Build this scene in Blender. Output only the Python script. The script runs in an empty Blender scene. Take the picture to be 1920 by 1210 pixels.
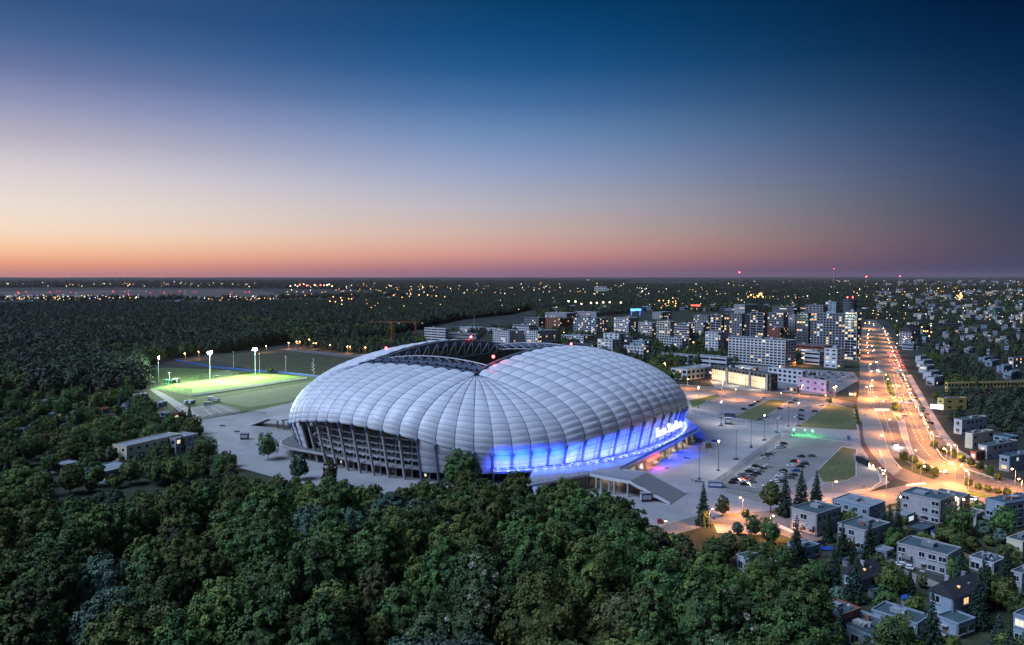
import bpy, bmesh, math, random
import numpy as np
from mathutils import Vector, Matrix, noise as mnoise
random.seed(7); np.random.seed(7)
R = math.radians
# ------------------------------------------------------------------ camera
sc = bpy.context.scene
COL = sc.collection
FPX, CAMH, PITCH = 1493.0, 95.0, math.atan(85 / 1493.0)
cam_d = bpy.data.cameras.new('camera'); cam = bpy.data.objects.new('camera', cam_d); COL.objects.link(cam)
cam_d.sensor_width = 36; cam_d.lens = FPX * 36 / 1920; cam_d.clip_start = 1; cam_d.clip_end = 200000
cam.location = (0, 0, CAMH); cam.rotation_euler = (R(90) - PITCH, 0, 0)
sc.camera = cam
# ------------------------------------------------------------------ colour management, engine
sc.view_settings.view_transform = 'Standard'; sc.view_settings.look = 'None'
sc.view_settings.exposure = 1.0; sc.view_settings.gamma = 1
sc.render.engine = 'CYCLES'
cy = sc.cycles
cy.use_denoising = True; cy.denoiser = 'OPENIMAGEDENOISE'
cy.denoising_prefilter = 'ACCURATE'
cy.max_bounces = 4; cy.diffuse_bounces = 2; cy.glossy_bounces = 2; cy.transmission_bounces = 2; cy.volume_bounces = 0
cy.caustics_reflective = False; cy.caustics_refractive = False
cy.sample_clamp_indirect = 3.0
try: cy.use_light_tree = True
except Exception: pass

def lin(c):
    return tuple(((v / 255) / 12.92 if v / 255 <= 0.04045 else ((v / 255 + 0.055) / 1.055) ** 2.4) for v in c)

# ------------------------------------------------------------------ dusk sky (world): a glow low in the west, blue above
W = bpy.data.worlds.new('World'); sc.world = W; W.use_nodes = True
nt = W.node_tree; N = nt.nodes; K = nt.links
for n in list(N): N.remove(n)
wo = N.new('ShaderNodeOutputWorld'); bg = N.new('ShaderNodeBackground'); bg.inputs['Strength'].default_value = 0.5
K.new(bg.outputs[0], wo.inputs[0])
geo = N.new('ShaderNodeTexCoord')
sep = N.new('ShaderNodeSeparateXYZ'); K.new(geo.outputs['Generated'], sep.inputs[0])
def mth(op, a, b=None, c=None):
    m = N.new('ShaderNodeMath'); m.operation = op
    for i, v in enumerate((a, b, c)):
        if v is None: continue
        if isinstance(v, (int, float)): m.inputs[i].default_value = v
        else: K.new(v, m.inputs[i])
    return m.outputs[0]
az = mth('ARCTAN2', sep.outputs[0], sep.outputs[1])          # 0 ahead, + to the right
def elev(y, x):
    d = Vector((x - 960, 605 - y, -FPX)).normalized()
    up = math.cos(PITCH) * d.y + math.sin(PITCH) * d.z
    return max(0.0, up)
SKY_L = [(519,(196,134,130)),(508,(216,142,124)),(494,(236,162,130)),(478,(248,188,148)),(458,(250,207,172)),(430,(248,222,198)),(387,(238,223,212)),(322,(218,210,212)),(258,(184,178,194)),(193,(146,150,184)),(129,(106,120,163)),(64,(72,100,148)),(0,(52,84,132))]
SKY_C = [(519,(138,104,132)),(508,(152,108,130)),(494,(184,128,134)),(478,(208,148,142)),(458,(212,166,154)),(430,(203,178,172)),(387,(184,180,190)),(322,(150,164,198)),(258,(112,144,188)),(193,(70,114,166)),(129,(32,90,142)),(64,(12,75,125)),(0,(4,62,108))]
SKY_R = [(519,(70,76,104)),(503,(62,68,98)),(464,(60,66,92)),(430,(56,64,90)),(387,(48,62,90)),(322,(36,60,94)),(258,(20,52,90)),(193,(8,45,80)),(129,(0,36,70)),(64,(0,28,62)),(0,(0,20,52))]
def ramp(stops, x, zen):
    r = N.new('ShaderNodeValToRGB'); K.new(sep.outputs[2], r.inputs[0]); e = r.color_ramp.elements
    st = [(elev(y, x), lin(c)) for y, c in stops] + [(0.75, lin(zen))]
    while len(e) < len(st): e.new(0.99)
    for i, (p, c) in enumerate(st): e[i].position = p
    for i, (p, c) in enumerate(st): e[i].color = (*c, 1)
    return r.outputs[0]
def mixc(f, a, b):
    m = N.new('ShaderNodeMix'); m.data_type = 'RGBA'
    K.new(f, m.inputs[0])
    for s, v in ((m.inputs[6], a), (m.inputs[7], b)):
        if isinstance(v, tuple): s.default_value = (*v, 1)
        else: K.new(v, s)
    return m.outputs[2]
def smooth(v, a, b, sm=False):
    m = N.new('ShaderNodeMapRange'); m.interpolation_type = 'SMOOTHSTEP' if sm else 'LINEAR'
    K.new(v, m.inputs[0]); m.inputs[1].default_value = a; m.inputs[2].default_value = b
    return m.outputs[0]
cL, cC, cR = ramp(SKY_L, 80, (30,56,98)), ramp(SKY_C, 960, (18,48,94)), ramp(SKY_R, 1820, (14,38,80))
x1 = mixc(smooth(az, R(-36), R(4), True), cL, cC)
x2 = mixc(smooth(az, R(-7), R(37), True), x1, cR)
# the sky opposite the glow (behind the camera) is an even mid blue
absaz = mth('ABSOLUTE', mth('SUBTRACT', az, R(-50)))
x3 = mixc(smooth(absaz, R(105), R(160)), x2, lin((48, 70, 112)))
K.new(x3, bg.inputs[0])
# ------------------------------------------------------------------ sun lamp: the last soft skylight after sunset
sd = bpy.data.lights.new('dusk_light', 'SUN'); sd.energy = 2.35; sd.angle = R(34); sd.color = (0.54, 0.70, 1.0)
so = bpy.data.objects.new('dusk_light', sd); COL.objects.link(so)
so.rotation_euler = (R(40), 0, R(-72))    # high in the sky, from the left of the view

# ------------------------------------------------------------------ helpers
def G(px, py, z=0.0):
    """the point of height z in the world that the photograph shows at this pixel"""
    d = Vector((px - 960, 605 - py, -FPX))
    cp, sp = math.cos(PITCH), math.sin(PITCH)
    w = Vector((d.x, -d.z * cp + d.y * sp, d.y * cp + d.z * sp))
    t = (z - CAMH) / w.z
    return Vector((w.x * t, w.y * t, z))
def PX(p):
    cp, sp = math.cos(PITCH), math.sin(PITCH)
    x, y, z = p[0], p[1], p[2] - CAMH
    f = y * cp - z * sp; u = y * sp + z * cp
    return 960 + FPX * x / f, 605 - FPX * u / f

def tag(o, label=None, cat=None, group=None, kind=None):
    if label: o['label'] = label
    if cat: o['category'] = cat
    if group: o['group'] = group
    if kind: o['kind'] = kind
    return o
def thing(name, label, cat, loc=(0, 0, 0), rz=0.0, group=None):
    o = bpy.data.objects.new(name, None); COL.objects.link(o); o.empty_display_size = 1
    o.location = loc; o.rotation_euler = (0, 0, rz)
    return tag(o, label, cat, group)
KIDS = {}
def link(name, me, parent=None, loc=None, rz=None):
    o = bpy.data.objects.new(name, me); COL.objects.link(o)
    if parent is not None:
        o.parent = parent; KIDS.setdefault(parent.as_pointer(), []).append(o)
    if loc is not None: o.location = loc
    if rz is not None: o.rotation_euler = (0, 0, rz)
    return o
def dup(root, loc, rz=0.0, label=None, group=None, scale=None):
    r = root.copy(); COL.objects.link(r); r.location = loc; r.rotation_euler = (0, 0, rz)
    if scale: r.scale = scale if isinstance(scale, tuple) else (scale,) * 3
    if label: r['label'] = label
    if group: r['group'] = group
    for ch in KIDS.get(root.as_pointer(), []):
        c = ch.copy(); COL.objects.link(c); c.parent = r; KIDS.setdefault(r.as_pointer(), []).append(c)
        for g in KIDS.get(ch.as_pointer(), []):
            d = g.copy(); COL.objects.link(d); d.parent = c
    return r

class MB:
    """collects boxes, tubes and polygons into ONE mesh"""
    def __init__(s): s.v = []; s.f = []; s.m = []
    def add(s, vs, fs, mi=0):
        o = len(s.v); s.v += [tuple(p) for p in vs]; s.f += [tuple(i + o for i in f) for f in fs]; s.m += [mi] * len(fs); return s
    def box(s, c, d, rz=0.0, mi=0):
        x, y, z = d[0] / 2, d[1] / 2, d[2] / 2; co, si = math.cos(rz), math.sin(rz)
        vs = [(c[0] + a * x * co - b * y * si, c[1] + a * x * si + b * y * co, c[2] + e * z) for e in (-1, 1) for a, b in ((-1, -1), (1, -1), (1, 1), (-1, 1))]
        return s.add(vs, [(3, 2, 1, 0), (4, 5, 6, 7), (0, 1, 5, 4), (1, 2, 6, 5), (2, 3, 7, 6), (3, 0, 4, 7)], mi)
    def tube(s, a, b, r0, r1=None, n=6, mi=0, cap=True):
        r1 = r0 if r1 is None else r1
        a, b = Vector(a), Vector(b); d = (b - a)
        if d.length < 1e-6: return s
        d.normalize(); q = d.orthogonal().normalized(); w = d.cross(q)
        vs = []
        for p, r in ((a, r0), (b, r1)):
            for i in range(n):
                t = 2 * math.pi * i / n; vs.append(p + (q * math.cos(t) + w * math.sin(t)) * r)
        fs = [(i, (i + 1) % n, n + (i + 1) % n, n + i) for i in range(n)]
        if cap: fs += [tuple(range(n - 1, -1, -1)), tuple(range(n, 2 * n))]
        return s.add(vs, fs, mi)
    def path(s, pts, r, n=6, mi=0):
        for a, b in zip(pts[:-1], pts[1:]): s.tube(a, b, r, r, n, mi)
        return s
    def beam(s, a, b, w, h, mi=0):
        a, b = Vector(a), Vector(b); d = (b - a).normalized(); up = Vector((0, 0, 1))
        if abs(d.z) > 0.95: up = Vector((1, 0, 0))
        q = d.cross(up).normalized() * w / 2; u = q.cross(d).normalized() * h / 2
        vs = [p + e for p in (a, b) for e in (-q - u, q - u, q + u, -q + u)]
        return s.add(vs, [(3, 2, 1, 0), (4, 5, 6, 7), (0, 1, 5, 4), (1, 2, 6, 5), (2, 3, 7, 6), (3, 0, 4, 7)], mi)
    def poly(s, pts, mi=0): return s.add(pts, [tuple(range(len(pts)))], mi)
    def prism(s, pts, z0, z1, mi=0, top=None):
        n = len(pts); vs = [(p[0], p[1], z0) for p in pts] + [(p[0], p[1], z1) for p in pts]
        s.add(vs, [(i, (i + 1) % n, n + (i + 1) % n, n + i) for i in range(n)], mi)
        s.add([(p[0], p[1], z1) for p in pts], [tuple(range(n))], mi if top is None else top)
        return s.add([(p[0], p[1], z0) for p in pts], [tuple(range(n - 1, -1, -1))], mi)
    def ball(s, c, r, n=8, m=5, mi=0, sz=1.0):
        vs = [(c[0], c[1], c[2] - r * sz)]
        for j in range(1, m):
            t = math.pi * j / m - math.pi / 2
            for i in range(n):
                p = 2 * math.pi * i / n; vs.append((c[0] + r * math.cos(t) * math.cos(p), c[1] + r * math.cos(t) * math.sin(p), c[2] + r * sz * math.sin(t)))
        vs.append((c[0], c[1], c[2] + r * sz)); L = len(vs) - 1; fs = []
        for i in range(n): fs.append((0, 1 + (i + 1) % n, 1 + i))
        for j in range(m - 2):
            for i in range(n): fs.append((1 + j * n + i, 1 + j * n + (i + 1) % n, 1 + (j + 1) * n + (i + 1) % n, 1 + (j + 1) * n + i))
        for i in range(n): fs.append((1 + (m - 2) * n + i, 1 + (m - 2) * n + (i + 1) % n, L))
        return s.add(vs, fs, mi)
    def mesh(s, name, mats, smooth=False):
        me = bpy.data.meshes.new(name); me.from_pydata(s.v, [], s.f)
        for m in (mats if isinstance(mats, (list, tuple)) else [mats]): me.materials.append(m)
        me.polygons.foreach_set('material_index', s.m)
        if smooth: me.polygons.foreach_set('use_smooth', [True] * len(s.f))
        me.update(); return me
    def build(s, name, mats, parent=None, smooth=False, loc=None, rz=None):
        return link(name, s.mesh(name, mats, smooth), parent, loc, rz)

# ------------------------------------------------------------------ materials
MATS = {}
def mat(name, col, rough=0.8, var=0.25, scale=0.3, metal=0.0, spec=0.3, emit=None, es=0.0, col2=None, scale2=None, obj_rand=0.0, sample=True):
    if name in MATS: return MATS[name]
    m = bpy.data.materials.new(name); m.use_nodes = True; t = m.node_tree; n = t.nodes; k = t.links
    b = n['Principled BSDF']; b.inputs['Roughness'].default_value = rough; b.inputs['Metallic'].default_value = metal
    b.inputs['Specular IOR Level'].default_value = spec
    b.inputs['Base Color'].default_value = (*col, 1)
    if var > 0:
        tc = n.new('ShaderNodeTexCoord'); nz = n.new('ShaderNodeTexNoise'); nz.inputs['Scale'].default_value = scale; nz.inputs['Detail'].default_value = 5
        nz.inputs['Roughness'].default_value = 0.65
        k.new(tc.outputs['Object'], nz.inputs['Vector'])
        mr = n.new('ShaderNodeMapRange'); mr.inputs[1].default_value = 0.3; mr.inputs[2].default_value = 0.7
        k.new(nz.outputs[0], mr.inputs[0])
        mx = n.new('ShaderNodeMix'); mx.data_type = 'RGBA'; k.new(mr.outputs[0], mx.inputs[0])
        c2 = col2 or tuple(min(1, c * (1 + var)) for c in col); c1 = col if col2 else tuple(c * (1 - var) for c in col)
        mx.inputs[6].default_value = (*c1, 1); mx.inputs[7].default_value = (*c2, 1)
        out = mx.outputs[2]
        if scale2:
            n2 = n.new('ShaderNodeTexNoise'); n2.inputs['Scale'].default_value = scale2; n2.inputs['Detail'].default_value = 3
            k.new(tc.outputs['Object'], n2.inputs['Vector'])
            r2 = n.new('ShaderNodeMapRange'); r2.inputs[1].default_value = 0.3; r2.inputs[2].default_value = 0.7; r2.inputs[3].default_value = 1 - var; r2.inputs[4].default_value = 1 + var
            k.new(n2.outputs[0], r2.inputs[0])
            hs = n.new('ShaderNodeVectorMath'); hs.operation = 'SCALE'; k.new(out, hs.inputs[0]); k.new(r2.outputs[0], hs.inputs['Scale']); out = hs.outputs[0]
        if obj_rand:
            oi = n.new('ShaderNodeObjectInfo'); r3 = n.new('ShaderNodeMapRange'); r3.inputs[3].default_value = 1 - obj_rand; r3.inputs[4].default_value = 1 + obj_rand
            k.new(oi.outputs['Random'], r3.inputs[0])
            h3 = n.new('ShaderNodeVectorMath'); h3.operation = 'SCALE'; k.new(out, h3.inputs[0]); k.new(r3.outputs[0], h3.inputs['Scale']); out = h3.outputs[0]
        k.new(out, b.inputs['Base Color'])
    if emit:
        b.inputs['Emission Color'].default_value = (*emit, 1); b.inputs['Emission Strength'].default_value = es
        if not sample: m.cycles.emission_sampling = 'NONE'
    MATS[name] = m; return m
def emat(name, col, s): return mat(name, tuple(c * 0.3 for c in col), 0.5, 0, emit=col, es=s, sample=False)
M = dict(
    asphalt=mat('asphalt', (0.075, 0.073, 0.075), 0.85, 0.25, 0.08, scale2=1.5),
    paving=mat('paving', (0.27, 0.26, 0.265), 0.85, 0.16, 0.05, scale2=1.2),
    paving_dark=mat('paving_dark', (0.17, 0.165, 0.17), 0.85, 0.2, 0.06, scale2=1.2),
    gravel=mat('gravel_lot', (0.20, 0.19, 0.18), 0.95, 0.2, 0.06, scale2=0.9),
    path=mat('path_stone', (0.30, 0.27, 0.25), 0.85, 0.15, 0.1, scale2=1.0),
    line=mat('road_paint', (0.75, 0.75, 0.73), 0.6, 0.1, 2.0),
    kerb=mat('kerb_stone', (0.42, 0.41, 0.40), 0.8, 0.15, 0.6),
    grass=mat('grass', (0.045, 0.085, 0.022), 0.95, 0.4, 0.05, col2=(0.085, 0.105, 0.035), scale2=0.7),
    drygrass=mat('dry_grass', (0.06, 0.08, 0.028), 0.95, 0.35, 0.04, col2=(0.12, 0.115, 0.055), scale2=0.5),
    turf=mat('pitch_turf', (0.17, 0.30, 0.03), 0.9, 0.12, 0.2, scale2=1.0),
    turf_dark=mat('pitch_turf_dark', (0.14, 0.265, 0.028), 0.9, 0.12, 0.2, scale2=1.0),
    soil=mat('woodland_floor', (0.022, 0.030, 0.015), 0.95, 0.4, 0.02, scale2=0.4),
    white=mat('white_paint', (0.48, 0.48, 0.50), 0.6, 0.06, 0.4),
    offwhite=mat('offwhite_render', (0.34, 0.325, 0.33), 0.85, 0.12, 0.5, scale2=3.0),
    cream=mat('cream_render', (0.62, 0.54, 0.40), 0.85, 0.08, 0.5, scale2=3.0),
    yellow=mat('yellow_render', (0.62, 0.47, 0.16), 0.85, 0.08, 0.4),
    greyw=mat('grey_render', (0.19, 0.19, 0.21), 0.85, 0.1, 0.5, scale2=3.0),
    darkw=mat('dark_cladding', (0.055, 0.06, 0.07), 0.6, 0.15, 0.5),
    brick=mat('brick_wall', (0.26, 0.10, 0.065), 0.9, 0.2, 0.8, scale2=4.0),
    bluew=mat('pale_blue_render', (0.24, 0.30, 0.36), 0.85, 0.08, 0.5),
    felt=mat('roofing_felt', (0.055, 0.085, 0.10), 0.85, 0.3, 0.35, scale2=2.0),
    felt2=mat('light_roofing', (0.22, 0.24, 0.26), 0.8, 0.25, 0.3, scale2=2.0),
    tile=mat('dark_roof_tile', (0.035, 0.035, 0.04), 0.75, 0.3, 0.8, scale2=4.0),
    redroof=mat('red_roof_tile', (0.20, 0.06, 0.04), 0.8, 0.2, 0.8),
    glass=mat('dark_glass', (0.012, 0.016, 0.022), 0.12, 0, spec=0.6),
    steel=mat('galvanised_steel', (0.36, 0.37, 0.40), 0.5, 0.15, 1.0, metal=0.3),
    dsteel=mat('dark_steel', (0.06, 0.07, 0.09), 0.5, 0.15, 1.0, metal=0.2),
    bsteel=mat('blue_grey_steel', (0.11, 0.14, 0.21), 0.5, 0.15, 1.0, metal=0.2),
    concrete=mat('concrete', (0.33, 0.32, 0.31), 0.85, 0.18, 0.4, scale2=2.5),
    dconcrete=mat('dark_concrete', (0.10, 0.10, 0.105), 0.85, 0.2, 0.4),
    bark=mat('bark', (0.075, 0.06, 0.045), 0.95, 0.3, 2.0),
    rubber=mat('tyre_rubber', (0.018, 0.018, 0.018), 0.8, 0),
    wood=mat('weathered_wood', (0.16, 0.11, 0.07), 0.9, 0.2, 1.5),
    orange=mat('crane_paint', (0.42, 0.12, 0.03), 0.6, 0.1, 1.0),
    bluep=mat('blue_paint', (0.025, 0.07, 0.26), 0.5, 0.1, 1.0),
    redp=mat('red_paint', (0.45, 0.03, 0.03), 0.5, 0.1, 1.0),
    pinkw=mat('pink_mural_wall', (0.60, 0.50, 0.54), 0.85, 0.15, 0.12, col2=(0.62, 0.26, 0.42)),
    greenp=mat('green_paint', (0.05, 0.16, 0.10), 0.6, 0.1, 1.0),
)
def joints(m, w, h, amt):
    t = m.node_tree; n = t.nodes; k = t.links; b = n['Principled BSDF']; src = b.inputs['Base Color'].links[0].from_socket
    tc = n.new('ShaderNodeTexCoord'); br = n.new('ShaderNodeTexBrick'); br.inputs['Scale'].default_value = 1; br.inputs['Brick Width'].default_value = w; br.inputs['Row Height'].default_value = h; br.inputs['Mortar Size'].default_value = .12; br.inputs['Mortar Smooth'].default_value = .3
    br.inputs['Color1'].default_value = (1, 1, 1, 1); br.inputs['Color2'].default_value = (1 - amt * .5,) * 3 + (1,); br.inputs['Mortar'].default_value = (1 - amt,) * 3 + (1,)
    mp = n.new('ShaderNodeMapping'); mp.inputs['Rotation'].default_value = (0, 0, R(55)); k.new(tc.outputs['Object'], mp.inputs[0]); k.new(mp.outputs[0], br.inputs['Vector'])
    mx = n.new('ShaderNodeVectorMath'); mx.operation = 'MULTIPLY'; k.new(src, mx.inputs[0]); k.new(br.outputs['Color'], mx.inputs[1]); k.new(mx.outputs[0], b.inputs['Base Color'])
joints(M['paving'], 12, 6, .18); joints(M['path'], 4, 3, .15); joints(M['gravel'], 40, 26, .12)
E = dict(
    warm=emat('lit_window_warm', (1.0, 0.62, 0.26), .55), pale=emat('lit_window_pale', (1.0, 0.86, 0.62), .5), cool=emat('lit_window_cool', (0.72, 0.88, 1.0), .4),
    sodium=emat('sodium_lamp', (1.0, 0.45, 0.13), 38.0), lampw=emat('white_lamp', (1.0, 0.9, 0.75), 26.0), flood=emat('flood_lamp', (0.80, 1.0, 0.93), 220.0),
    red=emat('red_beacon', (1.0, 0.03, 0.04), 22.0), tail=emat('tail_lamp', (1.0, 0.05, 0.03), 14.0), head=emat('head_lamp', (1.0, 0.95, 0.85), 30.0),
    green=emat('green_lamp', (0.1, 1.0, 0.25), 5.0), blue=emat('blue_lamp', (0.12, 0.3, 1.0), 4.0), sign=emat('sign_white', (1.0, 1.0, 1.0), .55), signr=emat('sign_red', (1.0, 0.08, 0.06), 2.0),
    signb=emat('sign_blue', (0.05, 0.2, 1.0), 3.0), shop=mat('shop_interior', (.3, .25, .18), .5, 0, emit=(1.0, .74, .40), es=.34, sample=False),
)
def point(name, parent, loc, power, col, radius=0.3, spot=None, rot=None, blend=0.6):
    key = (name, round(power), col, spot)
    d = LDATA.get(key)
    if d is None:
        d = bpy.data.lights.new(name, 'SPOT' if spot else 'POINT'); d.energy = power; d.color = col; d.shadow_soft_size = radius
        if spot: d.spot_size = R(spot); d.spot_blend = blend
        LDATA[key] = d
    o = link(name, d, parent, loc)
    if rot: o.rotation_euler = rot
    return o
LDATA = {}
def inpoly(x, y, P):
    c = False; j = len(P) - 1
    for i in range(len(P)):
        if (P[i][1] > y) != (P[j][1] > y) and x < (P[j][0] - P[i][0]) * (y - P[i][1]) / (P[j][1] - P[i][1]) + P[i][0]: c = not c
        j = i
    return c
# ================================================================== THE SETTING: ground, roads, pitches
def flat(name, pts, z, m, kind='structure', label=None, px=True):
    P = [G(*p[:2], 0) if px else Vector((p[0], p[1], 0)) for p in pts]
    bm = bmesh.new(); vs = [bm.verts.new((p.x, p.y, z)) for p in P]; f = bm.faces.new(vs); f.normal_update()
    if f.normal.z < 0: f.normal_flip()
    bmesh.ops.triangulate(bm, faces=bm.faces[:])
    me = bpy.data.meshes.new(name); bm.to_mesh(me); bm.free(); me.materials.append(m)
    o = link(name, me); o['kind'] = kind
    return o
def strip_px(rows): return [(l, y) for y, l, r in rows] + [(r, y) for y, l, r in reversed(rows)]
# one sheet to the horizon, rings of vertices so that the far hills can rise from it
def terrain():
    rs = [0, 120, 300, 600, 1000, 1600, 2400, 3500, 5000, 7000, 9000, 11000, 13000, 15500, 18500, 21000, 24000]; n = 240
    vs = []; fs = []
    for i, r in enumerate(rs):
        for j in range(n):
            a = 2 * math.pi * j / n; x, y = r * math.sin(a), r * math.cos(a); z = 0
            if r > 18000: z = 88 * (r - 18000) / 6000 + 9 * mnoise.noise(Vector((x / 900, y / 900, 5)))
            if 9000 <= r <= 19000 and y > 0:
                g = (r - 8000) / 8000
                z += 26 * max(0, mnoise.noise(Vector((x / 5200, y / 5200, 3))) + 0.15) * min(1, g)
                px = 960 + FPX * x / max(y, 1)
                z += 75 * math.exp(-((px - 1255) / 75) ** 2) * (1 if 10000 < r < 16000 else 0) * (0.8 + 0.2 * math.sin(px / 9))
            vs.append((x, y, z))
    for i in range(len(rs) - 1):
        for j in range(n):
            k = (j + 1) % n
            fs.append((i * n + j, i * n + k, (i + 1) * n + k, (i + 1) * n + j))
    b = MB(); b.add(vs, fs)
    return b
m = mat('land', (0.016, 0.021, 0.016), 0.95, 0.5, 0.0022, col2=(0.036, 0.040, 0.032), scale2=0.02)
terrain().build('terrain', m, smooth=True)['kind'] = 'structure'
flat('airfield', [(-500, 547), (0, 547), (200, 544), (420, 543), (500, 546), (520, 552), (600, 553), (690, 557), (560, 561), (480, 563), (0, 562), (-500, 563)], 0.4, mat('airfield_grass', (0.085, 0.066, 0.058), 0.95, 0.25, 0.002, scale2=0.01))
flat('runway', [(-500, 554.6), (100, 554), (420, 560), (420, 561), (100, 556), (-500, 556.5)], 0.8, M['felt2'])
flat('taxiway', [(90, 558), (480, 556.4), (480, 557.2), (90, 559.2)], 0.8, M['felt2'])
flat('meadow', [(380, 672), (520, 655), (690, 668), (700, 690), (590, 705), (490, 697)], 0.02, mat('meadow_grass', (0.05, 0.052, 0.026), 0.95, 0.3, 0.05, scale2=0.3))
flat('woodland_floor', [(-250, 1300), (-250, 830), (0, 740), (290, 730), (372, 800), (420, 872), (640, 930), (900, 945), (1180, 1005), (1240, 990), (1330, 990), (2200, 1330)], 0.015, M['soil'])
flat('neighbourhood_ground', [(1330, 975), (1480, 960), (1900, 940), (2300, 960), (2300, 1330), (1450, 1330)], 0.02, mat('garden_ground', (0.035, 0.045, 0.022), 0.95, 0.4, 0.06, scale2=0.5))
# training ground
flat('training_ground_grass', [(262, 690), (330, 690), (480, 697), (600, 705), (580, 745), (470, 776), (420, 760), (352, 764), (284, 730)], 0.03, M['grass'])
P1 = [G(284, 728), G(360, 742), G(578, 708), G(484, 699)]
def lerp(a, b, t): return a + (b - a) * t
def pitch():
    n = 12
    for k in range(n):
        a, b_ = k / n, (k + 1) / n
        q = [lerp(P1[1], P1[2], a), lerp(P1[1], P1[2], b_), lerp(P1[0], P1[3], b_), lerp(P1[0], P1[3], a)]
        yield k, q
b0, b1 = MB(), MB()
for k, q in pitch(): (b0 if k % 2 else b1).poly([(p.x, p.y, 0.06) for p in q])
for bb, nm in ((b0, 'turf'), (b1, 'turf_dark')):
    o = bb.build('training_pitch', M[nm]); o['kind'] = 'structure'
b = MB()   # white touch lines and halfway line of the pitch
def ln(p, q, w=0.25): b.beam((p.x, p.y, 0.075), (q.x, q.y, 0.075), w, 0.01)
ins = lambda s, t: lerp(lerp(P1[1], P1[2], s), lerp(P1[0], P1[3], s), t)
for s0, t0, s1, t1 in ((.06, .08, .94, .08), (.06, .92, .94, .92), (.06, .08, .06, .92), (.94, .08, .94, .92), (.5, .08, .5, .92), (.06, .27, .2, .27), (.2, .27, .2, .73), (.2, .73, .06, .73), (.94, .27, .8, .27), (.8, .27, .8, .73), (.8, .73, .94, .73)): ln(ins(s0, t0), ins(s1, t1))
for i in range(24):
    a, c = 2 * math.pi * i / 24, 2 * math.pi * (i + 1) / 24; C0 = ins(.5, .5)
    ln(C0 + Vector((9.15 * math.cos(a), 9.15 * math.sin(a), 0)), C0 + Vector((9.15 * math.cos(c), 9.15 * math.sin(c), 0)))
b.build('pitch_markings', M['line'])['kind'] = 'structure'
flat('worn_training_field', [(400, 748), (590, 714), (575, 735), (545, 752), (468, 764), (425, 756)], 0.05, mat('worn_turf', (0.13, 0.17, 0.075), 0.95, 0.25, 0.07, col2=(0.19, 0.19, 0.12), scale2=0.5))
flat('access_road', [(280, 731), (288, 728), (318, 744), (356, 766), (382, 786), (368, 800), (352, 786), (320, 758)], 0.055, M['path'])
flat('gravel_lot', [(354, 765), (412, 757), (456, 772), (378, 787)], 0.05, M['gravel'])
# stadium plaza
flat('stadium_plaza', [(366, 801), (379, 787), (466, 773), (540, 757), (640, 712), (760, 690), (1000, 682), (1180, 712), (1284, 734), (1411, 745), (1567, 757), (1604, 768), (1610, 800), (1618, 840), (1640, 878), (1668, 905), (1600, 935), (1480, 962), (1330, 970), (1240, 990), (1180, 1000), (900, 945), (640, 930), (430, 872)], 0.04, M['paving'])
flat('car_park', [(1338, 914), (1466, 817), (1604, 831), (1530, 885), (1500, 925), (1420, 942)], 0.07, M['gravel'])
flat('upper_car_park', [(1300, 764), (1346, 741), (1440, 749), (1377, 782)], 0.07, M['paving_dark'])
flat('upper_car_park', [(1424, 790), (1478, 752), (1556, 758), (1494, 801)], 0.07, M['paving_dark'])
flat('grass_strip', [(1377, 782), (1444, 749), (1478, 751), (1421, 791)], 0.09, M['drygrass'])
flat('grass_strip', [(1495, 801), (1554, 759), (1599, 765), (1607, 807)], 0.09, M['drygrass'])
flat('grass_strip', [(1532, 884), (1579, 838), (1606, 843), (1605, 894), (1588, 902), (1545, 906)], 0.09, M['drygrass'])
flat('grass_strip', [(1292, 752), (1346, 739), (1350, 743), (1299, 765)], 0.09, M['grass'])
# streets
flat('cross_street', [(1150, 710), (1274, 721), (1448, 735), (1550, 746), (1607, 756), (1607, 764), (1567, 757), (1497, 751), (1411, 745), (1284, 734), (1150, 721)], 0.08, mat('lit_asphalt', (0.11, 0.10, 0.10), 0.8, 0.2, 0.05, scale2=1.0))
AV = [(600, 1625, 1640), (618, 1616, 1662), (640, 1614, 1675), (671, 1612, 1690), (700, 1612, 1703), (738, 1610, 1730), (760, 1606, 1742), (795, 1611, 1763), (825, 1617, 1778), (860, 1640, 1800), (895, 1672, 1880), (912, 1720, 1935), (935, 1760, 2100)]
flat('avenue', strip_px(AV), 0.09, mat('avenue_asphalt', (0.125, 0.11, 0.105), 0.7, 0.2, 0.04, scale2=0.8))
flat('pavement', [(1608, 766), (1640, 770), (1652, 797), (1662, 833), (1668, 852), (1690, 880), (1672, 896), (1645, 870), (1622, 830), (1614, 800)], 0.13, mat('pavement_slab', (0.22, 0.20, 0.18), 0.85, 0.15, 0.08, scale2=1.2))
flat('median', [(1672, 770), (1684, 793), (1691, 820), (1706, 852), (1722, 870), (1770, 889), (1760, 884), (1733, 866), (1712, 850), (1704, 826), (1695, 788), (1680, 768)], 0.15, M['path'])
flat('grass_median', [(1655, 698), (1668, 701), (1680, 740), (1676, 748), (1662, 735)], 0.16, M['grass'])
flat('grass_median', [(1641, 628), (1646, 628), (1650, 650), (1645, 660), (1641, 650)], 0.16, M['grass'])
flat('grass_median', [(1674, 775), (1686, 783), (1690, 790), (1680, 788)], 0.17, M['grass'])
flat('verge', [(1700, 704), (1708, 702), (1748, 772), (1772, 810), (1800, 845), (1860, 880), (1860, 886), (1800, 862), (1760, 815), (1730, 760)], 0.14, M['path'])
flat('verge', [(1752, 842), (1780, 862), (1830, 886), (1862, 898), (1850, 898), (1800, 880), (1764, 860)], 0.17, M['grass'])
flat('verge', [(1800, 919), (1840, 924), (1870, 934), (1862, 938), (1820, 930)], 0.17, M['grass'])
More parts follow.
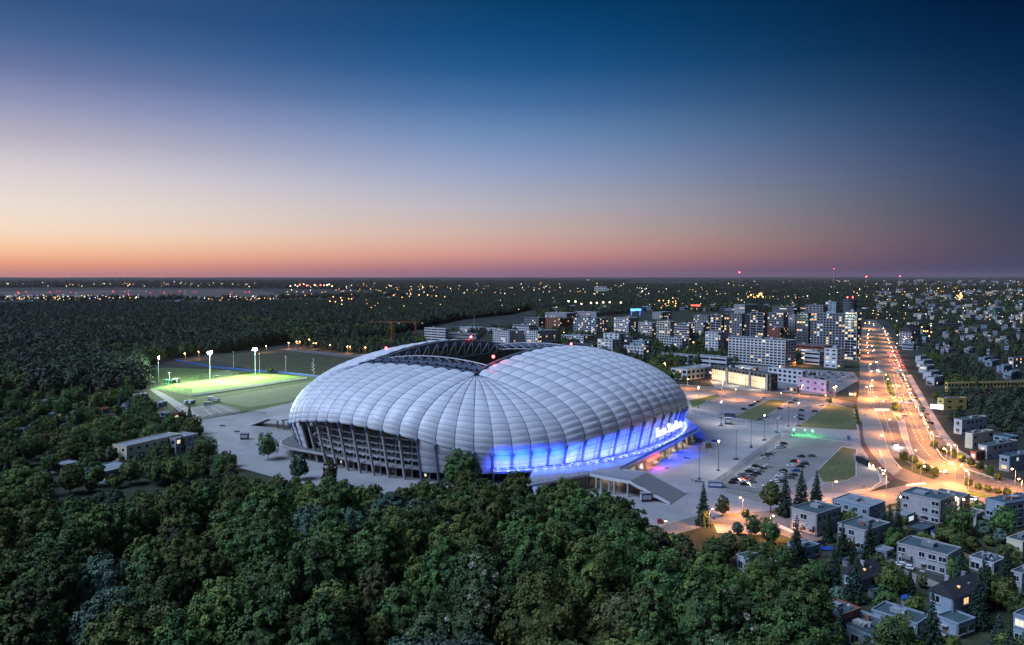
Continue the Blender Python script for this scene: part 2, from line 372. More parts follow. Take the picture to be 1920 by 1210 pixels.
flat('verge', [(1672, 858), (1690, 862), (1720, 878), (1762, 893), (1750, 900), (1712, 887), (1690, 876)], 0.17, M['soil'])
flat('bike_path', [(1610, 790), (1616, 790), (1620, 832), (1652, 872), (1680, 898), (1670, 902), (1640, 875), (1614, 836)], 0.16, mat('bike_path', (0.085, 0.055, 0.055), 0.85, 0.2, 0.2))
flat('side_street', [(1340, 966), (1480, 956), (1568, 934), (1669, 916), (1724, 905), (1780, 905), (1850, 935), (1930, 960), (1930, 985), (1845, 952), (1760, 930), (1670, 946), (1560, 985), (1540, 1012), (1524, 1022), (1482, 1010), (1440, 993), (1340, 982)], 0.11, mat('side_street', (0.16, 0.145, 0.135), 0.85, 0.2, 0.06, scale2=1.0))
flat('side_street', [(1226, 992), (1330, 960), (1342, 982), (1256, 1006), (1246, 1060), (1222, 1060)], 0.12, MATS['side_street'])
flat('side_street', [(1335, 975), (1440, 984), (1470, 1004), (1420, 1003), (1345, 1000)], 0.10, M['path'])
flat('bus_layby', [(1600, 850), (1618, 850), (1645, 885), (1650, 905), (1632, 918), (1590, 925), (1540, 925), (1545, 908), (1590, 903), (1606, 895)], 0.12, M['gravel'])
flat('residential_street', [(1638, 1052), (1660, 1038), (1700, 1070), (1780, 1100), (1770, 1112), (1690, 1085)], 0.06, MATS['pavement_slab'])
flat('dealership_yard', [(1340, 728), (1330, 712), (1400, 700), (1420, 686), (1600, 698), (1612, 712), (1560, 742), (1450, 734)], 0.05, M['paving_dark'])
flat('inner_city_ground', [(700, 640), (1000, 600), (1280, 585), (1610, 590), (1612, 690), (1420, 700), (1274, 718), (1000, 680)], 0.03, M['soil'])
# kerbs and painted lines
b = MB()
def kerb(pts, w=0.35, h=0.16, z=0.1):
    q = [G(*p) for p in pts]
    for a, c in zip(q[:-1], q[1:]): b.beam((a.x, a.y, z + h / 2), (c.x, c.y, z + h / 2), w, h)
kerb([(1640, 770), (1652, 797), (1662, 833), (1668, 852), (1690, 880)]); kerb([(1672, 770), (1684, 793), (1691, 820), (1706, 852), (1722, 870), (1770, 889)])
kerb([(1680, 768), (1695, 788), (1704, 826), (1712, 850), (1733, 866), (1760, 884)]); kerb([(1655, 698), (1662, 735), (1676, 748), (1680, 740), (1668, 701), (1655, 698)])
kerb([(1679, 694), (1704, 738), (1729, 783), (1751, 835), (1766, 858), (1787, 873), (1862, 897)], 0.5, 0.4); kerb([(1545, 906), (1588, 902), (1605, 894), (1606, 843), (1579, 838), (1532, 884)], 0.4, 0.2, 0.1)
kerb([(1646, 885), (1652, 905), (1634, 918), (1590, 925)], 0.6, 0.5); kerb([(1645, 840), (1660, 870)], 0.5, 0.4)
kerb([(1284, 733.5), (1411, 744.5), (1497, 750.5), (1567, 756.5)]); kerb([(1274, 721.5), (1448, 735.5), (1550, 746.5)])
b.build('kerb', M['kerb'])['kind'] = 'structure'
b = MB()
def dashes(p, q, n, w=0.3, z=0.19, duty=0.45):
    p, q = G(*p), G(*q)
    for i in range(n):
        a, c = lerp(p, q, i / n), lerp(p, q, (i + duty) / n); b.beam((a.x, a.y, z), (c.x, c.y, z), w, 0.012)
dashes((1655, 771), (1678, 835), 14); dashes((1630, 690), (1640, 760), 14); dashes((1640, 670), (1652, 700), 10)
dashes((1686, 745), (1722, 830), 18); dashes((1693, 745), (1733, 830), 18); dashes((1722, 830), (1745, 858), 6); dashes((1672, 690), (1686, 745), 14)
dashes((1745, 858), (1900, 914), 12)
for i in range(12):
    p, q = G(1641 + i * 2.3, 767), G(1642.4 + i * 2.3, 771.5); b.beam((p.x, p.y, 0.19), (q.x, q.y, 0.19), 0.6, 0.012)
for i in range(10):
    p, q = G(1686 + i * 3.4, 754), G(1688 + i * 3.4, 757.5); b.beam((p.x, p.y, 0.19), (q.x, q.y, 0.19), 0.6, 0.012)
for i in range(9):
    p, q = G(1700 + i * 4, 909 - i * .5), G(1702 + i * 4, 913 - i * .5); b.beam((p.x, p.y, 0.19), (q.x, q.y, 0.19), 0.7, 0.012)
for i in (1, 3, 5):
    p, q = lerp(G(372, 762), G(410, 758), i / 6), lerp(G(388, 784), G(450, 772), i / 6); b.beam((p.x, p.y, 0.08), (q.x, q.y, 0.08), 0.2, 0.012)
b.build('road_markings', M['line'])['kind'] = 'structure'
# ================================================================== THE STADIUM
SC, STH = Vector((-10.7, 479.2, 0)), R(55)
SU, SV = Vector((math.cos(STH), math.sin(STH), 0)), Vector((-math.sin(STH), math.cos(STH), 0))
SA, SB, SN = 121.0, 110.0, 2.16      # outer half axes and roundness of the plan
OA, OB = 70.0, 40.0                  # half size of the roof opening
def SL(p): d = Vector(p) - SC; return Vector((d.dot(SU), d.dot(SV), p[2]))
def SWd(q): return SC + SU * q[0] + SV * q[1] + Vector((0, 0, q[2]))
stadium = thing('stadium', 'huge white quilted membrane football stadium with open roof and blue lit flank', 'stadium', SC, STH)
# the plan is split in sections: short sides (9 bays), corner fans (8), long sides (14)
def plan_t(s_): return SB * (1 - (abs(s_) / SA) ** SN) ** (1 / SN)
def plan_s(t_): return SA * (1 - (abs(t_) / SB) ** SN) ** (1 / SN)
def ang(x, y): return math.atan2((abs(y) / SB) ** (SN / 2) * (1 if y >= 0 else -1), (abs(x) / SA) ** (SN / 2) * (1 if x >= 0 else -1))
def pt_at(t): c, s_ = math.cos(t), math.sin(t); return (SA * math.copysign(abs(c) ** (2 / SN), c), SB * math.copysign(abs(s_) ** (2 / SN), s_))
def arc(t0, t1, n):
    P = [pt_at(t0 + (t1 - t0) * i / 400) for i in range(401)]; L = [0]
    for p, q in zip(P[:-1], P[1:]): L.append(L[-1] + math.hypot(q[0] - p[0], q[1] - p[1]))
    out = []; j = 0
    for k in range(n):
        d = L[-1] * k / n
        while L[j + 1] < d: j += 1
        f = (d - L[j]) / (L[j + 1] - L[j]); out.append((P[j][0] + (P[j + 1][0] - P[j][0]) * f, P[j][1] + (P[j + 1][1] - P[j][1]) * f))
    return out
T1, T2 = ang(plan_s(OB), OB), ang(OA, plan_t(OA)); PI = math.pi
ring, KINDS = [], []
def hgt(kind, f):
    if kind == 'open': return 20.5 + 4.2 * math.sin(PI * f)
    if kind == 'long': return 15.6 + 6.2 * math.sin(PI * f) ** .8
    g = f if f < .62 else .62 + (f - .62) * .4
    return 20.5 + (13.6 - 20.5) * math.sin(min(1, f / .62) * PI / 2) + (2.0 * (f - .62) / .38 if f > .62 else 0)
for kind, t0, t1, n, rev in (('open', -T1, T1, 9, 0), ('fan', T1, T2, 8, 0), ('long', T2, PI - T2, 14, 0), ('fan', PI - T2, PI - T1, 8, 1), ('open', PI - T1, PI + T1, 9, 0), ('fan', PI + T1, PI + T2, 8, 0), ('long', PI + T2, 2 * PI - T2, 14, 0), ('fan', 2 * PI - T2, 2 * PI - T1, 8, 1)):
    for i, p in enumerate(arc(t0, t1, n)): f = i / n; ring.append((p[0], p[1], hgt(kind, 1 - f if rev else f))); KINDS.append(kind)
NB = len(ring)
def zcol(h): return h
def zin(s, t):
    return 46.0 + 8.6 * (1 - min(1, abs(s) / OA) ** 2) * (abs(t) / OB) ** 4 + 1.5 * (1 - (t / OB) ** 2) * (abs(s) / OA) ** 4
def inner(p): return Vector((max(-OA, min(OA, p[0])), max(-OB, min(OB, p[1])), 0))
PH0, PH1 = R(19), R(92)
def profile(I, O, zi, zc, q):
    """a point of a roof seam, q = 0 at the opening, 1 at the column head"""
    ph = PH0 + (PH1 - PH0) * q
    def H(p): return math.copysign(abs(math.sin(p)) ** 0.96, math.sin(p))
    h = (H(ph) - H(PH0)) / (H(PH1) - H(PH0))
    zb = zc + .6
    c = math.cos(ph); c0 = math.cos(PH0)
    z = zb + (zi - zb) * (abs(c) / c0) ** 0.98 if c >= 0 else zb - .6 * (abs(c) / abs(math.cos(PH1)))
    return Vector((I.x + (O[0] - I.x) * h, I.y + (O[1] - I.y) * h, z))
def seam(k):
    p = ring[k % NB]; I = inner(p); return I, p, zin(I.x, I.y), zcol(p[2])
ROWS, SUBR, SUBC = 15, 4, 8
# quilted membrane: white coated fabric with weld seams between its panels (pattern in UV)
def membrane_mat(name, col, blue=0.0):
    m = bpy.data.materials.new(name); m.use_nodes = True; t = m.node_tree; n = t.nodes; k = t.links; b = n['Principled BSDF']
    uv = n.new('ShaderNodeUVMap'); sp = n.new('ShaderNodeSeparateXYZ'); k.new(uv.outputs[0], sp.inputs[0])
    def q(op, a, c=None):
        x = n.new('ShaderNodeMath'); x.operation = op
        for i, v in enumerate((a, c)):
            if v is None: continue
            if isinstance(v, (int, float)): x.inputs[i].default_value = v
            else: k.new(v, x.inputs[i])
        return x.outputs[0]
    fr = q('FRACT', sp.outputs[1]); d = q('MINIMUM', fr, q('SUBTRACT', 1.0, fr))
    sm = n.new('ShaderNodeMapRange'); k.new(d, sm.inputs[0]); sm.inputs[1].default_value = 0.02; sm.inputs[2].default_value = 0.07
    fx = q('MINIMUM', sp.outputs[0], q('SUBTRACT', 1.0, sp.outputs[0]))
    sx = n.new('ShaderNodeMapRange'); k.new(fx, sx.inputs[0]); sx.inputs[1].default_value = 0.015; sx.inputs[2].default_value = 0.035
    strip = q('FRACT', q('MULTIPLY', sp.outputs[0], 5.0)); sd_ = q('MINIMUM', strip, q('SUBTRACT', 1.0, strip))
    s3 = n.new('ShaderNodeMapRange'); k.new(sd_, s3.inputs[0]); s3.inputs[1].default_value = 0.0; s3.inputs[2].default_value = 0.12; s3.inputs[3].default_value = 0.9
    tc = n.new('ShaderNodeTexCoord'); nz = n.new('ShaderNodeTexNoise'); nz.inputs['Scale'].default_value = 0.09; nz.inputs['Detail'].default_value = 6; k.new(tc.outputs['Object'], nz.inputs['Vector'])
    wn = n.new('ShaderNodeTexWhiteNoise'); wn.noise_dimensions = '2D'
    cb = n.new('ShaderNodeCombineXYZ'); k.new(q('FLOOR', sp.outputs[1]), cb.inputs[0]); k.new(sp.outputs[2], cb.inputs[1])
    oi = n.new('ShaderNodeObjectInfo'); k.new(oi.outputs['Random'], cb.inputs[1]); k.new(cb.outputs[0], wn.inputs['Vector'])
    f = q('MULTIPLY', q('MULTIPLY', sm.outputs[0], s3.outputs[0]), sx.outputs[0])
    dirt = q('ADD', q('MULTIPLY', nz.outputs[0], 0.28), q('ADD', 0.78, q('MULTIPLY', wn.outputs[0], 0.12)))
    mx = n.new('ShaderNodeMix'); mx.data_type = 'RGBA'; k.new(f, mx.inputs[0]); mx.inputs[6].default_value = (0.29, 0.29, 0.33, 1); mx.inputs[7].default_value = (*col, 1)
    sc_ = n.new('ShaderNodeVectorMath'); sc_.operation = 'SCALE'; k.new(mx.outputs[2], sc_.inputs[0]); k.new(dirt, sc_.inputs['Scale']); k.new(sc_.outputs[0], b.inputs['Base Color'])
    b.inputs['Roughness'].default_value = 0.45; b.inputs['Specular IOR Level'].default_value = 0.35
    return m
MEM = membrane_mat('roof_membrane', (0.56, 0.575, 0.61)); MEML = membrane_mat('lower_membrane', (0.66, 0.66, 0.68))
def membrane(name, grid, mats, uvrow0, parent, bulge, scal, mfun=None):
    """grid[j][0/1] = left and right seam points, j along the seam"""
    J = len(grid); vs = []; uvs = []
    for j in range(J):
        L, Rr = grid[j]
        Lp, Rp = grid[max(0, j - 1)]; Ln, Rn = grid[min(J - 1, j + 1)]
        w = (Rr - L).length; yy = (j % SUBR) / SUBR
        for i in range(SUBC + 1):
            x = i / SUBC; p = L.lerp(Rr, x)
            al = (Ln.lerp(Rn, x) - Lp.lerp(Rp, x)); ac = (Rr - L)
            nn = al.cross(ac)
            nn = nn.normalized() if nn.length > 1e-6 else Vector((0, 0, 1))
            if nn.dot(Vector((p.x, p.y, 25))) < 0: nn = -nn
            pr = 1 - (2 * x - 1) ** 2
            d = w * bulge * pr + min(w, 9) * scal * (0.25 + 0.75 * pr) * (1 - (2 * yy - 1) ** 2)
            vs.append(p + nn * d); uvs.append((x, uvrow0 + j / SUBR))
    fs = []; S = SUBC + 1
    for j in range(J - 1):
        for i in range(SUBC): fs.append((j * S + i, j * S + i + 1, (j + 1) * S + i + 1, (j + 1) * S + i))
    me = bpy.data.meshes.new(name); me.from_pydata([tuple(v) for v in vs], [], fs)
    for m in mats: me.materials.append(m)
    ul = me.uv_layers.new(name='UVMap')
    for lp in me.loops: ul.data[lp.index].uv = uvs[lp.vertex_index]
    me.polygons.foreach_set('use_smooth', [True] * len(fs)); me.update()
    return link(name, me, parent)
def kind_of(k): return KINDS[k % NB]
DECK = 6.5
ribs = []
for k in range(NB):
    a, b_ = seam(k), seam(k + 1); nr = ROWS * SUBR
    if a[0] == b_[0] or (a[0] - b_[0]).length < 1: pass
    grid = [(profile(*a, j / nr), profile(*b_, j / nr)) for j in range(nr + 1)]
    membrane('roof_panel', grid, [MEM], 0, stadium, {'open': .115, 'fan': .055, 'long': .06}[kind_of(k)], {'open': .022, 'fan': .03, 'long': .058}[kind_of(k)])
    kd = kind_of(k)
    if kd == 'fan':       # the skin runs on down to the deck
        nr2 = 4 * SUBR
        def low(sm, f): z = sm[3] + (4.5 - sm[3]) * f; g = 1 - 0.034 * f ** 1.2; return Vector((sm[1][0] * g, sm[1][1] * g, z))
        membrane('skirt_panel', [(low(a, j / nr2), low(b_, j / nr2)) for j in range(nr2 + 1)], [MEM], ROWS, stadium, 0.055, 0.025)
    elif kd == 'long':
        nr2 = 3 * SUBR
        def low(sm, f): z = sm[3] + 0.5 + (DECK + 0.3 - sm[3] - 0.5) * f; g = 0.985 - 0.035 * f; return Vector((sm[1][0], sm[1][1] * g, z))
        membrane('wall_membrane', [(low(a, j / nr2), low(b_, j / nr2)) for j in range(nr2 + 1)], [MEML], ROWS, stadium, 0.05, 0.03)
    # seam rib under the fabric, column and its cast head
    rb = MB(); rb.path([profile(*a, j / 40) for j in range(41)], 0.22, 5); rb.build('roof_rib', M['bsteel'], stadium)
    O = a[1]; kn = kind_of(k); lean = 0.955
    top, foot = Vector((O[0], O[1], a[3])), Vector((O[0] * lean, O[1] * lean, 0.04))
    mp = foot.lerp(top, 0.5); out = Vector((O[0] / SA ** 2, O[1] / SB ** 2, 0)).normalized()
    cb = MB(); cb.beam(foot + out * .3, top + out * .3, 0.9, 1.1); cb.build('column', M['bsteel'] if kn != 'open' else M['concrete'], stadium)
    hb = MB(); hb.ball(top + out * 0.5, 1.05, 8, 5); hb.tube(top + out * .5 - Vector((0, 0, 2)), top + out * .5, 0.55, 0.9, 6); hb.build('column_head', M['bsteel'], stadium, smooth=True)
# ---- roof opening: trusses, catwalks
def edge(s, t): return Vector((s, t, zin(s, t)))
def truss(fn, n, depth, inset, name, m, r=0.42):
    b = MB(); top = [fn(i / n) for i in range(n + 1)]
    bot = [p - Vector((0, 0, depth(i / n))) + inset for i, p in enumerate(top)]
    b.path(top, r, 6); b.path(bot, r * .9, 6)
    for i in range(n):
        b.tube(top[i], bot[i], r * .55, n=5); b.tube(bot[i], top[i + 1], r * .55, n=5)
    b.tube(top[n], bot[n], r * .55, n=5); return b.build(name, m, stadium)
for sg in (1, -1):
    truss(lambda f: edge(-OA + 2 * OA * f, sg * OB) + Vector((0, -sg * 3.2, 0.2)), 16, lambda f: 2.5 + 8.5 * (1 - (2 * f - 1) ** 2), Vector((0, 0, 0)), 'long_truss', M['steel'], 0.5)
    truss(lambda f: edge(sg * OA, -OB + 2 * OB * f) + Vector((-sg * 16, 0, 2.0 + 2.0 * (1 - (2 * f - 1) ** 2))), 12, lambda f: 3.0 + 1.2 * (1 - (2 * f - 1) ** 2), Vector((0, 0, 0)), 'short_truss', M['steel'], 0.36)
    b = MB()    # gantry deck between the vault ends and the short truss
    P = [edge(sg * OA, -OB + 2 * OB * i / 24) for i in range(25)]
    for i in range(24):
        for off_, w, zz in ((1.2, 1.8, .9), (4.5, 1.2, 1.7), (8.5, 2.4, 1.8), (12.5, 1.6, 1.6), (15.5, 1.0, 1.2)):
            b.beam(P[i] + Vector((-sg * off_, 0, zz)), P[i + 1] + Vector((-sg * off_, 0, zz)), w, 0.3)
        b.tube(P[i] + Vector((-sg * 0.2, 0, .2)), P[i] + Vector((-sg * 16, 0, 1.1)), 0.2, n=4)
        b.tube(P[i] + Vector((-sg * 2.4, 0, 1)), P[i] + Vector((-sg * 2.4, 0, 2.4)), 0.09, n=4); b.tube(P[i] + Vector((-sg * 7.4, 0, 1.8)), P[i] + Vector((-sg * 7.4, 0, 3.2)), 0.09, n=4)
        if i % 2: b.box(P[i] + Vector((-sg * 3.4, 0, 2.0)), (1.4, 2.4, 1.2)); b.box(P[i] + Vector((-sg * 9.5, 1, 2.7)), (1.2, 1.6, 1.5))
    b.path([p + Vector((-sg * 7.4, 0, 3.2)) for p in P], 0.08, 4)
    b.path([p + Vector((-sg * 2.4, 0, 2.4)) for p in P], 0.08, 4)
    b.build('gantry', M['bsteel'], stadium)
    b = MB()    # dark fascia hanging under the long edge
    for i in range(30):
        p, q = edge(-OA + 2 * OA * i / 30, sg * OB), edge(-OA + 2 * OA * (i + 1) / 30, sg * OB)
        b.beam(p + Vector((0, -sg * .9, -1.6)), q + Vector((0, -sg * .9, -1.6)), 0.4, 4.4)
    b.build('roof_fascia', M['bsteel'], stadium)
# the black gutter boot at the near roof corner, one at each corner
for s in (1, -1):
    for t in (1, -1):
        b = MB(); P = [edge(s * OA, t * OB) + Vector((-s * 3.2 * i + s * 2, -t * 0.5 * i + t * .8, 0.4 + 0.9 * math.sin(i * .55))) for i in range(6)]; b.path(P, 0.8, 7); b.build('gutter', M['dsteel'], stadium, smooth=True)
# ---- bowl: seating tiers, pitch, perimeter wall
def tier(name, k0, z0, k1, z1, m, steps=14, n=64):
    b = MB(); Q = [pt_at(2 * PI * i / n) for i in range(n)]
    for j in range(steps):
        f0, f1 = j / steps, (j + 1) / steps; g0, g1 = k0 + (k1 - k0) * f0, k0 + (k1 - k0) * f1; z, zz = z0 + (z1 - z0) * f0, z0 + (z1 - z0) * f1
        for i in range(n):
            p, q = Q[i], Q[(i + 1) % n]
            b.add([(p[0] * g0, p[1] * g0, z), (q[0] * g0, q[1] * g0, z), (q[0] * g1, q[1] * g1, z), (p[0] * g1, p[1] * g1, z)], [(0, 1, 2, 3)])
            b.add([(p[0] * g1, p[1] * g1, z), (q[0] * g1, q[1] * g1, z), (q[0] * g1, q[1] * g1, zz), (p[0] * g1, p[1] * g1, zz)], [(0, 1, 2, 3)])
    return b.build(name, m, stadium)
SEAT = mat('seat_blue', (0.025, 0.035, 0.075), 0.6, 0.3, 0.8, scale2=3.0)
tier('lower_tier', .52, 1.5, .68, 12, SEAT); tier('upper_tier', .66, 15, .82, 30, SEAT)
b = MB(); b.poly([(57, 39, .15), (-57, 39, .15), (-57, -39, .15), (57, -39, .15)]); b.build('playing_field', M['turf_dark'], stadium)
# ---- open short sides: stacked floors, posts, rakers, back wall
for sg in (-1, 1):
    ks = [k for k in range(NB) if kind_of(k) == 'open' and ring[k][0] * sg > 0]
    pts = sorted({(round(p[0], 3), round(p[1], 3), p[2]) for kk in ks for p in (ring[kk], ring[(kk + 1) % NB])}, key=lambda p: p[1])
    ins = lambda p, d: Vector((p[0] - sg * d, p[1] * 0.985, 0))
    for z in (9.0, 12.2, 15.4, 18.6):
        b = MB()
        for p, q in zip(pts[:-1], pts[1:]):
            A_, B_, C_, D_ = ins(p, 8.4), ins(q, 8.4), ins(q, 17), ins(p, 17)
            b.prism([A_, B_, C_, D_] if sg < 0 else [D_, C_, B_, A_], z - 0.9, z)
        b.build('floor_slab', M['white'], stadium)
    for p in pts:
        b = MB(); A_ = ins(p, 9.2)
        b.tube(A_ + Vector((0, 0, 0)), A_ + Vector((0, 0, zcol(p[2]) - 1)), 0.38, n=6); b.build('inner_post', M['white'], stadium)
        b = MB()
        for z in (9.0, 12.2, 15.4, 18.6):
            if z < zcol(p[2]): b.beam(ins(p, 9) + Vector((0, 0, z - 0.9)), ins(p, 16) + Vector((0, 0, z - 3.2)), 0.5, 0.7); b.beam(ins(p, 9) + Vector((0, 0, z - .6)), ins(p, 6.4) + Vector((0, 0, z - .6)), .5, .5)
        b.build('raker_beam', M['white'], stadium)
    b = MB()
    for p, q in zip(pts[:-1], pts[1:]): b.add([ins(p, 17) , ins(q, 17), ins(q, 17) + Vector((0, 0, 31)), ins(p, 17) + Vector((0, 0, 31))], [(0, 1, 2, 3)])
    b.build('back_wall', M['dconcrete'], stadium)
    b = MB()
    for z in (10.1, 13.3, 16.5, 19.7):
        b.path([ins(p, 8.6) + Vector((0, 0, z)) for p in pts], 0.09, 4)
    b.build('handrail', M['steel'], stadium)
    # ground floor entrances: kiosks with lit doorways between the column feet
    for i, (p, q) in enumerate(zip(pts[:-1], pts[1:])):
        mid = (ins(p, 11) + ins(q, 11)) / 2
        b = MB(); b.box(mid + Vector((0, 0, 1.7)), (0.4, 6.5, 3.3), 0, 0); b.box(mid + Vector((sg * .3, 0, 3.5)), (2.4, 7.0, .3), 0, 1)
        b.build('turnstile_wall', [M['dconcrete'], M['greyw']], stadium)
        b = MB(); b.box(mid + Vector((sg * .25, 1.6 if i % 2 else -1.5, 1.5)), (.12, 1.2, 1.2)); b.build('gate_sign', M['white'] if i % 3 else E['pale'], stadium)
# ---- deck ring and promenade at first floor level
def off(p, d):
    n = Vector((p[0] / SA ** 2, p[1] / SB ** 2, 0)); n = Vector((math.copysign(abs(p[0] / SA) ** (SN - 1) / SA, p[0]), math.copysign(abs(p[1] / SB) ** (SN - 1) / SB, p[1]), 0)).normalized()
    return Vector((p[0], p[1], 0)) + n * d
def ringdeck(name, d0, d1, z0, z1, m, sel, side=None):
    b = MB()
    for k in range(NB):
        if not sel(k): continue
        p, q = ring[k], ring[(k + 1) % NB]; e0, e1 = (d1(k), d1(k + 1)) if callable(d1) else (d1, d1)
        b.prism([off(p, d0), off(p, e0), off(q, e1), off(q, d0)], z0, z1)
    return b.build(name, m, stadium)
DECKM = mat('deck_concrete', (0.22, 0.225, 0.24), 0.6, 0.12, 0.15, scale2=1.0)
def bulge_left(k):
    p = ring[k % NB]; return -5.6 + 13.5 * math.exp(-((p[0] + 112) / 22) ** 2 - ((p[1] - 62) / 26) ** 2)
ringdeck('podium_rim', -12, bulge_left, 4.9, 5.9, M['offwhite'], lambda k: kind_of(k) == 'open' or (kind_of(k) == 'fan'))
ringdeck('podium_floor', -11.5, lambda k: bulge_left(k) - .9, 5.9, 5.98, M['dconcrete'], lambda k: ring[k][0] < -80 and ring[k][1] > 10)
ringdeck('upper_walkway', -9, 3.4, 6.0, 7.0, DECKM, lambda k: kind_of(k) != 'open' and ring[k][1] < 0 and ring[k][0] > -100)
LIGHTS_BLUE = []
for k in range(NB):
    p, q = ring[k], ring[(k + 1) % NB]; mx, my = (p[0] + q[0]) / 2, (p[1] + q[1]) / 2
    if my < 0 and (kind_of(k) == 'long' or (kind_of(k) == 'fan' and ((-OA - 24 < mx < 0) or 0 < mx < 112))): LIGHTS_BLUE.append(k)
# ---- promenade deck, its columns, shopfronts, railings and the broad stair
def wl(px, py, z): return SL(G(px, py, z))
DZ = 6.9
pA, pB, pC, pD, pE = wl(1060, 897, DZ), wl(1105, 889, DZ), wl(1180, 903, DZ), wl(1213, 886, DZ), wl(1168, 880.5, DZ)
pF, pG = wl(1312, 805, DZ), wl(1290, 788, DZ)
pts = [off(ring[k], 3.0) for k in range(NB) if ring[k][1] < 0 and -90 < ring[k][0] < 84]
pts = sorted(pts, key=lambda p: p.x)
pH = wl(985, 912, DZ)
poly = [pG, pF, pE, pD, pC, pB, pA, pH]
b = MB(); P2 = [(p.x, p.y) for p in poly] + [(p.x, p.y) for p in pts]
bm = bmesh.new(); top = [bm.verts.new((x, y, DZ)) for x, y in P2]; f = bm.faces.new(top); f.normal_update()
if f.normal.z < 0: f.normal_flip()
ret = bmesh.ops.extrude_face_region(bm, geom=[f]); bmesh.ops.translate(bm, verts=[e for e in ret['geom'] if isinstance(e, bmesh.types.BMVert)], vec=(0, 0, -0.9))
bmesh.ops.triangulate(bm, faces=bm.faces[:]); bmesh.ops.recalc_face_normals(bm, faces=bm.faces[:])
me = bpy.data.meshes.new('promenade_deck'); bm.to_mesh(me); bm.free(); me.materials.append(DECKM)
link('promenade_deck', me, stadium)
fas = MB(); rail = MB()
EDG = [pH, pA, pB, pC]; EDG2 = [pD, pE, pF, pG]
for E_ in (EDG, EDG2):
    for p, q in zip(E_[:-1], E_[1:]):
        d = (q - p); d.z = 0; L = d.length; n = Vector((d.y, -d.x, 0)).normalized()
        if (p + q).dot(n) < 0: n = -n
        a, c = Vector((p.x, p.y, 0)) + n * .1, Vector((q.x, q.y, 0)) + n * .1
        fas.beam(a + Vector((0, 0, DZ - .35)), c + Vector((0, 0, DZ - .35)), .3, 1.15)
        m_ = max(2, int(L / 2.4))
        for i in range(m_ + 1):
            w = a.lerp(c, i / m_) - n * .5; rail.tube(w + Vector((0, 0, DZ)), w + Vector((0, 0, DZ + 1.25)), .07, n=4)
        for hh in (1.25, .8, .4): rail.tube(a - n * .5 + Vector((0, 0, DZ + hh)), c - n * .5 + Vector((0, 0, DZ + hh)), .045, n=4)
fas.build('deck_fascia', M['white'], stadium); rail.build('deck_railing', M['bsteel'], stadium)
# the sloping canopy edge along the lower promenade, brackets with small fins
b = MB(); n_ = Vector((0, -1, 0))
for i in range(70):
    p = Vector((pE.x, pE.y, 0)).lerp(Vector((pF.x, pF.y, 0)), i / 69); b.box(p + Vector((0, 1.2, DZ + .5)), (.35, 1.0, 1.0))
b.build('parapet_fin', M['bsteel'], stadium)
for i in range(12):
    p = Vector((pE.x, pE.y, 0)).lerp(Vector((pF.x, pF.y, 0)), (i + .5) / 12) + Vector((0, 2.2, 0))
    b = MB(); b.tube(p + Vector((0, 0, .04)), p + Vector((0, 1.3, DZ - .9)), .75, .95, 8); b.build('deck_column', M['concrete'], stadium)
for px, py in ((1105, 889), (1132, 894), (1157, 899), (1182, 903)):
    p = wl(px, py, DZ); p = Vector((p.x, p.y + 1.2, 0)); b = MB(); b.tube(p + Vector((0, 0, .04)), p + Vector((0, 0, DZ - .9)), .5, .5, 8); b.build('deck_column', M['concrete'], stadium)
    q = p + Vector((0, 9, 0)); b = MB(); b.tube(q + Vector((0, 0, .04)), q + Vector((0, 0, DZ - .9)), .5, .5, 8); b.build('deck_column', M['concrete'], stadium)
# recessed glazed shopfronts under the promenade
def along(f, back): return Vector((pE.x, pE.y, 0)).lerp(Vector((pF.x, pF.y, 0)), f) + Vector((0, back, 0))
b = MB(); a, c = along(.02, 13), along(.97, 13); b.beam(a + Vector((0, 0, 3)), c + Vector((0, 0, 3)), .5, 5.9); b.build('undercroft_wall', M['dconcrete'], stadium)
SHOPM = mat('shop_glow', (0.5, 0.42, 0.3), 0.5, 0, emit=(1.0, 0.75, 0.42), es=0.35, sample=False)
for f0, f1 in ((.05, .13), (.17, .25), (.30, .38), (.5, .62), (.66, .78)):
    b = MB(); a, c = along(f0, 12.4), along(f1, 12.4); b.beam(a + Vector((0, 0, 2.2)), c + Vector((0, 0, 2.2)), .3, 3.2); b.build('shop_window', SHOPM, stadium)
for f in (.05, .2, .32, .45, .58, .72, .86):
    p = along(f, 5); b = MB(); b.box(p + Vector((0, 0, DZ - 1.1)), (2.0, .5, .2)); lamp = b.build('soffit_lamp', E['lampw'], stadium)
    point('soffit_light', lamp, p + Vector((0, 0, DZ - 1.5)), 900, (1.0, 0.78, 0.5), .4)
# lit red shop sign and a white club sign hanging from the deck edge
b = MB(); a, c = along(.27, -.5), along(.40, -.5); b.beam(a + Vector((0, 0, 4.9)), c + Vector((0, 0, 4.9)), .4, 1.5); sg_ = b.build('shop_sign', E['signr'], stadium)
point('sign_light', sg_, along(.33, -3) + Vector((0, 0, 3.6)), 1300, (1.0, .05, .08), .4)
b = MB(); p = along(.19, -.6) + Vector((0, 0, 3.9)); b.box(p, (1.3, .4, 1.5)); b.box(p + Vector((-.3, 0, 1.0)), (.5, .4, .9)); b.box(p + Vector((.5, 0, -.9)), (.8, .4, .6)); b.build('club_sign', E['sign'], stadium)
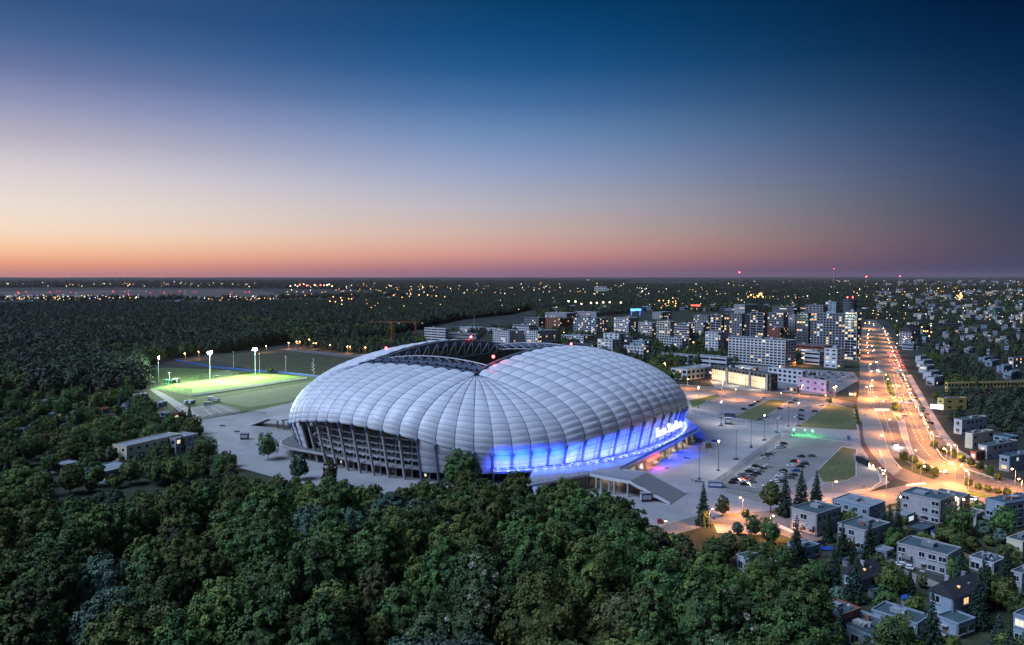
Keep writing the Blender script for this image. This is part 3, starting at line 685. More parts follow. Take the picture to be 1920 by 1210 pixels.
# stair: runs down from pC-pD away from the stadium
dst = Vector((0, -1, 0)); w0, w1 = Vector((pC.x, pC.y, 0)), Vector((pD.x, pD.y, 0)); RUN = 19.0
NS = 24
b = MB()
for i in range(NS):
    z = DZ * (1 - (i + 1) / (NS + 1)); f0, f1 = i / NS, (i + 1) / NS
    A_, B_, C_, D_ = w0 + dst * RUN * f0, w1 + dst * RUN * f0, w1 + dst * RUN * f1, w0 + dst * RUN * f1
    b.prism([D_, C_, B_, A_], max(0.03, z - .9), z)
b.build('stair_flight', M['paving_dark'], stadium)
for w in (w0 - (w1 - w0).normalized() * .3, w1 + (w1 - w0).normalized() * .3):
    pr = [(0, DZ), (.28, DZ * .70), (.36, DZ * .68), (.62, DZ * .36), (.70, DZ * .34), (1.0, .3)]
    b = MB()
    for (f0, z0), (f1, z1) in zip(pr[:-1], pr[1:]): b.beam(w + dst * RUN * f0 + Vector((0, 0, z0)), w + dst * RUN * f1 + Vector((0, 0, z1)), .5, 1.1)
    b.build('stringer', M['white'], stadium)
b = MB()
for j in range(9):
    w = w0.lerp(w1, (j + .5) / 9)
    for i in range(13):
        f = i / 12; b.tube(w + dst * RUN * f + Vector((0, 0, DZ * (1 - f) + .0)), w + dst * RUN * f + Vector((0, 0, DZ * (1 - f) + 1.2)), .06, n=4)
    b.tube(w + Vector((0, 0, DZ + 1.2)), w + dst * RUN + Vector((0, 0, 1.2)), .06, n=4); b.tube(w + Vector((0, 0, DZ + .6)), w + dst * RUN + Vector((0, 0, .6)), .04, n=4)
b.build('stair_railing', M['steel'], stadium)
# second stair of the far left side
q0, q1 = wl(476, 795, 0.1), wl(512, 781, 6.6)
b = MB(); d = (q1 - q0); side = Vector((d.y, -d.x, 0)).normalized() * 5
for i in range(16):
    a = q0.lerp(q1, i / 16); c = q0.lerp(q1, (i + 1) / 16); b.prism([a - side, c - side, c + side, a + side], max(.03, a.z - .8), a.z)
b.build('side_stair', M['white'], stadium)
b = MB(); q2 = Vector((ring[0][0], 0, 0)); tgt = SL(G(540, 787, 6.6)); b.beam(q1 + Vector((0, 0, -.5)), tgt + Vector((0, 0, 0)), 10, .8); b.build('side_bridge', M['offwhite'], stadium)
for f in (.3, .7):
    p = q1.lerp(tgt, f); b = MB(); b.tube((p.x, p.y, .03), (p.x, p.y, 5.7), .5, n=8); b.build('bridge_pier', M['concrete'], stadium)
# ---- blue uplights along the flank (one bank per bay), plus added fill spots
UPM = mat('uplight_case', (0.05, 0.05, 0.06), 0.5, 0)
for k in LIGHTS_BLUE:
    p, q = ring[k], ring[(k + 1) % NB]; mx = ((p[0] + q[0]) / 2, (p[1] + q[1]) / 2)
    c = off(mx, 1.0); b = MB()
    t_ = (Vector((q[0], q[1], 0)) - Vector((p[0], p[1], 0))).normalized()
    for e in (-2.2, 2.2): b.box(c + t_ * e + Vector((0, 0, 7.3)), (.7, .7, .5)); b.box(c + t_ * e + Vector((0, 0, 7.6)), (.5, .5, .1), 0, 1)
    u = b.build('uplight', [UPM, E['blue']], stadium)
    fan = kind_of(k) == 'fan'
    for e in (-2.2, 2.2):
        point('uplight_white', u, off(mx, 1.3 if fan else -0.2) + t_ * e + Vector((0, 0, 7.9 if fan else 8.2)), 230 if fan else 330, (0.46, 0.52, 1.0), .35)
    c_ = off(mx, 6.0) + Vector((0, 0, 12.5)); inw = (off(mx, 0) - off(mx, 1)).normalized()
    point('flank_fill_blue', u, c_, 8500, (0.0005, 0.05, 1.0), .6, spot=118, rot=(inw + Vector((0, 0, -.12))).to_track_quat('-Z', 'Y').to_euler(), blend=.7)  # added blue spot hung in mid-air without a fixture, washes the flank
    if p[0] >= 15: point('deck_fill_blue', u, off(mx, 5.5) + Vector((0, 0, 15)), 7000, (0.001, 0.06, 1.0), .6, spot=64, blend=.9)  # added spots above the deck, no fixture there, aimed down to turn it blue
    else: point('deck_fill_blue', u, off(mx, 7.5) + Vector((0, 0, 16)), 15000, (0.001, 0.06, 1.0), .6, spot=80, blend=.9)
# ---- stadium name in white lit letters on the flank
def flank(s):
    best = min(range(NB), key=lambda k: abs(ring[k][0] - s) + (1e3 if ring[k][1] > 0 else 0)); k = best
    if ring[k][0] > s: k -= 1
    p, q = ring[k], ring[(k + 1) % NB]; f = (s - p[0]) / (q[0] - p[0]); return Vector((s, p[1] + (q[1] - p[1]) * f, 0))
def find(pxx, z, d):
    bs, be = 0, 1e9
    for i in range(-200, 480):
        s = i * .2; w = SWd(flank(s) + Vector((0, -d, z))); e = abs(PX(w)[0] - pxx)
        if e < be: be, bs = e, s
    return bs
s0, s1 = find(1231, 14, 2.2), find(1278, 14, 2.2)
a, c = flank(s0) + Vector((0, -2.2, 0)), flank(s1) + Vector((0, -2.2, 0))
cu = bpy.data.curves.new('sign_lettering', 'FONT'); cu.body = 'Enea Stadion'; cu.extrude = 0.06; cu.size = 1; cu.offset = 0.0
tmp = bpy.data.objects.new('tmp', cu); COL.objects.link(tmp); bpy.context.view_layer.update()
me = bpy.data.meshes.new_from_object(tmp.evaluated_get(bpy.context.evaluated_depsgraph_get())); bpy.data.objects.remove(tmp)
xs = [v.co.x for v in me.vertices]; wT = max(xs) - min(xs); L = (c - a).length
for v in me.vertices: v.co = Vector(((v.co.x - min(xs)) / wT * L, v.co.y * 7.2, v.co.z * 8))
me.materials.clear(); me.materials.append(E['sign'])
so_ = link('lettering', me, stadium, a + Vector((0, 0, 12.6))); so_.rotation_euler = (R(90), 0, math.atan2(c.y - a.y, c.x - a.x))
b = MB(); b.beam(a + Vector((0, .5, 12.0)), c + Vector((0, .5, 12.0)), .25, .3); b.beam(a + Vector((0, .5, 17.6)), c + Vector((0, .5, 17.6)), .25, .3); b.build('sign_frame', M['dsteel'], stadium)
# ---- red obstacle beacons on the roof rim
for px, py, D in ((724, 653, 490), (883, 632, 520), (925, 669, 418), (1071, 645, 512)):
    z = CAMH - (py - 520) * D / FPX; p = wl(px, py, z); b = MB(); b.tube(p - Vector((0, 0, 4.0)), p, .12, n=5, mi=0); b.ball(p, 0.75, 8, 6, 1)
    o = b.build('beacon', [M['dsteel'], E['red']], stadium)
    if py == 669: point('beacon_light', o, p + Vector((0, 0, .9)), 900, (1, .03, .05), .3)
# ================================================================== BUILDINGS
WIN = {}
def win_mesh(m, frame=None):
    key = (m.name, frame)
    if key not in WIN:
        b = MB()
        if frame:
            b.box((0, 0, 0), (1, .10, 1), 0, 1); b.box((0, -.12, -.56), (1.1, .3, .08), 0, 1); b.box((-.235, -.03, 0), (.41, .1, .84), 0, 0); b.box((.235, -.03, 0), (.41, .1, .84), 0, 0)
            WIN[key] = b.mesh('window', [m, M[frame]])
        else: WIN[key] = b.box((0, 0, 0), (1, .14, 1)).mesh('window', m)
    return WIN[key]
rb_ = random.Random(11)
def pick_lit(p):
    if rb_.random() > p * .7: return M['glass']
    return rb_.choice([E['warm'], E['warm'], E['pale'], E['pale'], E['cool']])
def building(name, label, cat, xl, xc, xr, yt, yb, th=45, wall='offwhite', style='punch', fh=3.1, bay=3.4, lit=.12, roof='felt', ww=.55, wh=.5, group=None, plant=1, frame=None, gable=0, band=None, base=0, par=.5, tint=None, sill=False, accent=None, chim=0):
    C = G(xc, yb); t = R(th); dR, dL = Vector((math.cos(t), math.sin(t), 0)), Vector((-math.sin(t), math.cos(t), 0))
    def solve(px, d):
        k = ((px - 960) / FPX) * (math.cos(PITCH)); k2 = (px - 960) / FPX
        A, B = 1.0, 60.0
        den = d.x - k2 * d.y * math.cos(PITCH)
        # exact: find length by bisection on the projected column
        lo, hi = 0.2, 130.0; f = lambda L: PX(C + d * L)[0] - px; s = f(lo)
        if s * f(hi) > 0: return 25.0
        for _ in range(40):
            m_ = (lo + hi) / 2
            if s * f(m_) > 0: lo = m_
            else: hi = m_
        return lo
    a, b = solve(xr, dR), solve(xl, dL)
    if xr - xc < 1.5: a = max(10, b * .35)
    if xc - xl < 1.5: b = max(10, a * .35)
    a, b = max(3, a), max(3, b)
    lo, hi = 1, 160
    for _ in range(40):
        h = (lo + hi) / 2
        if PX(C + Vector((0, 0, h)))[1] > yt: lo = h
        else: hi = h
    h = lo
    root = thing(name, label, cat, C, t, group)
    root['dims'] = (a, b, h)
    w = MB(); w.prism([(0, 0), (a, 0), (a, b), (0, b)], 0, h); w.build('wall', M[wall], root)
    if gable:
        r = MB(); o_ = .5
        if a >= b: vs = [(-o_, -o_, h), (a + o_, -o_, h), (a + o_, b + o_, h), (-o_, b + o_, h), (-o_ * .5, b / 2, h + gable), (a + o_ * .5, b / 2, h + gable)]; fs = [(0, 1, 5, 4), (2, 3, 4, 5), (0, 4, 3), (1, 2, 5), (3, 2, 1, 0)]
        else: vs = [(-o_, -o_, h), (a + o_, -o_, h), (a + o_, b + o_, h), (-o_, b + o_, h), (a / 2, -o_ * .5, h + gable), (a / 2, b + o_ * .5, h + gable)]; fs = [(0, 3, 5, 4), (1, 4, 5, 2), (0, 4, 1), (3, 2, 5), (3, 2, 1, 0)]
        r.add(vs, fs); rf = r.build('roof', M[roof], root)
    else:
        r = MB(); r.prism([(.25, .25), (a - .25, .25), (a - .25, b - .25), (.25, b - .25)], h - .02, h + .12); rf = r.build('roof', M[roof], root)
        p = MB(); q = [(0, 0), (a, 0), (a, b), (0, b)]
        for i in range(4):
            u, v = Vector((*q[i], h + par / 2)), Vector((*q[(i + 1) % 4], h + par / 2)); d = (v - u).normalized()
            p.beam(u - d * .12, v - d * .14, .25, par)
        p.build('parapet', M[wall if par > .35 else 'kerb'], root)
    for i in range(plant):
        sx, sy, sz = min(a * .3, rb_.uniform(2, 6)), min(b * .3, rb_.uniform(2, 6)), rb_.uniform(1.2, 2.8) if h > 12 else rb_.uniform(.6, 1.2)
        pb = MB(); cx, cy_ = rb_.uniform(.3, .7) * a, rb_.uniform(.3, .7) * b; pb.box((cx, cy_, h + .1 + sz / 2), (sx, sy, sz)); pb.box((cx, cy_, h + .15 + sz), (sx * 1.05, sy * 1.05, .12)); pb.build('roof_plant', M[rb_.choice(['greyw', 'felt2', 'offwhite', 'steel'])], rf)
    for i in range(chim):
        pb = MB(); cx, cy_ = rb_.uniform(.2, .8) * a, rb_.uniform(.3, .7) * b; hh = 1.1 + (gable * .8 if gable else 0); pb.box((cx, cy_, h + hh / 2), (.6, 1.1, hh)); pb.box((cx, cy_, h + hh + .08), (.8, 1.3, .16)); pb.build('chimney', M[rb_.choice(['offwhite', 'brick', 'greyw'])], rf)
    # windows on the two visible walls
    rows = max(1, int((h - base) / fh)); W_ = []
    def face(L, right):
        n = max(1, int(L / bay)); bw = L / n
        if style == 'band':
            for r_ in range(rows):
                seg = max(1, int(L / 14))
                for s in range(seg):
                    W_.append((right, (s + .5) * L / seg, base + (r_ + .55) * (h - base) / rows, L / seg * .94, (h - base) / rows * wh, pick_lit(lit * .5)))
        else:
            for r_ in range(rows):
                for c in range(n):
                    if style == 'house' and rb_.random() < .22: continue
                    ws = bw * ww * (rb_.choice([.75, 1, 1.25]) if style == 'house' else 1)
                    W_.append((right, (c + .5) * bw, base + (r_ + .55) * (h - base) / rows, ws, (h - base) / rows * wh, pick_lit(lit)))
    if xc - xl > 2: face(b, False)
    if xr - xc > 2: face(a, True)
    W_.sort(key=lambda q: q[5].name == 'dark_glass')
    rest = MB(); rm = []
    for i, (right, u, z, ws, wz, m_) in enumerate(W_):
        if i < 100:
            o = link('window', win_mesh(m_, frame), root, (u, -.02, z) if right else (-.02, u, z), 0 if right else R(-90))
            o.scale = (ws, 1, wz)
            if sill and wz > .6:
                pass
        else:
            if m_ not in rm: rm.append(m_)
            rest.box((u, -.02, z) if right else (-.02, u, z), (ws, .14, wz) if right else (.14, ws, wz), 0, rm.index(m_))
    if rest.v: rest.build('window', rm, root)['kind'] = 'stuff'
    if style == 'house' and b > 6:
        pb = MB(); yy = b * rb_.uniform(.3, .7); pb.box((-.05, yy, 1.15), (.2, 1.1, 2.2), 0, 0); pb.box((-.6, yy, .12), (1.2, 1.6, .25), 0, 1); pb.box((-.5, yy, 2.6), (1.1, 1.8, .14), 0, 1); pb.build('door', [M['wood'], M['concrete']], root)
        for (x_, y_) in ((-.1, .3), (.3, -.1), (-.1, b - .3)):
            pb = MB(); pb.tube((x_, y_, 0), (x_, y_, h), .07, n=5); pb.build('downpipe', M['dsteel'], root)
        pb = MB(); pb.box((-.06, b / 2, .35), (.2, b, .7)); pb.box((a / 2, -.06, .35), (a, .2, .7)); pb.build('plinth', M['dconcrete'], root)
        if h > 4.5 and rb_.random() < .6:
            pb = MB(); y0 = b * rb_.choice([.22, .78]); pb.box((-.7, y0, 3.0), (1.5, 3.0, .16)); pb.box((-1.42, y0, 3.55), (.06, 3.0, 1.0)); pb.box((-.7, y0 - 1.47, 3.55), (1.4, .06, 1.0)); pb.box((-.7, y0 + 1.47, 3.55), (1.4, .06, 1.0)); pb.build('balcony', M[rb_.choice(['white', 'greyw', 'bluew'])], root)
        if chim and not gable:
            pb = MB(); cx, cy_ = rb_.uniform(.15, .85) * a, rb_.uniform(.15, .85) * b; pb.tube((cx, cy_, h), (cx, cy_, h + 1.0), .04, n=4); pb.tube((cx, cy_ - .05, h + 1.1), (cx - .12, cy_ - .2, h + 1.16), .45, .3, 10); pb.build('satellite_dish', M['white'], rf)
        if gable:
            for f_ in (.3, .62):
                pb = MB()
                if a < b: pb.box((a * .25, b * f_, h + gable * .52), (.9, .8, .5))
                else: pb.box((a * f_, b * .25, h + gable * .52), (.8, .9, .5))
                pb.build('skylight', M['felt2'] if f_ > .5 else E['warm'], rf)
    if style == 'balcony':
        n = max(1, int(b / bay)); bw = b / n; proto = None; cnt = 0
        for r_ in range(rows):
            for c in range(n):
                if cnt >= 100: break
                if proto is None:
                    pb = MB(); pb.box((-.7, 0, .5), (.12, bw * .8, 1.0)); pb.box((-.35, 0, 0), (.8, bw * .8, .15)); me = pb.mesh('balcony', M['white'])
                    proto = me
                link('balcony', proto, root, (0, (c + .5) * bw, base + r_ * (h - base) / rows + .1)); cnt += 1
    if style == 'curtain':
        pb = MB()
        for L, right in ((b, 0), (a, 1)):
            n = max(1, int(L / (bay * 2)))
            for c in range(n + 1):
                u = c * L / n; pb.box((u, -.1, h / 2) if right else (-.1, u, h / 2), (.5, .3, h) if right else (.3, .5, h))
        for r_ in range(rows + 1):
            z = r_ * h / rows; pb.box((-.08, b / 2, z), (.22, b, .35)); pb.box((a / 2, -.08, z), (a, .22, .35))
        pb.build('facade_frame', M[accent or 'greyw'], root)
    if accent and style != 'curtain':
        pb = MB(); pb.box((-.06, b / 2, h - .9), (.2, b + .2, 1.8)); pb.box((a / 2, -.06, h - .9), (a + .2, .2, 1.8)); pb.build('cornice', M[accent], root)
    return root
AB, OB_, TW, HS = 'apartment_block', 'office_building', 'tower_block', 'house'
# --- the hotel, offices and towers beyond the cross street
building(AB, 'long white eight storey block with rows of deep balconies behind the car showroom', 'apartment block', 1365, 1472, 1492, 640, 688, 40, 'white', 'balcony', 3.0, 4.6, .05, ww=.7, wh=.55, plant=2)
building(OB_, 'white five storey office at the avenue with slit windows on its blank end wall', 'office', 1545, 1569, 1583, 655, 691, 38, 'white', 'punch', 3.8, 7, .12, ww=.5, wh=.35)
building(OB_, 'low white office wing with ribbon windows left of the slit windowed office', 'office', 1508, 1536, 1545, 661, 685, 40, 'white', 'band', 3.6, 4, .3, wh=.42)
building(TW, 'tall pale gridded tower block with many lit flats standing by the avenue', 'tower block', 1519, 1583, 1590, 589, 668, 50, 'greyw', 'punch', 3.0, 3.6, .30, ww=.62, wh=.6, plant=2)
building(TW, 'dark glazed tower at the avenue with warm lit floors, rightmost of the high rises', 'tower block', 1583, 1605, 1613, 586, 676, 42, 'darkw', 'curtain', 3.2, 3.4, .42, ww=.8, wh=.6, accent='white', plant=1)
building(TW, 'dark glass tower with a pale edge between the brick block and gridded tower', 'tower block', 1493, 1514, 1520, 588, 662, 45, 'darkw', 'curtain', 3.2, 3.6, .16, ww=.8, wh=.6, accent='greyw')
building(TW, 'slim dark tower framed in white, leftmost of the high rises', 'tower block', 1332, 1351, 1358, 591, 658, 45, 'darkw', 'curtain', 3.2, 3.4, .12, accent='white', ww=.8, wh=.6)
building(TW, 'narrow black glass slab between the leftmost tower and the gridded pair', 'tower block', 1357, 1366, 1369, 590, 660, 45, 'darkw', 'punch', 3.2, 3.0, .2, ww=.7, wh=.6)
building(TW, 'pale gridded tower beside the black slab above the long balcony block', 'tower block', 1367, 1390, 1395, 589, 662, 46, 'greyw', 'punch', 3.0, 3.2, .22, ww=.6, wh=.6)
building(TW, 'dark recessed tower core with cool lit top floor between two gridded towers', 'tower block', 1393, 1405, 1408, 591, 656, 45, 'darkw', 'punch', 3.2, 3.2, .2, ww=.7, wh=.6)
building(TW, 'dark glass tower in a white frame right above the middle of the balcony block', 'tower block', 1406, 1430, 1438, 587, 658, 44, 'darkw', 'curtain', 3.2, 3.6, .15, accent='white', ww=.8, wh=.6)
building(TW, 'pale tower with blue glass columns behind the red brick block', 'tower block', 1438, 1468, 1477, 587, 642, 45, 'greyw', 'punch', 3.1, 3.4, .2, ww=.66, wh=.6)
building(TW, 'pinkish plain tower side beside the blue glass columns', 'tower block', 1474, 1490, 1496, 592, 640, 45, 'offwhite', 'punch', 3.1, 4.4, .15, ww=.5, wh=.45)
building(AB, 'low red brick block with warm lit windows in front of the towers', 'apartment block', 1438, 1462, 1476, 616, 646, 44, 'brick', 'punch', 3.0, 3.4, .25, frame=None)
building(TW, 'distant pale tower with blue strips rising behind the gridded tower', 'tower block', 1509, 1542, 1548, 573, 640, 48, 'greyw', 'punch', 3.4, 5, .08)
building(TW, 'tallest flat topped distant tower behind the gridded tower', 'tower block', 1546, 1566, 1571, 567, 640, 48, 'bluew', 'punch', 3.4, 5, .06)
def drum_tower():
    C = G(1592, 640); t = thing('round_tower', 'round glazed tower top with red roof lights behind the rightmost high rise', 'tower', C)
    b = MB(); b.tube((0, 0, 0), (0, 0, 61), 9.5, n=28); b.build('wall', M['darkw'], t, smooth=False)
    for i in range(18):
        b = MB()
        for j in range(28):
            a = 2 * math.pi * j / 28; 
        b.tube((0, 0, 3 + i * 3.2), (0, 0, 3.5 + i * 3.2), 9.65, n=28); b.build('floor_band', M['greyw'], t)
    b = MB(); b.tube((0, 0, 61), (0, 0, 62), 9.9, n=28); rf = b.build('roof', M['felt'], t)
    for x in (-4, 4):
        b = MB(); b.tube((x, 0, 62), (x, 0, 65), .15, n=5); b.ball((x, 0, 65.3), .9, 8, 5, 1); b.build('beacon', [M['dsteel'], E['red']], t)
drum_tower()
building(OB_, 'long low orange brown block with a lit strip behind the white office', 'office', 1480, 1545, 1560, 650, 676, 42, 'brick', 'band', 3.4, 5, .4, wh=.4)
# --- showroom and workshops on the cross street
building(OB_, 'two storey white school wing with grey sloping roof at the cross street corner', 'school', 1258, 1288, 1343, 694, 713.5, 40, 'white', 'punch', 3.6, 6, .1, roof='felt2', ww=.6, wh=.55)
building(OB_, 'low white ribbon windowed pavilion behind the trees, left of the balcony block', 'office', 1241, 1290, 1300, 667, 683, 42, 'white', 'band', 3.6, 5, .03, wh=.42)
building(OB_, 'low long white workshop with blank end wall beside the balcony block', 'office', 1300, 1362, 1374, 672, 689, 42, 'white', 'band', 3.6, 5, .03, wh=.42)
SHW = building('showroom', 'car showroom with dark roof and warm lit glass front on the cross street', 'showroom', 1332, 1445, 1458, 703, 734, 24, 'darkw', 'none', 3.6, 5, 0, roof='felt', plant=2)
a_, b__, h_ = SHW['dims']
for f0, f1, m_ in ((.03, .27, 'shop'), (.32, .66, 'shop'), (.70, .92, 'shop')):
    b = MB(); y0, y1 = b__ * (1 - f1), b__ * (1 - f0); b.box((-.1, (y0 + y1) / 2, h_ * .42), (.3, y1 - y0, h_ * .72)); o = b.build('glass_front', E['shop'], SHW)
    b = MB(); n = 7
    for i in range(n + 1): b.box((-.3, y0 + (y1 - y0) * i / n, h_ * .42), (.15, .25, h_ * .72))
    for z in (.1, .45, .78): b.box((-.3, (y0 + y1) / 2, h_ * z), (.12, y1 - y0, .22))
    b.build('mullion', M['dsteel'], SHW)
for f in (.30, .68, .95):
    b = MB(); b.box((-.5, b__ * (1 - f), h_ * .5), (.8, 2.4, h_ * 1.02)); b.build('entrance_pier', M['greyw'], SHW)
for f in (.2, .5, .85): point('showroom_light', SHW, (-6, b__ * (1 - f), 4.5), 2600, (1, .82, .55), .6)
building('workshop', 'white walled workshop with a long lit side behind the showroom trees', 'workshop', 1440, 1504, 1511, 697, 722, 30, 'white', 'none', 3.6, 5, 0, roof='felt2', plant=2)
building('workshop', 'dark flat roofed wall painted with a pink mural beside the showroom', 'workshop', 1495, 1549, 1554, 716, 739, 28, 'pinkw', 'punch', 4, 7, .02, roof='felt', plant=0, ww=.3, wh=.25)
building('garage', 'low dark garage left of the pink mural wall', 'garage', 1474, 1494, 1497, 727, 738, 28, 'greyw', 'none', roof='felt', plant=0)
building('pavilion', 'small white fin roofed pavilion at the top of the sales lot', 'pavilion', 1378, 1412, 1422, 690, 700, 35, 'white', 'none', roof='felt2', plant=0)
building('kiosk', 'brightly lit yellow fuel kiosk by the junction', 'kiosk', 1591, 1601, 1604, 736, 745, 35, 'darkw', 'punch', 3, 3, .9, ww=.8, wh=.5, plant=0)
# --- blocks behind the stadium, from left to right
building(OB_, 'broad white modern block with lit ground floor left behind the stadium roof', 'office', 796, 835, 842, 617, 646, 50, 'white', 'band', 3.6, 5, .15, wh=.45)
building(OB_, 'long pale hall with blank wall behind the stadium roof truss', 'hall', 836, 893, 901, 627, 648, 50, 'greyw', 'band', 5, 6, .1, wh=.3)
building(AB, 'low white terrace of flats, first of two in the row above the red beacon', 'apartment block', 862, 898, 911, 615, 628, 48, 'white', 'punch', 3, 4, .12, roof='felt')
building(AB, 'low white terrace of flats, second of two in the row above the red beacon', 'apartment block', 907, 937, 948, 617, 629, 48, 'white', 'punch', 3, 4, .15)
building(AB, 'white five storey block with dark glass side, left of a matching pair behind the roof', 'apartment block', 924, 955, 982, 622, 647, 44, 'white', 'punch', 3.1, 4, .14, ww=.6, wh=.55)
building(AB, 'white five storey block with dark glass side, right of a matching pair behind the roof', 'apartment block', 984, 1008, 1045, 622, 647, 44, 'white', 'punch', 3.1, 4, .16, ww=.6, wh=.55)
building(AB, 'dark topped low block between the terraces and the brick sided block', 'apartment block', 961, 992, 1006, 611, 628, 46, 'white', 'punch', 3.1, 4, .2, accent='darkw')
building(AB, 'grey block with white square window frames left of the brick sided block', 'apartment block', 983, 1010, 1023, 597, 618, 46, 'greyw', 'punch', 3.1, 3.6, .16, ww=.6, wh=.6)
building(AB, 'white block with a red brick side wall among the inner blocks', 'apartment block', 1023, 1050, 1074, 598, 622, 44, 'brick', 'punch', 3.1, 4.4, .12)
building(AB, 'pale long block with flat white roof above the brick sided block', 'apartment block', 1022, 1062, 1082, 588, 602, 44, 'offwhite', 'punch', 3.1, 4.2, .12, roof='felt2')
building(AB, 'teal glass fronted block with many lit flats in the middle of the quarter', 'apartment block', 1075, 1118, 1139, 598, 632, 46, 'bluew', 'punch', 3.0, 3.2, .28, ww=.72, wh=.66)
building(AB, 'white block with dark square windows and warm lit side, right of the teal block', 'apartment block', 1151, 1178, 1197, 597, 633, 45, 'white', 'punch', 3.0, 3.4, .25, ww=.62, wh=.6)
building(AB, 'white stepped terrace block with zigzag balconies, first of three in a row', 'apartment block', 1197, 1222, 1233, 606, 640, 44, 'white', 'balcony', 3.0, 4, .2, ww=.7, wh=.55)
building(AB, 'cream stepped terrace block with zigzag balconies, second of three in a row', 'apartment block', 1231, 1256, 1266, 604, 648, 44, 'cream', 'balcony', 3.0, 4, .24, ww=.7, wh=.55)
building(AB, 'grey stepped terrace block with zigzag balconies, third of three in a row', 'apartment block', 1264, 1292, 1302, 608, 652, 44, 'greyw', 'balcony', 3.0, 4, .2, ww=.7, wh=.55)
building(AB, 'low white honeycomb fronted block in front of the stepped terraces', 'apartment block', 1240, 1278, 1290, 636, 660, 42, 'white', 'punch', 3.0, 3.6, .16, ww=.72, wh=.62)
building(AB, 'white cube block with lit stair beside the leftmost high rise', 'apartment block', 1322, 1346, 1356, 624, 662, 42, 'white', 'punch', 3.0, 4.6, .18, ww=.5, wh=.5)
building(AB, 'white block with a dark entrance gap under the leftmost tower', 'apartment block', 1290, 1318, 1330, 606, 640, 45, 'offwhite', 'punch', 3.0, 3.6, .26, ww=.6, wh=.6)
building(AB, 'broad pale block with a dark roof terrace right behind the dome crown', 'apartment block', 1053, 1094, 1112, 631, 650, 46, 'white', 'punch', 3.2, 4, .18, ww=.66, wh=.5)
building(AB, 'dark flat roofed block with sparse lit flats just behind the dome crown', 'apartment block', 1060, 1112, 1122, 647, 663, 46, 'darkw', 'punch', 3.2, 4, .2)
building(AB, 'white seven storey block with small windows behind the right shoulder of the dome', 'apartment block', 1120, 1148, 1160, 638, 670, 44, 'white', 'punch', 3.1, 5, .12, ww=.5, wh=.45)
building(AB, 'taller white blank walled block behind the small windowed one', 'apartment block', 1131, 1160, 1171, 627, 667, 44, 'white', 'punch', 3.1, 7, .1, ww=.4, wh=.5)
building(AB, 'dark glass block with lit corner flats behind the dome shoulder', 'apartment block', 1160, 1186, 1192, 633, 668, 44, 'darkw', 'punch', 3.1, 3.6, .22, ww=.7, wh=.6)
building(AB, 'white cube block with a dark top floor nearest the dome shoulder', 'apartment block', 1170, 1206, 1217, 651, 676, 42, 'white', 'punch', 3.1, 4.6, .2, ww=.56, wh=.5)
building(AB, 'pale block with a warm lit top corner behind the white cube', 'apartment block', 1186, 1208, 1221, 640, 672, 42, 'bluew', 'punch', 3.1, 4.2, .25)
building('shopping_mall', 'long dim shopping mall with a flat roof and a row of lit lamps', 'mall', 1036, 1130, 1235, 578, 586, 40, 'greyw', 'band', 7, 8, .5, roof='felt2', wh=.25, plant=2)
building(AB, 'pale long terrace with flat roof behind the inner quarter, left one of two', 'apartment block', 1075, 1118, 1127, 586, 597, 44, 'offwhite', 'punch', 3.2, 5, .1, roof='felt2')
building(AB, 'pale long terrace with flat roof behind the inner quarter, right one of two', 'apartment block', 1140, 1240, 1259, 586, 599, 44, 'offwhite', 'punch', 3.2, 5, .15, roof='felt2')
building(AB, 'striped white and red terrace block rising behind the high rises', 'apartment block', 1376, 1396, 1422, 572, 592, 42, 'white', 'band', 3.0, 4, .12, wh=.45)
building(AB, 'grey glazed office bar with white bands behind the tower row', 'office', 1448, 1488, 1500, 576, 594, 44, 'greyw', 'band', 3.3, 4, .3, wh=.5)
building(AB, 'long bar of flats far behind the leftmost high rise', 'apartment block', 1300, 1328, 1334, 592, 612, 44, 'greyw', 'punch', 3.2, 4, .22)
building('residential_slab', 'pair of tall pale slabs alone in the far woods', 'tower block', 1114, 1138, 1142, 538, 552, 45, 'offwhite', 'punch', 9, 14, .05)
# --- right-hand side of the avenue
H = dict(cat='house')
building('school', 'long yellow three storey school with red and white panels right of the avenue', 'school', 1773, 1776, 1990, 719, 744, 8, 'yellow', 'punch', 3.4, 3.0, .02, ww=.66, wh=.55, plant=3)
building('school_gym', 'small yellow flat roofed annex in front of the yellow school', 'school', 1757, 1769, 1812, 749, 770, 14, 'yellow', 'punch', 4, 8, .0, ww=.3, wh=.3, plant=1)
building(AB, 'big white gabled block with a dark roof right beside the busy avenue', 'apartment block', 1686, 1708, 1725, 622, 650, 38, 'offwhite', 'punch', 3.0, 3.4, .06, roof='tile', gable=9, plant=0)
building(OB_, 'low blue grey flat roofed annex at the foot of the big gabled block', 'office', 1691, 1712, 1720, 645, 657, 40, 'bluew', 'band', 3.4, 4, .15, wh=.4)
rowL = ['topmost', 'second', 'third', 'fourth', 'lowest']
for i, (xl, xc, xr, yt, yb) in enumerate([(1716, 1726, 1737, 669, 680), (1718, 1732, 1746, 678, 690), (1722, 1738, 1752, 688, 701), (1730, 1746, 1760, 699, 713), (1736, 1752, 1768, 709, 724)]):
    building('terraced_house', f'white flat terraced house, {rowL[i]} of five stepping beside the parked cars', 'house', xl, xc, xr, yt, yb, 44, 'white', 'house', 3, 4, .08, plant=1, frame='white', group='terraced houses beside the parked cars')
rowL = ['topmost', 'second', 'third', 'lowest']
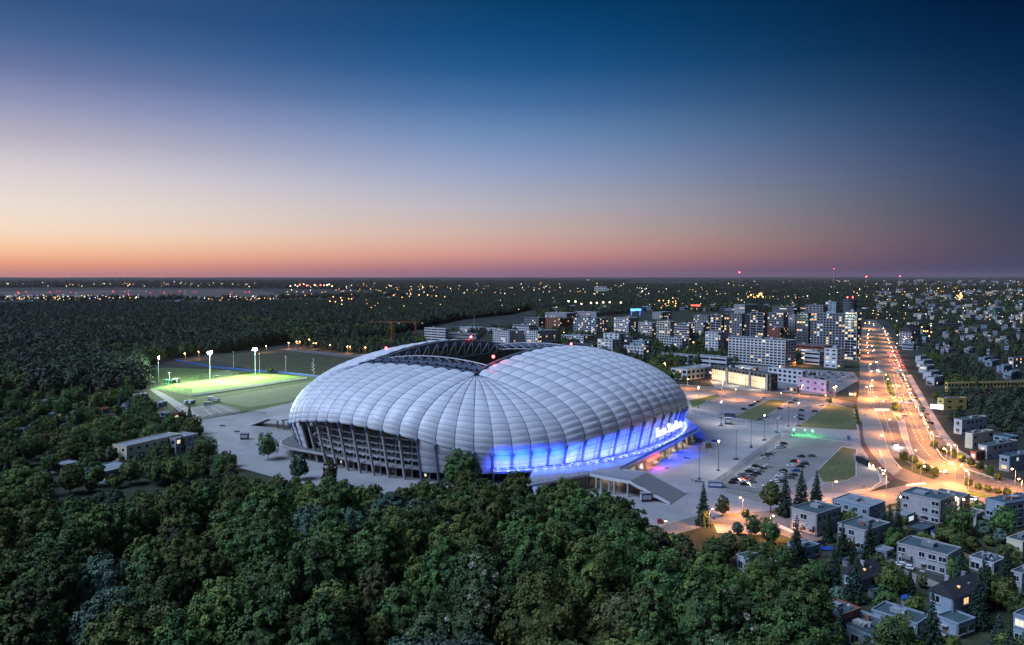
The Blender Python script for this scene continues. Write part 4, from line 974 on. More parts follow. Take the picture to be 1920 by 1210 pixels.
for i, (xl, xc, xr, yt, yb, wl_) in enumerate([(1788, 1803, 1850, 789, 815, 'white'), (1809, 1823, 1862, 815, 842, 'cream'), (1834, 1850, 1908, 838, 862, 'white'), (1873, 1892, 1960, 858, 885, 'bluew')]):
    building('terraced_house', f'{"cream" if wl_=="cream" else "pale blue" if wl_=="bluew" else "white"} two storey house with dark flat roof, {rowL[i]} of four above the avenue bend', 'house', xl, xc, xr, yt, yb, 30, wl_, 'house', 3, 4.2, .08, plant=2, chim=1, frame='white')
building('shop', 'small pink shop front with a bright white sign below the terraced row', 'shop', 1822, 1830, 1846, 849, 865, 30, 'brick', 'house', 3.2, 3, .3, plant=0)
building('shed', 'flat blue roofed shed behind the two lower terraced houses', 'shed', 1862, 1890, 1910, 822, 830, 30, 'bluew', 'none', plant=0)
for i, (xl, xc, xr, yt, yb) in enumerate([(1834, 1846, 1858, 672, 680), (1846, 1860, 1874, 678, 688), (1868, 1882, 1898, 688, 700), (1880, 1896, 1914, 700, 712)]):
    building('terraced_house', f'bluish terraced house, {rowL[i]} of four in dark gardens at the right edge', 'house', xl, xc, xr, yt, yb, 42, 'bluew', 'house', 3, 4, .05, frame='white')
building(AB, 'white flat block with warm lit ground floor at the far right edge of the gardens', 'apartment block', 1890, 1900, 1950, 672, 690, 30, 'offwhite', 'punch', 3, 4, .3)
building(AB, 'long pale three storey slab with flat roof among trees right of the avenue', 'apartment block', 1740, 1746, 1803, 608, 620, 22, 'offwhite', 'band', 3, 4, .05, wh=.4)
building(AB, 'short pale block beside the gabled block among trees', 'apartment block', 1700, 1716, 1730, 606, 618, 40, 'offwhite', 'punch', 3, 4, .15)
building('church', 'dark church with a steep copper green tent roof and pale slim tower', 'church', 1860, 1868, 1882, 588, 596, 40, 'greyw', 'none', roof='greenp', gable=12, plant=0)
b = MB(); c0 = G(1869, 594); b.beam(c0, c0 + Vector((0, 0, 38)), 3, 3); b.tube(c0 + Vector((0, 0, 38)), c0 + Vector((0, 0, 46)), 2, .1, 6)
tag(b.build('bell_tower', M['greyw']), 'slim pale bell tower beside the tent roofed church', 'tower')
building(AB, 'cream tower block cut by the right edge above the gardens', 'apartment block', 1912, 1916, 1950, 590, 615, 20, 'cream', 'punch', 3, 4, .12)
building(AB, 'white low block at the right edge below the cream tower block', 'apartment block', 1901, 1912, 1950, 616, 628, 25, 'offwhite', 'band', 3, 4, .05)
# estates far off on the right: rows of slab blocks, a repeat
rr = random.Random(5)
spots = [(rr.uniform(1640, 1915), rr.uniform(549, 602)) for _ in range(130)] + [(rr.uniform(1700, 1935), rr.uniform(600, 668)) for _ in range(52)]
for i, (x, y) in enumerate(spots):
    if x < 1700 and y > 585: continue
    big = y < 585
    w = rr.uniform(7, 26) * (1 if big else .8); t = rr.choice([20, 35, 50, 62]); hpx = rr.uniform(5, 11) if big else rr.uniform(6, 10)
    building(AB if big else HS, 'pale flat roofed slab block in the estates right of the avenue' if big else 'small pale house half hidden by trees right of the avenue', 'apartment block' if big else 'house', x, x + w * .55, x + w, y - hpx, y, t, rr.choice(['offwhite', 'bluew', 'greyw', 'cream', 'offwhite']), 'band' if big else 'house', 4 if big else 3, 9 if big else 4, .22, roof=rr.choice(['felt', 'felt2', 'felt', 'redroof', 'tile']), wh=.35, group='slab blocks of the estates right of the avenue' if big else 'small houses right of the avenue', plant=0)
for i in range(34):
    x, y = rr.uniform(1660, 1918), rr.uniform(531, 541); w = rr.uniform(5, 18)
    building(AB, 'tiny distant tower block on the right horizon', 'apartment block', x, x + w * .7, x + w, y - rr.uniform(3, 8), y, 30, rr.choice(['offwhite', 'bluew', 'greyw']), 'none', plant=0, group='tower blocks on the right horizon')
for i in range(30):
    x, y = rr.choice([rr.uniform(180, 340), rr.uniform(560, 720), rr.uniform(0, 120), rr.uniform(880, 1250), rr.uniform(1270, 1480)]), rr.uniform(566, 580)
    if x > 880: y = rr.uniform(545, 570)
    w = rr.uniform(8, 20); building(HS, 'low distant building among trees near the airfield', 'building', x, x + w * .6, x + w, y - rr.uniform(2.5, 5), y, 62 if x < 900 else 40, rr.choice(['offwhite', 'bluew', 'greyw']), 'none', roof=rr.choice(['felt2', 'felt']), plant=0, group='low buildings near the airfield')
for i in range(60):
    x, y = rr.uniform(1000, 1640), rr.uniform(556, 586); w = rr.uniform(8, 24)
    building(AB, 'dim distant block beyond the inner quarter', 'building', x, x + w * .6, x + w, y - rr.uniform(3, 7), y, 42, rr.choice(['offwhite', 'bluew', 'greyw', 'darkw']), 'band', 5, 9, .4, wh=.35, roof=rr.choice(['felt2', 'felt']), plant=0, group='dim blocks beyond the inner quarter')
# --- near houses, lower right
K_ = dict(fh=2.9, bay=3.1, ww=.62, chim=2, plant=1, frame='white')
h1 = building(HS, 'white L shaped house with teal flat roof beside the pale fence and dark pines', 'house', 1482, 1531, 1576, 966, 1008, 37, 'offwhite', 'house', lit=.05, roof='felt', **K_)
building(HS, 'big blue grey flat roofed house with pink walls, cornermost by the side street', 'house', 1561, 1629, 1659, 953, 990, 39, 'bluew', 'house', lit=.02, roof='felt2', **K_)
building(HS, 'pale workshop house with lamps along its eaves facing the side street', 'house', 1688, 1762, 1790, 940, 986, 39, 'offwhite', 'house', lit=.02, roof='felt', **K_)
building('house_wing', 'low dark roofed wing behind the workshop house, lamps on its edge', 'house', 1745, 1798, 1818, 936, 962, 39, 'offwhite', 'none', lit=0, roof='felt', chim=1, plant=0)
building(HS, 'pale pink stepped house below the blue grey flat roofed house', 'house', 1570, 1622, 1668, 997, 1037, 35, 'pinkw' if False else 'offwhite', 'house', lit=.06, roof='felt', **K_)
building(HS, 'long pink white two storey house with dark roof facing the paved yard', 'house', 1681, 1776, 1801, 1043, 1083, 41, 'offwhite', 'house', lit=.10, roof='felt', **K_)
building(AB, 'white three storey block with a round bay, cut by the right edge', 'apartment block', 1846, 1882, 1950, 946, 996, 22, 'bluew', 'house', lit=.10, roof='felt', **{**K_, 'chim': 3})
building(HS, 'white house with a dark gabled roof and lit dormer near the bottom edge', 'house', 1742, 1786, 1848, 1122, 1176, 29, 'bluew', 'house', lit=.10, roof='tile', gable=3.4, fh=2.9, bay=3.1, ww=.62, chim=2, plant=0, frame='white')
building('house_extension', 'flat roofed extension with a glass railed terrace below the gabled house', 'house', 1755, 1796, 1828, 1172, 1200, 29, 'bluew', 'house', lit=0, roof='felt', **{**K_, 'chim': 0, 'plant': 0})
building(HS, 'long white bungalow with a teal sloping roof below the gabled house', 'house', 1634, 1719, 1743, 1172, 1204, 41, 'bluew', 'house', lit=.02, roof='felt', **K_)
building(HS, 'white flat roofed house half buried in trees at the wood edge', 'house', 1380, 1430, 1457, 1062, 1092, 31, 'white', 'house', lit=.02, roof='felt', **K_)
building(HS, 'dark brick house with an arched white window at the bottom edge', 'house', 1522, 1566, 1612, 1160, 1212, 33, 'brick', 'house', lit=.10, roof='felt', **K_)
building(HS, 'blue grey house with a white roof edge at the bottom edge', 'house', 1566, 1640, 1690, 1198, 1235, 33, 'bluew', 'house', lit=.06, roof='felt', **K_)
building(HS, 'dark gabled house with roof windows among black trees', 'house', 1580, 1616, 1655, 1086, 1112, 31, 'bluew', 'house', lit=.02, roof='tile', gable=3.6, fh=2.9, bay=3.1, ww=.62, chim=1, plant=0, frame='white')
building(HS, 'small grey roofed house hidden by trees above the black pines', 'house', 1476, 1510, 1536, 1030, 1052, 33, 'bluew', 'none', lit=0, roof='felt', **K_)
building(HS, 'white low house with satellite dish right of the long pink house', 'house', 1817, 1862, 1885, 1058, 1084, 35, 'white', 'house', lit=0, roof='felt', **K_)
building(HS, 'cream house with dark roof at the right edge above the satellite dish house', 'house', 1886, 1916, 1960, 1018, 1056, 33, 'cream', 'house', lit=.02, roof='felt', **K_)
building(HS, 'pinkish house end at the right edge beside dark conifers', 'house', 1897, 1915, 1960, 1078, 1120, 33, 'offwhite', 'house', lit=.04, roof='felt', **K_)
building(HS, 'pale house at the right edge near the bottom with a warm lit window', 'house', 1902, 1922, 1980, 1160, 1214, 33, 'bluew', 'house', lit=.2, roof='felt', **K_)
building('garage', 'low garage with pale canopy between the stepped and long pink houses', 'garage', 1640, 1662, 1676, 1036, 1050, 37, 'bluew', 'none', roof='felt2', plant=0)
building('garage', 'dark long shed roof in the gardens behind the long pink house', 'garage', 1700, 1730, 1752, 996, 1010, 37, 'darkw', 'none', roof='felt', plant=0)
building('garage', 'low pale garage in front of the workshop house', 'garage', 1676, 1700, 1716, 968, 984, 37, 'offwhite', 'none', roof='felt2', plant=0)
building('pavilion', 'warm lit garden pavilion beside the white block with the round bay', 'pavilion', 1806, 1830, 1846, 966, 988, 37, 'offwhite', 'punch', 3, 3, .5, roof='felt', plant=0)
# left: abandoned nursery sheds and allotment huts
building('nursery_shed', 'cream walled shed with a long white slatted roof left of the plaza', 'shed', 212, 238, 340, 838, 868, 66, 'cream', 'punch', 3.4, 5, .0, roof='felt2', ww=.3, wh=.3, plant=0, accent=None)
building('nursery_shed', 'long low shed with white ribbed roof close to the plaza edge', 'shed', 300, 330, 372, 824, 850, 66, 'offwhite', 'none', roof='felt2', plant=0)
building('nursery_shed', 'white slatted greenhouse roof in the trees below the cream shed', 'shed', 160, 200, 252, 886, 908, 66, 'bluew', 'none', roof='felt2', plant=0)
building('nursery_shed', 'low mauve roofed shed left of the white slatted greenhouse', 'shed', 96, 120, 150, 874, 890, 66, 'greyw', 'none', roof='felt2', plant=0)
huts = [('white A frame hut with steep pale roof in the allotments', 228, 238, 249, 763, 772, 3, 'white', 'felt2'), ('blue roofed long hut at the dark wood edge', 76, 100, 136, 752, 760, 1, 'bluew', 'felt2'), ('white hut with bright roof in mid allotments', 123, 136, 150, 776, 784, 0, 'white', 'felt2'), ('pale hut with blue roof, leftmost in the allotments', 28, 48, 60, 783, 791, 0, 'bluew', 'felt2'), ('mauve roofed hut above the white A frame hut', 184, 192, 205, 768, 776, 1.4, 'greyw', 'redroof'), ('red roofed small hut by the access road', 318, 326, 336, 779, 786, 1.4, 'offwhite', 'redroof'), ('white flat hut by the wood corner', 250, 264, 278, 741, 750, 0, 'white', 'felt2'), ('white low hut beside the access road', 282, 296, 314, 757, 764, 0, 'white', 'felt2'), ('pale blue roofed hut between bushes by the red hut', 300, 310, 320, 775, 782, .8, 'bluew', 'felt2'), ('tiny white hut alone among dark bushes', 206, 212, 218, 784, 790, 0, 'white', 'felt2'), ('grey hut half hidden at the left edge of the bushes', 36, 46, 58, 804, 812, 0, 'bluew', 'felt2'), ('dark hut with grey roof above the tiny white hut', 92, 104, 116, 777, 784, 1, 'greyw', 'felt')]
for lb, xl, xc, xr, yt, yb, g, wa, ro in huts: building('garden_hut', lb, 'hut', xl, xc, xr, yt, yb, 72, wa, 'none', roof=ro, gable=g, plant=0)
# pitch-side cabins
building('changing_cabin', 'green roofed changing cabin beside the leftmost floodlight', 'cabin', 306, 322, 328, 714, 720, 66, 'greenp', 'none', roof='felt2', plant=0)
building('changing_cabin', 'pale cube cabin with a flag pole at the pitch corner', 'cabin', 324, 333, 338, 711, 719, 66, 'greyw', 'none', roof='felt2', plant=0)
# ================================================================== TREES
def leaf_mat(name, c1, c2, flower=None):
    m = bpy.data.materials.new(name); m.use_nodes = True; t = m.node_tree; n = t.nodes; k = t.links; b = n['Principled BSDF']
    at = n.new('ShaderNodeAttribute'); at.attribute_name = 'tint'; oi = n.new('ShaderNodeObjectInfo')
    mx = n.new('ShaderNodeMix'); mx.data_type = 'RGBA'; k.new(at.outputs['Fac'], mx.inputs[0]); mx.inputs[6].default_value = (*c1, 1); mx.inputs[7].default_value = (*c2, 1)
    out = mx.outputs[2]
    if flower:
        gt = n.new('ShaderNodeMath'); gt.operation = 'GREATER_THAN'; k.new(at.outputs['Fac'], gt.inputs[0]); gt.inputs[1].default_value = 0.86
        m2 = n.new('ShaderNodeMix'); m2.data_type = 'RGBA'; k.new(gt.outputs[0], m2.inputs[0]); k.new(out, m2.inputs[6]); m2.inputs[7].default_value = (*flower, 1); out = m2.outputs[2]
    hsv = n.new('ShaderNodeHueSaturation'); k.new(out, hsv.inputs['Color'])
    for so_, (lo, hi), inp in ((oi.outputs['Random'], (.6, 1.4), 'Value'), (oi.outputs['Random'], (.475, .52), 'Hue')):
        r = n.new('ShaderNodeMapRange'); k.new(so_, r.inputs[0]); r.inputs[3].default_value = lo; r.inputs[4].default_value = hi
        k.new(r.outputs[0], hsv.inputs[inp])
    k.new(hsv.outputs[0], b.inputs['Base Color']); b.inputs['Roughness'].default_value = 0.7; b.inputs['Specular IOR Level'].default_value = 0.25
    return m
LM = dict(dark=leaf_mat('leaf_dark_green', (0.028, 0.060, 0.018), (0.115, 0.180, 0.042)), mid=leaf_mat('leaf_green', (0.045, 0.075, 0.018), (0.165, 0.190, 0.042)),
          silver=leaf_mat('leaf_silver', (0.055, 0.100, 0.062), (0.130, 0.190, 0.125)), bloom=leaf_mat('leaf_blossom', (0.040, 0.075, 0.028), (0.115, 0.155, 0.055), (0.46, 0.43, 0.36)),
          far=leaf_mat('leaf_grey_green', (0.030, 0.046, 0.026), (0.070, 0.088, 0.048)), brown=leaf_mat('leaf_brownish', (0.042, 0.044, 0.030), (0.095, 0.088, 0.055)),
          olive=leaf_mat('leaf_olive', (0.060, 0.072, 0.026), (0.15, 0.15, 0.058)), fir=leaf_mat('needle_dark', (0.010, 0.026, 0.016), (0.030, 0.055, 0.032)), blue=leaf_mat('needle_blue', (0.03, 0.055, 0.05), (0.06, 0.09, 0.08)))
def quads(name, cen, nrm, size, tint, m, asp=1.0):
    n = len(cen); nrm = nrm / np.maximum(np.linalg.norm(nrm, axis=1, keepdims=True), 1e-6)
    rnd = np.random.normal(size=(n, 3)); u = np.cross(nrm, rnd); u /= np.maximum(np.linalg.norm(u, axis=1, keepdims=True), 1e-6); v = np.cross(nrm, u)
    s = size[:, None]; w = s * asp
    V = np.stack([cen - u * s, cen + v * w * .8 + u * s * .1, cen + u * s, cen - v * w * .8 - u * s * .1], 1).reshape(-1, 3)
    me = bpy.data.meshes.new(name); me.vertices.add(4 * n); me.vertices.foreach_set('co', V.astype(np.float32).ravel())
    me.loops.add(4 * n); me.loops.foreach_set('vertex_index', np.arange(4 * n, dtype=np.int32)); me.polygons.add(n); me.polygons.foreach_set('loop_start', np.arange(0, 4 * n, 4, dtype=np.int32))
    at = me.attributes.new('tint', 'FLOAT', 'FACE'); at.data.foreach_set('value', tint.astype(np.float32))
    me.materials.append(m); me.update(calc_edges=True); me.validate(); return me
def crown_mesh(seed, r, z0, z1, m, nc=60, per=95, ls=.42, top=1.0, rough=.2):
    """clumps of leaves spread over an uneven dome; r radius, z0..z1 height range"""
    rg = np.random.RandomState(seed); C_, Nn, S, T = [], [], [], []
    zc, hz = z0 + (z1 - z0) * .42, (z1 - z0) * .5
    lob = [(rg.normal(size=3), rg.uniform(-rough, rough)) for _ in range(8)]
    cs = 1.9 / math.sqrt(nc)
    for i in range(nc):
        u = 1 - 1.72 * (i + .5) / nc; a = i * 2.39996 + rg.uniform(-.5, .5)
        d = np.array([math.cos(a) * math.sqrt(max(0, 1 - u * u)), math.sin(a) * math.sqrt(max(0, 1 - u * u)), u]) + rg.normal(size=3) * .09; d /= np.linalg.norm(d)
        e = 1 + sum(w * max(0, float(d @ (v / np.linalg.norm(v)))) ** 4 for v, w in lob)
        up = hz * (1.16 if d[2] > 0 else .84) * (.8 + .2 * e)
        f = rg.uniform(.70, 1.0) if rg.rand() < .8 else rg.uniform(.4, .7)
        p = np.array([d[0] * r * e * f, d[1] * r * e * f, zc + math.copysign(abs(d[2]) ** (1 / top), d[2]) * up * f])
        cr = r * cs * rg.uniform(.62, 1.12); n = int(per * (cr / (r * cs)) ** 2)
        q = rg.normal(size=(n, 3)); q += d * .8 + np.array([0, 0, .35]); q /= np.linalg.norm(q, axis=1, keepdims=True)
        rad = cr * rg.uniform(.15, 1.25, size=(n, 1)) ** .7; q2 = q * rg.uniform(.65, 1.45, 3)
        C_.append(p + q2 * rad); Nn.append(q * .6 + d * .9 + rg.normal(size=(n, 3)) * .6 + np.array([0, 0, .2])); S.append(rg.uniform(.6, 1.25, n) * ls)
        T.append(np.clip(rg.uniform(-.05, .62) + rg.uniform(-.3, .4, n) + (.32 if rg.rand() < .12 else 0), 0, 1))
    n = int(nc * per * .22); d = rg.normal(size=(n, 3)); d /= np.linalg.norm(d, axis=1, keepdims=True)   # leaves deeper inside
    C_.append(np.stack([d[:, 0] * r * .72, d[:, 1] * r * .72, zc + d[:, 2] * hz * .72], 1)); Nn.append(d + rg.normal(size=(n, 3)) * .3); S.append(np.full(n, ls * 1.3)); T.append(rg.uniform(0, .4, n))
    return quads('crown', np.concatenate(C_), np.concatenate(Nn), np.concatenate(S), np.concatenate(T), m)
def fir_mesh(seed, r, h, m, lv=22, ls=.34, per=26):
    rg = np.random.RandomState(seed); C_, Nn, S, T = [], [], [], []
    for i in range(lv):
        f = i / (lv - 1); z = h * (.08 + .92 * f); R_ = r * (1 - f) ** .85 * rg.uniform(.85, 1.12) + .12
        nb = max(4, int(13 * (1 - f) + 4))
        for j in range(nb):
            a = 2 * math.pi * (j + rg.uniform(0, .8)) / nb; L = R_ * rg.uniform(.75, 1.15); k = max(4, int(per * L / r))
            t = rg.uniform(.08, 1, k) ** .7
            x = np.cos(a) * L * t + rg.normal(0, .16 * (1 - .4 * t), k); y = np.sin(a) * L * t + rg.normal(0, .16 * (1 - .4 * t), k)
            zz = z - .32 * L * t + rg.normal(0, .10, k)
            C_.append(np.stack([x, y, zz], 1)); Nn.append(np.stack([np.full(k, np.cos(a) * .4), np.full(k, np.sin(a) * .4), np.ones(k)], 1) + rg.normal(0, .4, (k, 3))); S.append(rg.uniform(.6, 1.2, k) * ls); T.append(np.clip(rg.uniform(0, .5) + t * .4, 0, 1))
    return quads('crown', np.concatenate(C_), np.concatenate(Nn), np.concatenate(S), np.concatenate(T), m)
def trunk_mesh(seed, h, r, limbs=6, zl=.35, spread=3.0):
    rg = random.Random(seed); b = MB(); b.tube((0, 0, -.3), (0.1, 0, h * .5), r, r * .7, 8); b.tube((.1, 0, h * .5), (0, .1, h), r * .7, r * .25, 7)
    for i in range(limbs):
        a = 2 * math.pi * i / limbs + rg.uniform(-.4, .4); z = h * rg.uniform(zl, .75); d = spread * rg.uniform(.6, 1)
        b.tube((0, 0, z), (math.cos(a) * d, math.sin(a) * d, z + d * rg.uniform(.5, 1.1)), r * .35, r * .12, 5)
    return b.mesh('trunk', M['bark'])
# kinds: name, label, material, prototypes (r, z0, z1, shape, seed)
KIND = {
 'dark': ('broadleaf_tree', 'dark green round crowned tree', LM['dark'], [(8.2, 3.5, 20, 1.0), (6.6, 4, 22, .85), (9.2, 3, 18.5, 1.1), (7.2, 3.2, 17, 1.0)]),
 'mid': ('bushy_tree', 'mid green bushy crowned tree', LM['mid'], [(7.6, 3.5, 20, .9), (6.2, 3, 17.5, 1.0), (8.4, 4, 21, 1.05)]),
 'silver': ('willow_tree', 'silvery blue green willow like tree', LM['silver'], [(7.8, 3, 17, 1.0), (6.4, 3, 15, .9)]),
 'bloom': ('blossom_tree', 'green tree sprinkled with pale blossom', LM['bloom'], [(6.4, 3.5, 18, .95), (7.2, 3.5, 16, 1.0)]),
 'olive': ('slender_tree', 'olive green thin crowned tree', LM['olive'], [(5.4, 3.5, 18, .9), (6.2, 3, 16, 1.0)]),
}
def make_tree(kind, i, hi):
    nm, lb, lm, pr = KIND[kind]; r, z0, z1, sh = pr[i]
    t = thing(nm, lb + ' in the dense wood before the stadium', 'tree', (0, 0, 0))
    link('trunk', trunk_mesh(i * 7 + 3, z1 * .8, .30, 7, .3, r * .7), t)
    link('crown', crown_mesh(sum(map(ord, kind)) + i * 13, r, z0, z1, lm, 170, 140, .31, sh), t)
    return t
PROTO = {k: [make_tree(k, i, True) for i in range(len(v[3]))] for k, v in KIND.items()}
USED = set()
rt = random.Random(21)
def plant(protos, loc, s, label, group, tall=1.0):
    p = rt.choice(protos); rz = rt.uniform(0, 6.28); S = (s, s, s * tall)
    if p.as_pointer() not in USED:
        USED.add(p.as_pointer()); p.location = loc; p.rotation_euler = (0, 0, rz); p.scale = S; p['label'] = label; p['group'] = group; return p
    return dup(p, loc, rz, label, group, S)
EXCL = [[G(*q) for q in Z] for Z in ([(366, 801), (379, 787), (466, 773), (540, 757), (640, 712), (1604, 768), (1668, 905), (1600, 935), (1480, 962), (1330, 970), (1240, 990), (1180, 1000), (1000, 975), (900, 960), (700, 948), (600, 938), (430, 872)],
   [(1224, 985), (1330, 958), (1345, 985), (1262, 1010), (1248, 1065), (1220, 1065)], [(1340, 966), (1480, 956), (1724, 905), (1900, 940), (1930, 990), (1845, 955), (1760, 934), (1670, 952), (1560, 990), (1524, 1026), (1482, 1014), (1440, 997), (1340, 985)],
   [(1610, 600), (1660, 600), (1690, 660), (1730, 738), (1770, 795), (1800, 850), (1880, 895), (1935, 935), (1720, 915), (1600, 760), (1600, 700)], [(262, 690), (480, 694), (600, 705), (470, 776), (380, 790), (350, 770), (284, 732), (278, 728)],
   [(1638, 1048), (1662, 1034), (1704, 1068), (1790, 1098), (1770, 1116), (1690, 1090)], [(1290, 735), (1290, 690), (1440, 680), (1612, 690), (1612, 760)])]
FOOT = []
for o in list(COL.objects):
    if o.parent is None and 'dims' in o:
        a, b, h = o['dims']; t = o.rotation_euler[2]; dR, dL = Vector((math.cos(t), math.sin(t))), Vector((-math.sin(t), math.cos(t)))
        c = Vector(o.location[:2]) + dR * a / 2 + dL * b / 2; FOOT.append((c.x, c.y, dR, dL, a / 2, b / 2))
def clear(x, y, mrg=2.0):
    for P in EXCL:
        if inpoly(x, y, P): return False
    for cx, cy_, dR, dL, a, b in FOOT:
        dx, dy = x - cx, y - cy_
        if abs(dx) + abs(dy) > 2.2 * (a + b) + 8: continue
        if abs(dx * dR.x + dy * dR.y) < a + mrg and abs(dx * dL.x + dy * dL.y) < b + mrg: return False
    return True
def scatter(zone, step, fn, jit=.42):
    P = [G(*q) for q in zone]; xs = [p.x for p in P]; ys = [p.y for p in P]; y = min(ys); row = 0
    while y < max(ys):
        x = min(xs) + (row % 2) * step / 2
        while x < max(xs):
            px, py = x + rt.uniform(-jit, jit) * step, y + rt.uniform(-jit, jit) * step
            if inpoly(px, py, P): fn(px, py)
            x += step
        y += step * .88; row += 1
LINE = [(-400, 930), (0, 908), (150, 928), (300, 908), (400, 892), (470, 884), (540, 888), (640, 894), (730, 904), (840, 888), (1000, 884), (1060, 888), (1120, 908), (1180, 926), (1236, 985), (1262, 1004), (1330, 992), (1400, 990), (1440, 1004), (1500, 1024), (1560, 1040), (2400, 1060)]
def line_y(px):
    for (x0, y0), (x1, y1) in zip(LINE[:-1], LINE[1:]):
        if x0 <= px <= x1: return y0 + (y1 - y0) * (px - x0) / (x1 - x0)
    return 900
KEEP = []
for o in list(COL.objects):
    if o.parent is None and 'dims' in o and o.location[1] < 2600:
        a, b, h = o['dims']; t = o.rotation_euler[2]; C_ = Vector(o.location); dR, dL = Vector((math.cos(t), math.sin(t), 0)), Vector((-math.sin(t), math.cos(t), 0))
        pts = [PX(C_ + dR * i * a + dL * j * b + Vector((0, 0, k * h))) for i in (0, 1) for j in (0, 1) for k in (.35, 1)]
        KEEP.append((min(p[0] for p in pts), max(p[0] for p in pts), min(p[1] for p in pts), max(p[1] for p in pts), C_.y + 2))
def hides(x, y, r, h, frac=.5):
    px, pb = PX((x, y, 0)); pt_ = PX((x, y, h))[1]; rw = r * FPX / y
    for x0, x1, y0, y1, D in KEEP:
        if y > D: continue
        ox, oy = min(x1, px + rw) - max(x0, px - rw), min(y1, pb) - max(y0, pt_)
        if ox > 0 and oy > 0 and ox * oy > frac * .5 * (x1 - x0) * (y1 - y0): return True
    return False
def pickkind(x, y):
    v = mnoise.noise(Vector((x / 42, y / 42, 1.7))); w = mnoise.noise(Vector((x / 30, y / 30, 8.1))); u = rt.random()
    if v > .28 and x < 20: return 'silver' if u < .75 else 'mid'
    if w > .22 and x > -30: return 'bloom' if u < .6 else 'dark'
    if w < -.32: return 'olive' if u < .5 else 'mid'
    return 'dark' if u < .56 else 'mid' if u < .9 else 'olive'
DOM = {}
def near_dom(x, y, d):
    for i in (-1, 0, 1):
        for j in (-1, 0, 1):
            for (a, b) in DOM.get((int(x // 20) + i, int(y // 20) + j), ()):
                if (a - x) ** 2 + (b - y) ** 2 < d * d: return True
    return False
def fore(big):
    def f(x, y):
        if not clear(x, y, 4): return
        if not big and near_dom(x, y, 6.0): return
        px = PX((x, y, 0))[0]; k = pickkind(x, y)
        s = rt.uniform(.92, 1.28) if big else rt.uniform(.42, .7)
        hk = max(p[2] for p in KIND[k][3]); lim = line_y(px) + rt.uniform(-6, 12)
        while s > .3 and PX((x, y, hk * s * 1.02))[1] < lim: s *= .93
        if s < .38 or hides(x, y, 6 * s, hk * s, .8): return
        if big: DOM.setdefault((int(x // 20), int(y // 20)), []).append((x, y))
        plant(PROTO[k], (x, y, 0), s, KIND[k][1] + (' in the dense wood before the stadium' if px < 1240 else ' in the wood between the stadium and the houses'), KIND[k][1] + 's of the foreground wood', rt.uniform(.92, 1.15))
    return f
FZ = [(-260, 1560), (-260, 985), (0, 948), (150, 925), (330, 910), (470, 905), (640, 950), (900, 962), (1180, 1008), (1290, 1020), (1330, 1012), (1420, 1040), (1360, 1100), (1480, 1150), (1500, 1240), (1560, 1560)]
scatter(FZ, 15.2, fore(True), .38); scatter(FZ, 10.4, fore(False))
# low-poly trees: gardens, allotments and the neighbourhood on the right
def make_small(kind, i, lm, r, z0, z1, name='garden_tree', lb='small'):
    t = thing(name, lb, 'tree', (0, 0, 0)); b = trunk_mesh(i + 50, z1 * .7, .2, 4, .3, r * .6)
    link('trunk', b, t); link('crown', crown_mesh(300 + i * 17, r, z0, z1, lm, 46, 80, .34, 1.0), t); return t
SM = [make_small('s', i, lm, r, z0, z1) for i, (lm, r, z0, z1) in enumerate([(LM['dark'], 4.2, 1.2, 10), (LM['mid'], 3.6, .8, 8), (LM['silver'], 3.2, .8, 7.5), (LM['olive'], 3.0, .8, 7.5), (LM['mid'], 5.0, 1.5, 12), (LM['dark'], 5.2, 2, 14)])]
def fir(i, lm, r, h, name='spruce_tree'):
    t = thing(name, 'spruce', 'tree', (0, 0, 0)); b = MB(); b.tube((0, 0, -.2), (0, 0, h * .97), .24, .04, 7); link('trunk', b.mesh('trunk', M['bark']), t); link('crown', fir_mesh(i, r, h, lm), t); return t
FIRS = [fir(1, LM['fir'], 3.0, 15), fir(2, LM['fir'], 3.6, 17), fir(3, LM['blue'], 2.6, 11), fir(4, LM['fir'], 2.2, 9)]
def garden(lbl, grp, smin, smax, firp=.0, nm='garden_tree', fr=.95):
    def f(x, y):
        if not clear(x, y, 2.6): return
        s0 = rt.uniform(smin, smax)
        if hides(x, y, 3.4 * s0, 9 * s0, fr): return
        if rt.random() < firp: plant(FIRS, (x, y, 0), min(.95, s0 * 1.25), 'dark conifer ' + lbl, 'conifers ' + grp)
        else: plant(SM, (x, y, 0), s0, 'leafy tree ' + lbl, 'trees ' + grp).name = nm
    return f
scatter([(-60, 985), (-60, 760), (0, 752), (120, 745), (262, 742), (318, 776), (362, 800), (420, 868), (470, 905), (330, 910), (150, 925), (0, 948)], 10.2, garden('in the allotment gardens left of the stadium', 'of the allotment gardens', .6, 1.1, .04, 'orchard_tree', .7))
scatter([(1345, 990), (1440, 1000), (1530, 1030), (1570, 992), (1680, 956), (1760, 940), (1920, 975), (2050, 1010), (2050, 1330), (1480, 1330), (1480, 1150), (1370, 1100), (1420, 1040)], 9.2, garden('in the gardens between the near houses', 'between the near houses', .5, .95, .30))
scatter([(1300, 720), (1345, 728), (1345, 690), (1300, 690), (1230, 672), (1180, 690), (1250, 712)], 10, garden('around the white school wing', 'around the school wing', .6, .95))
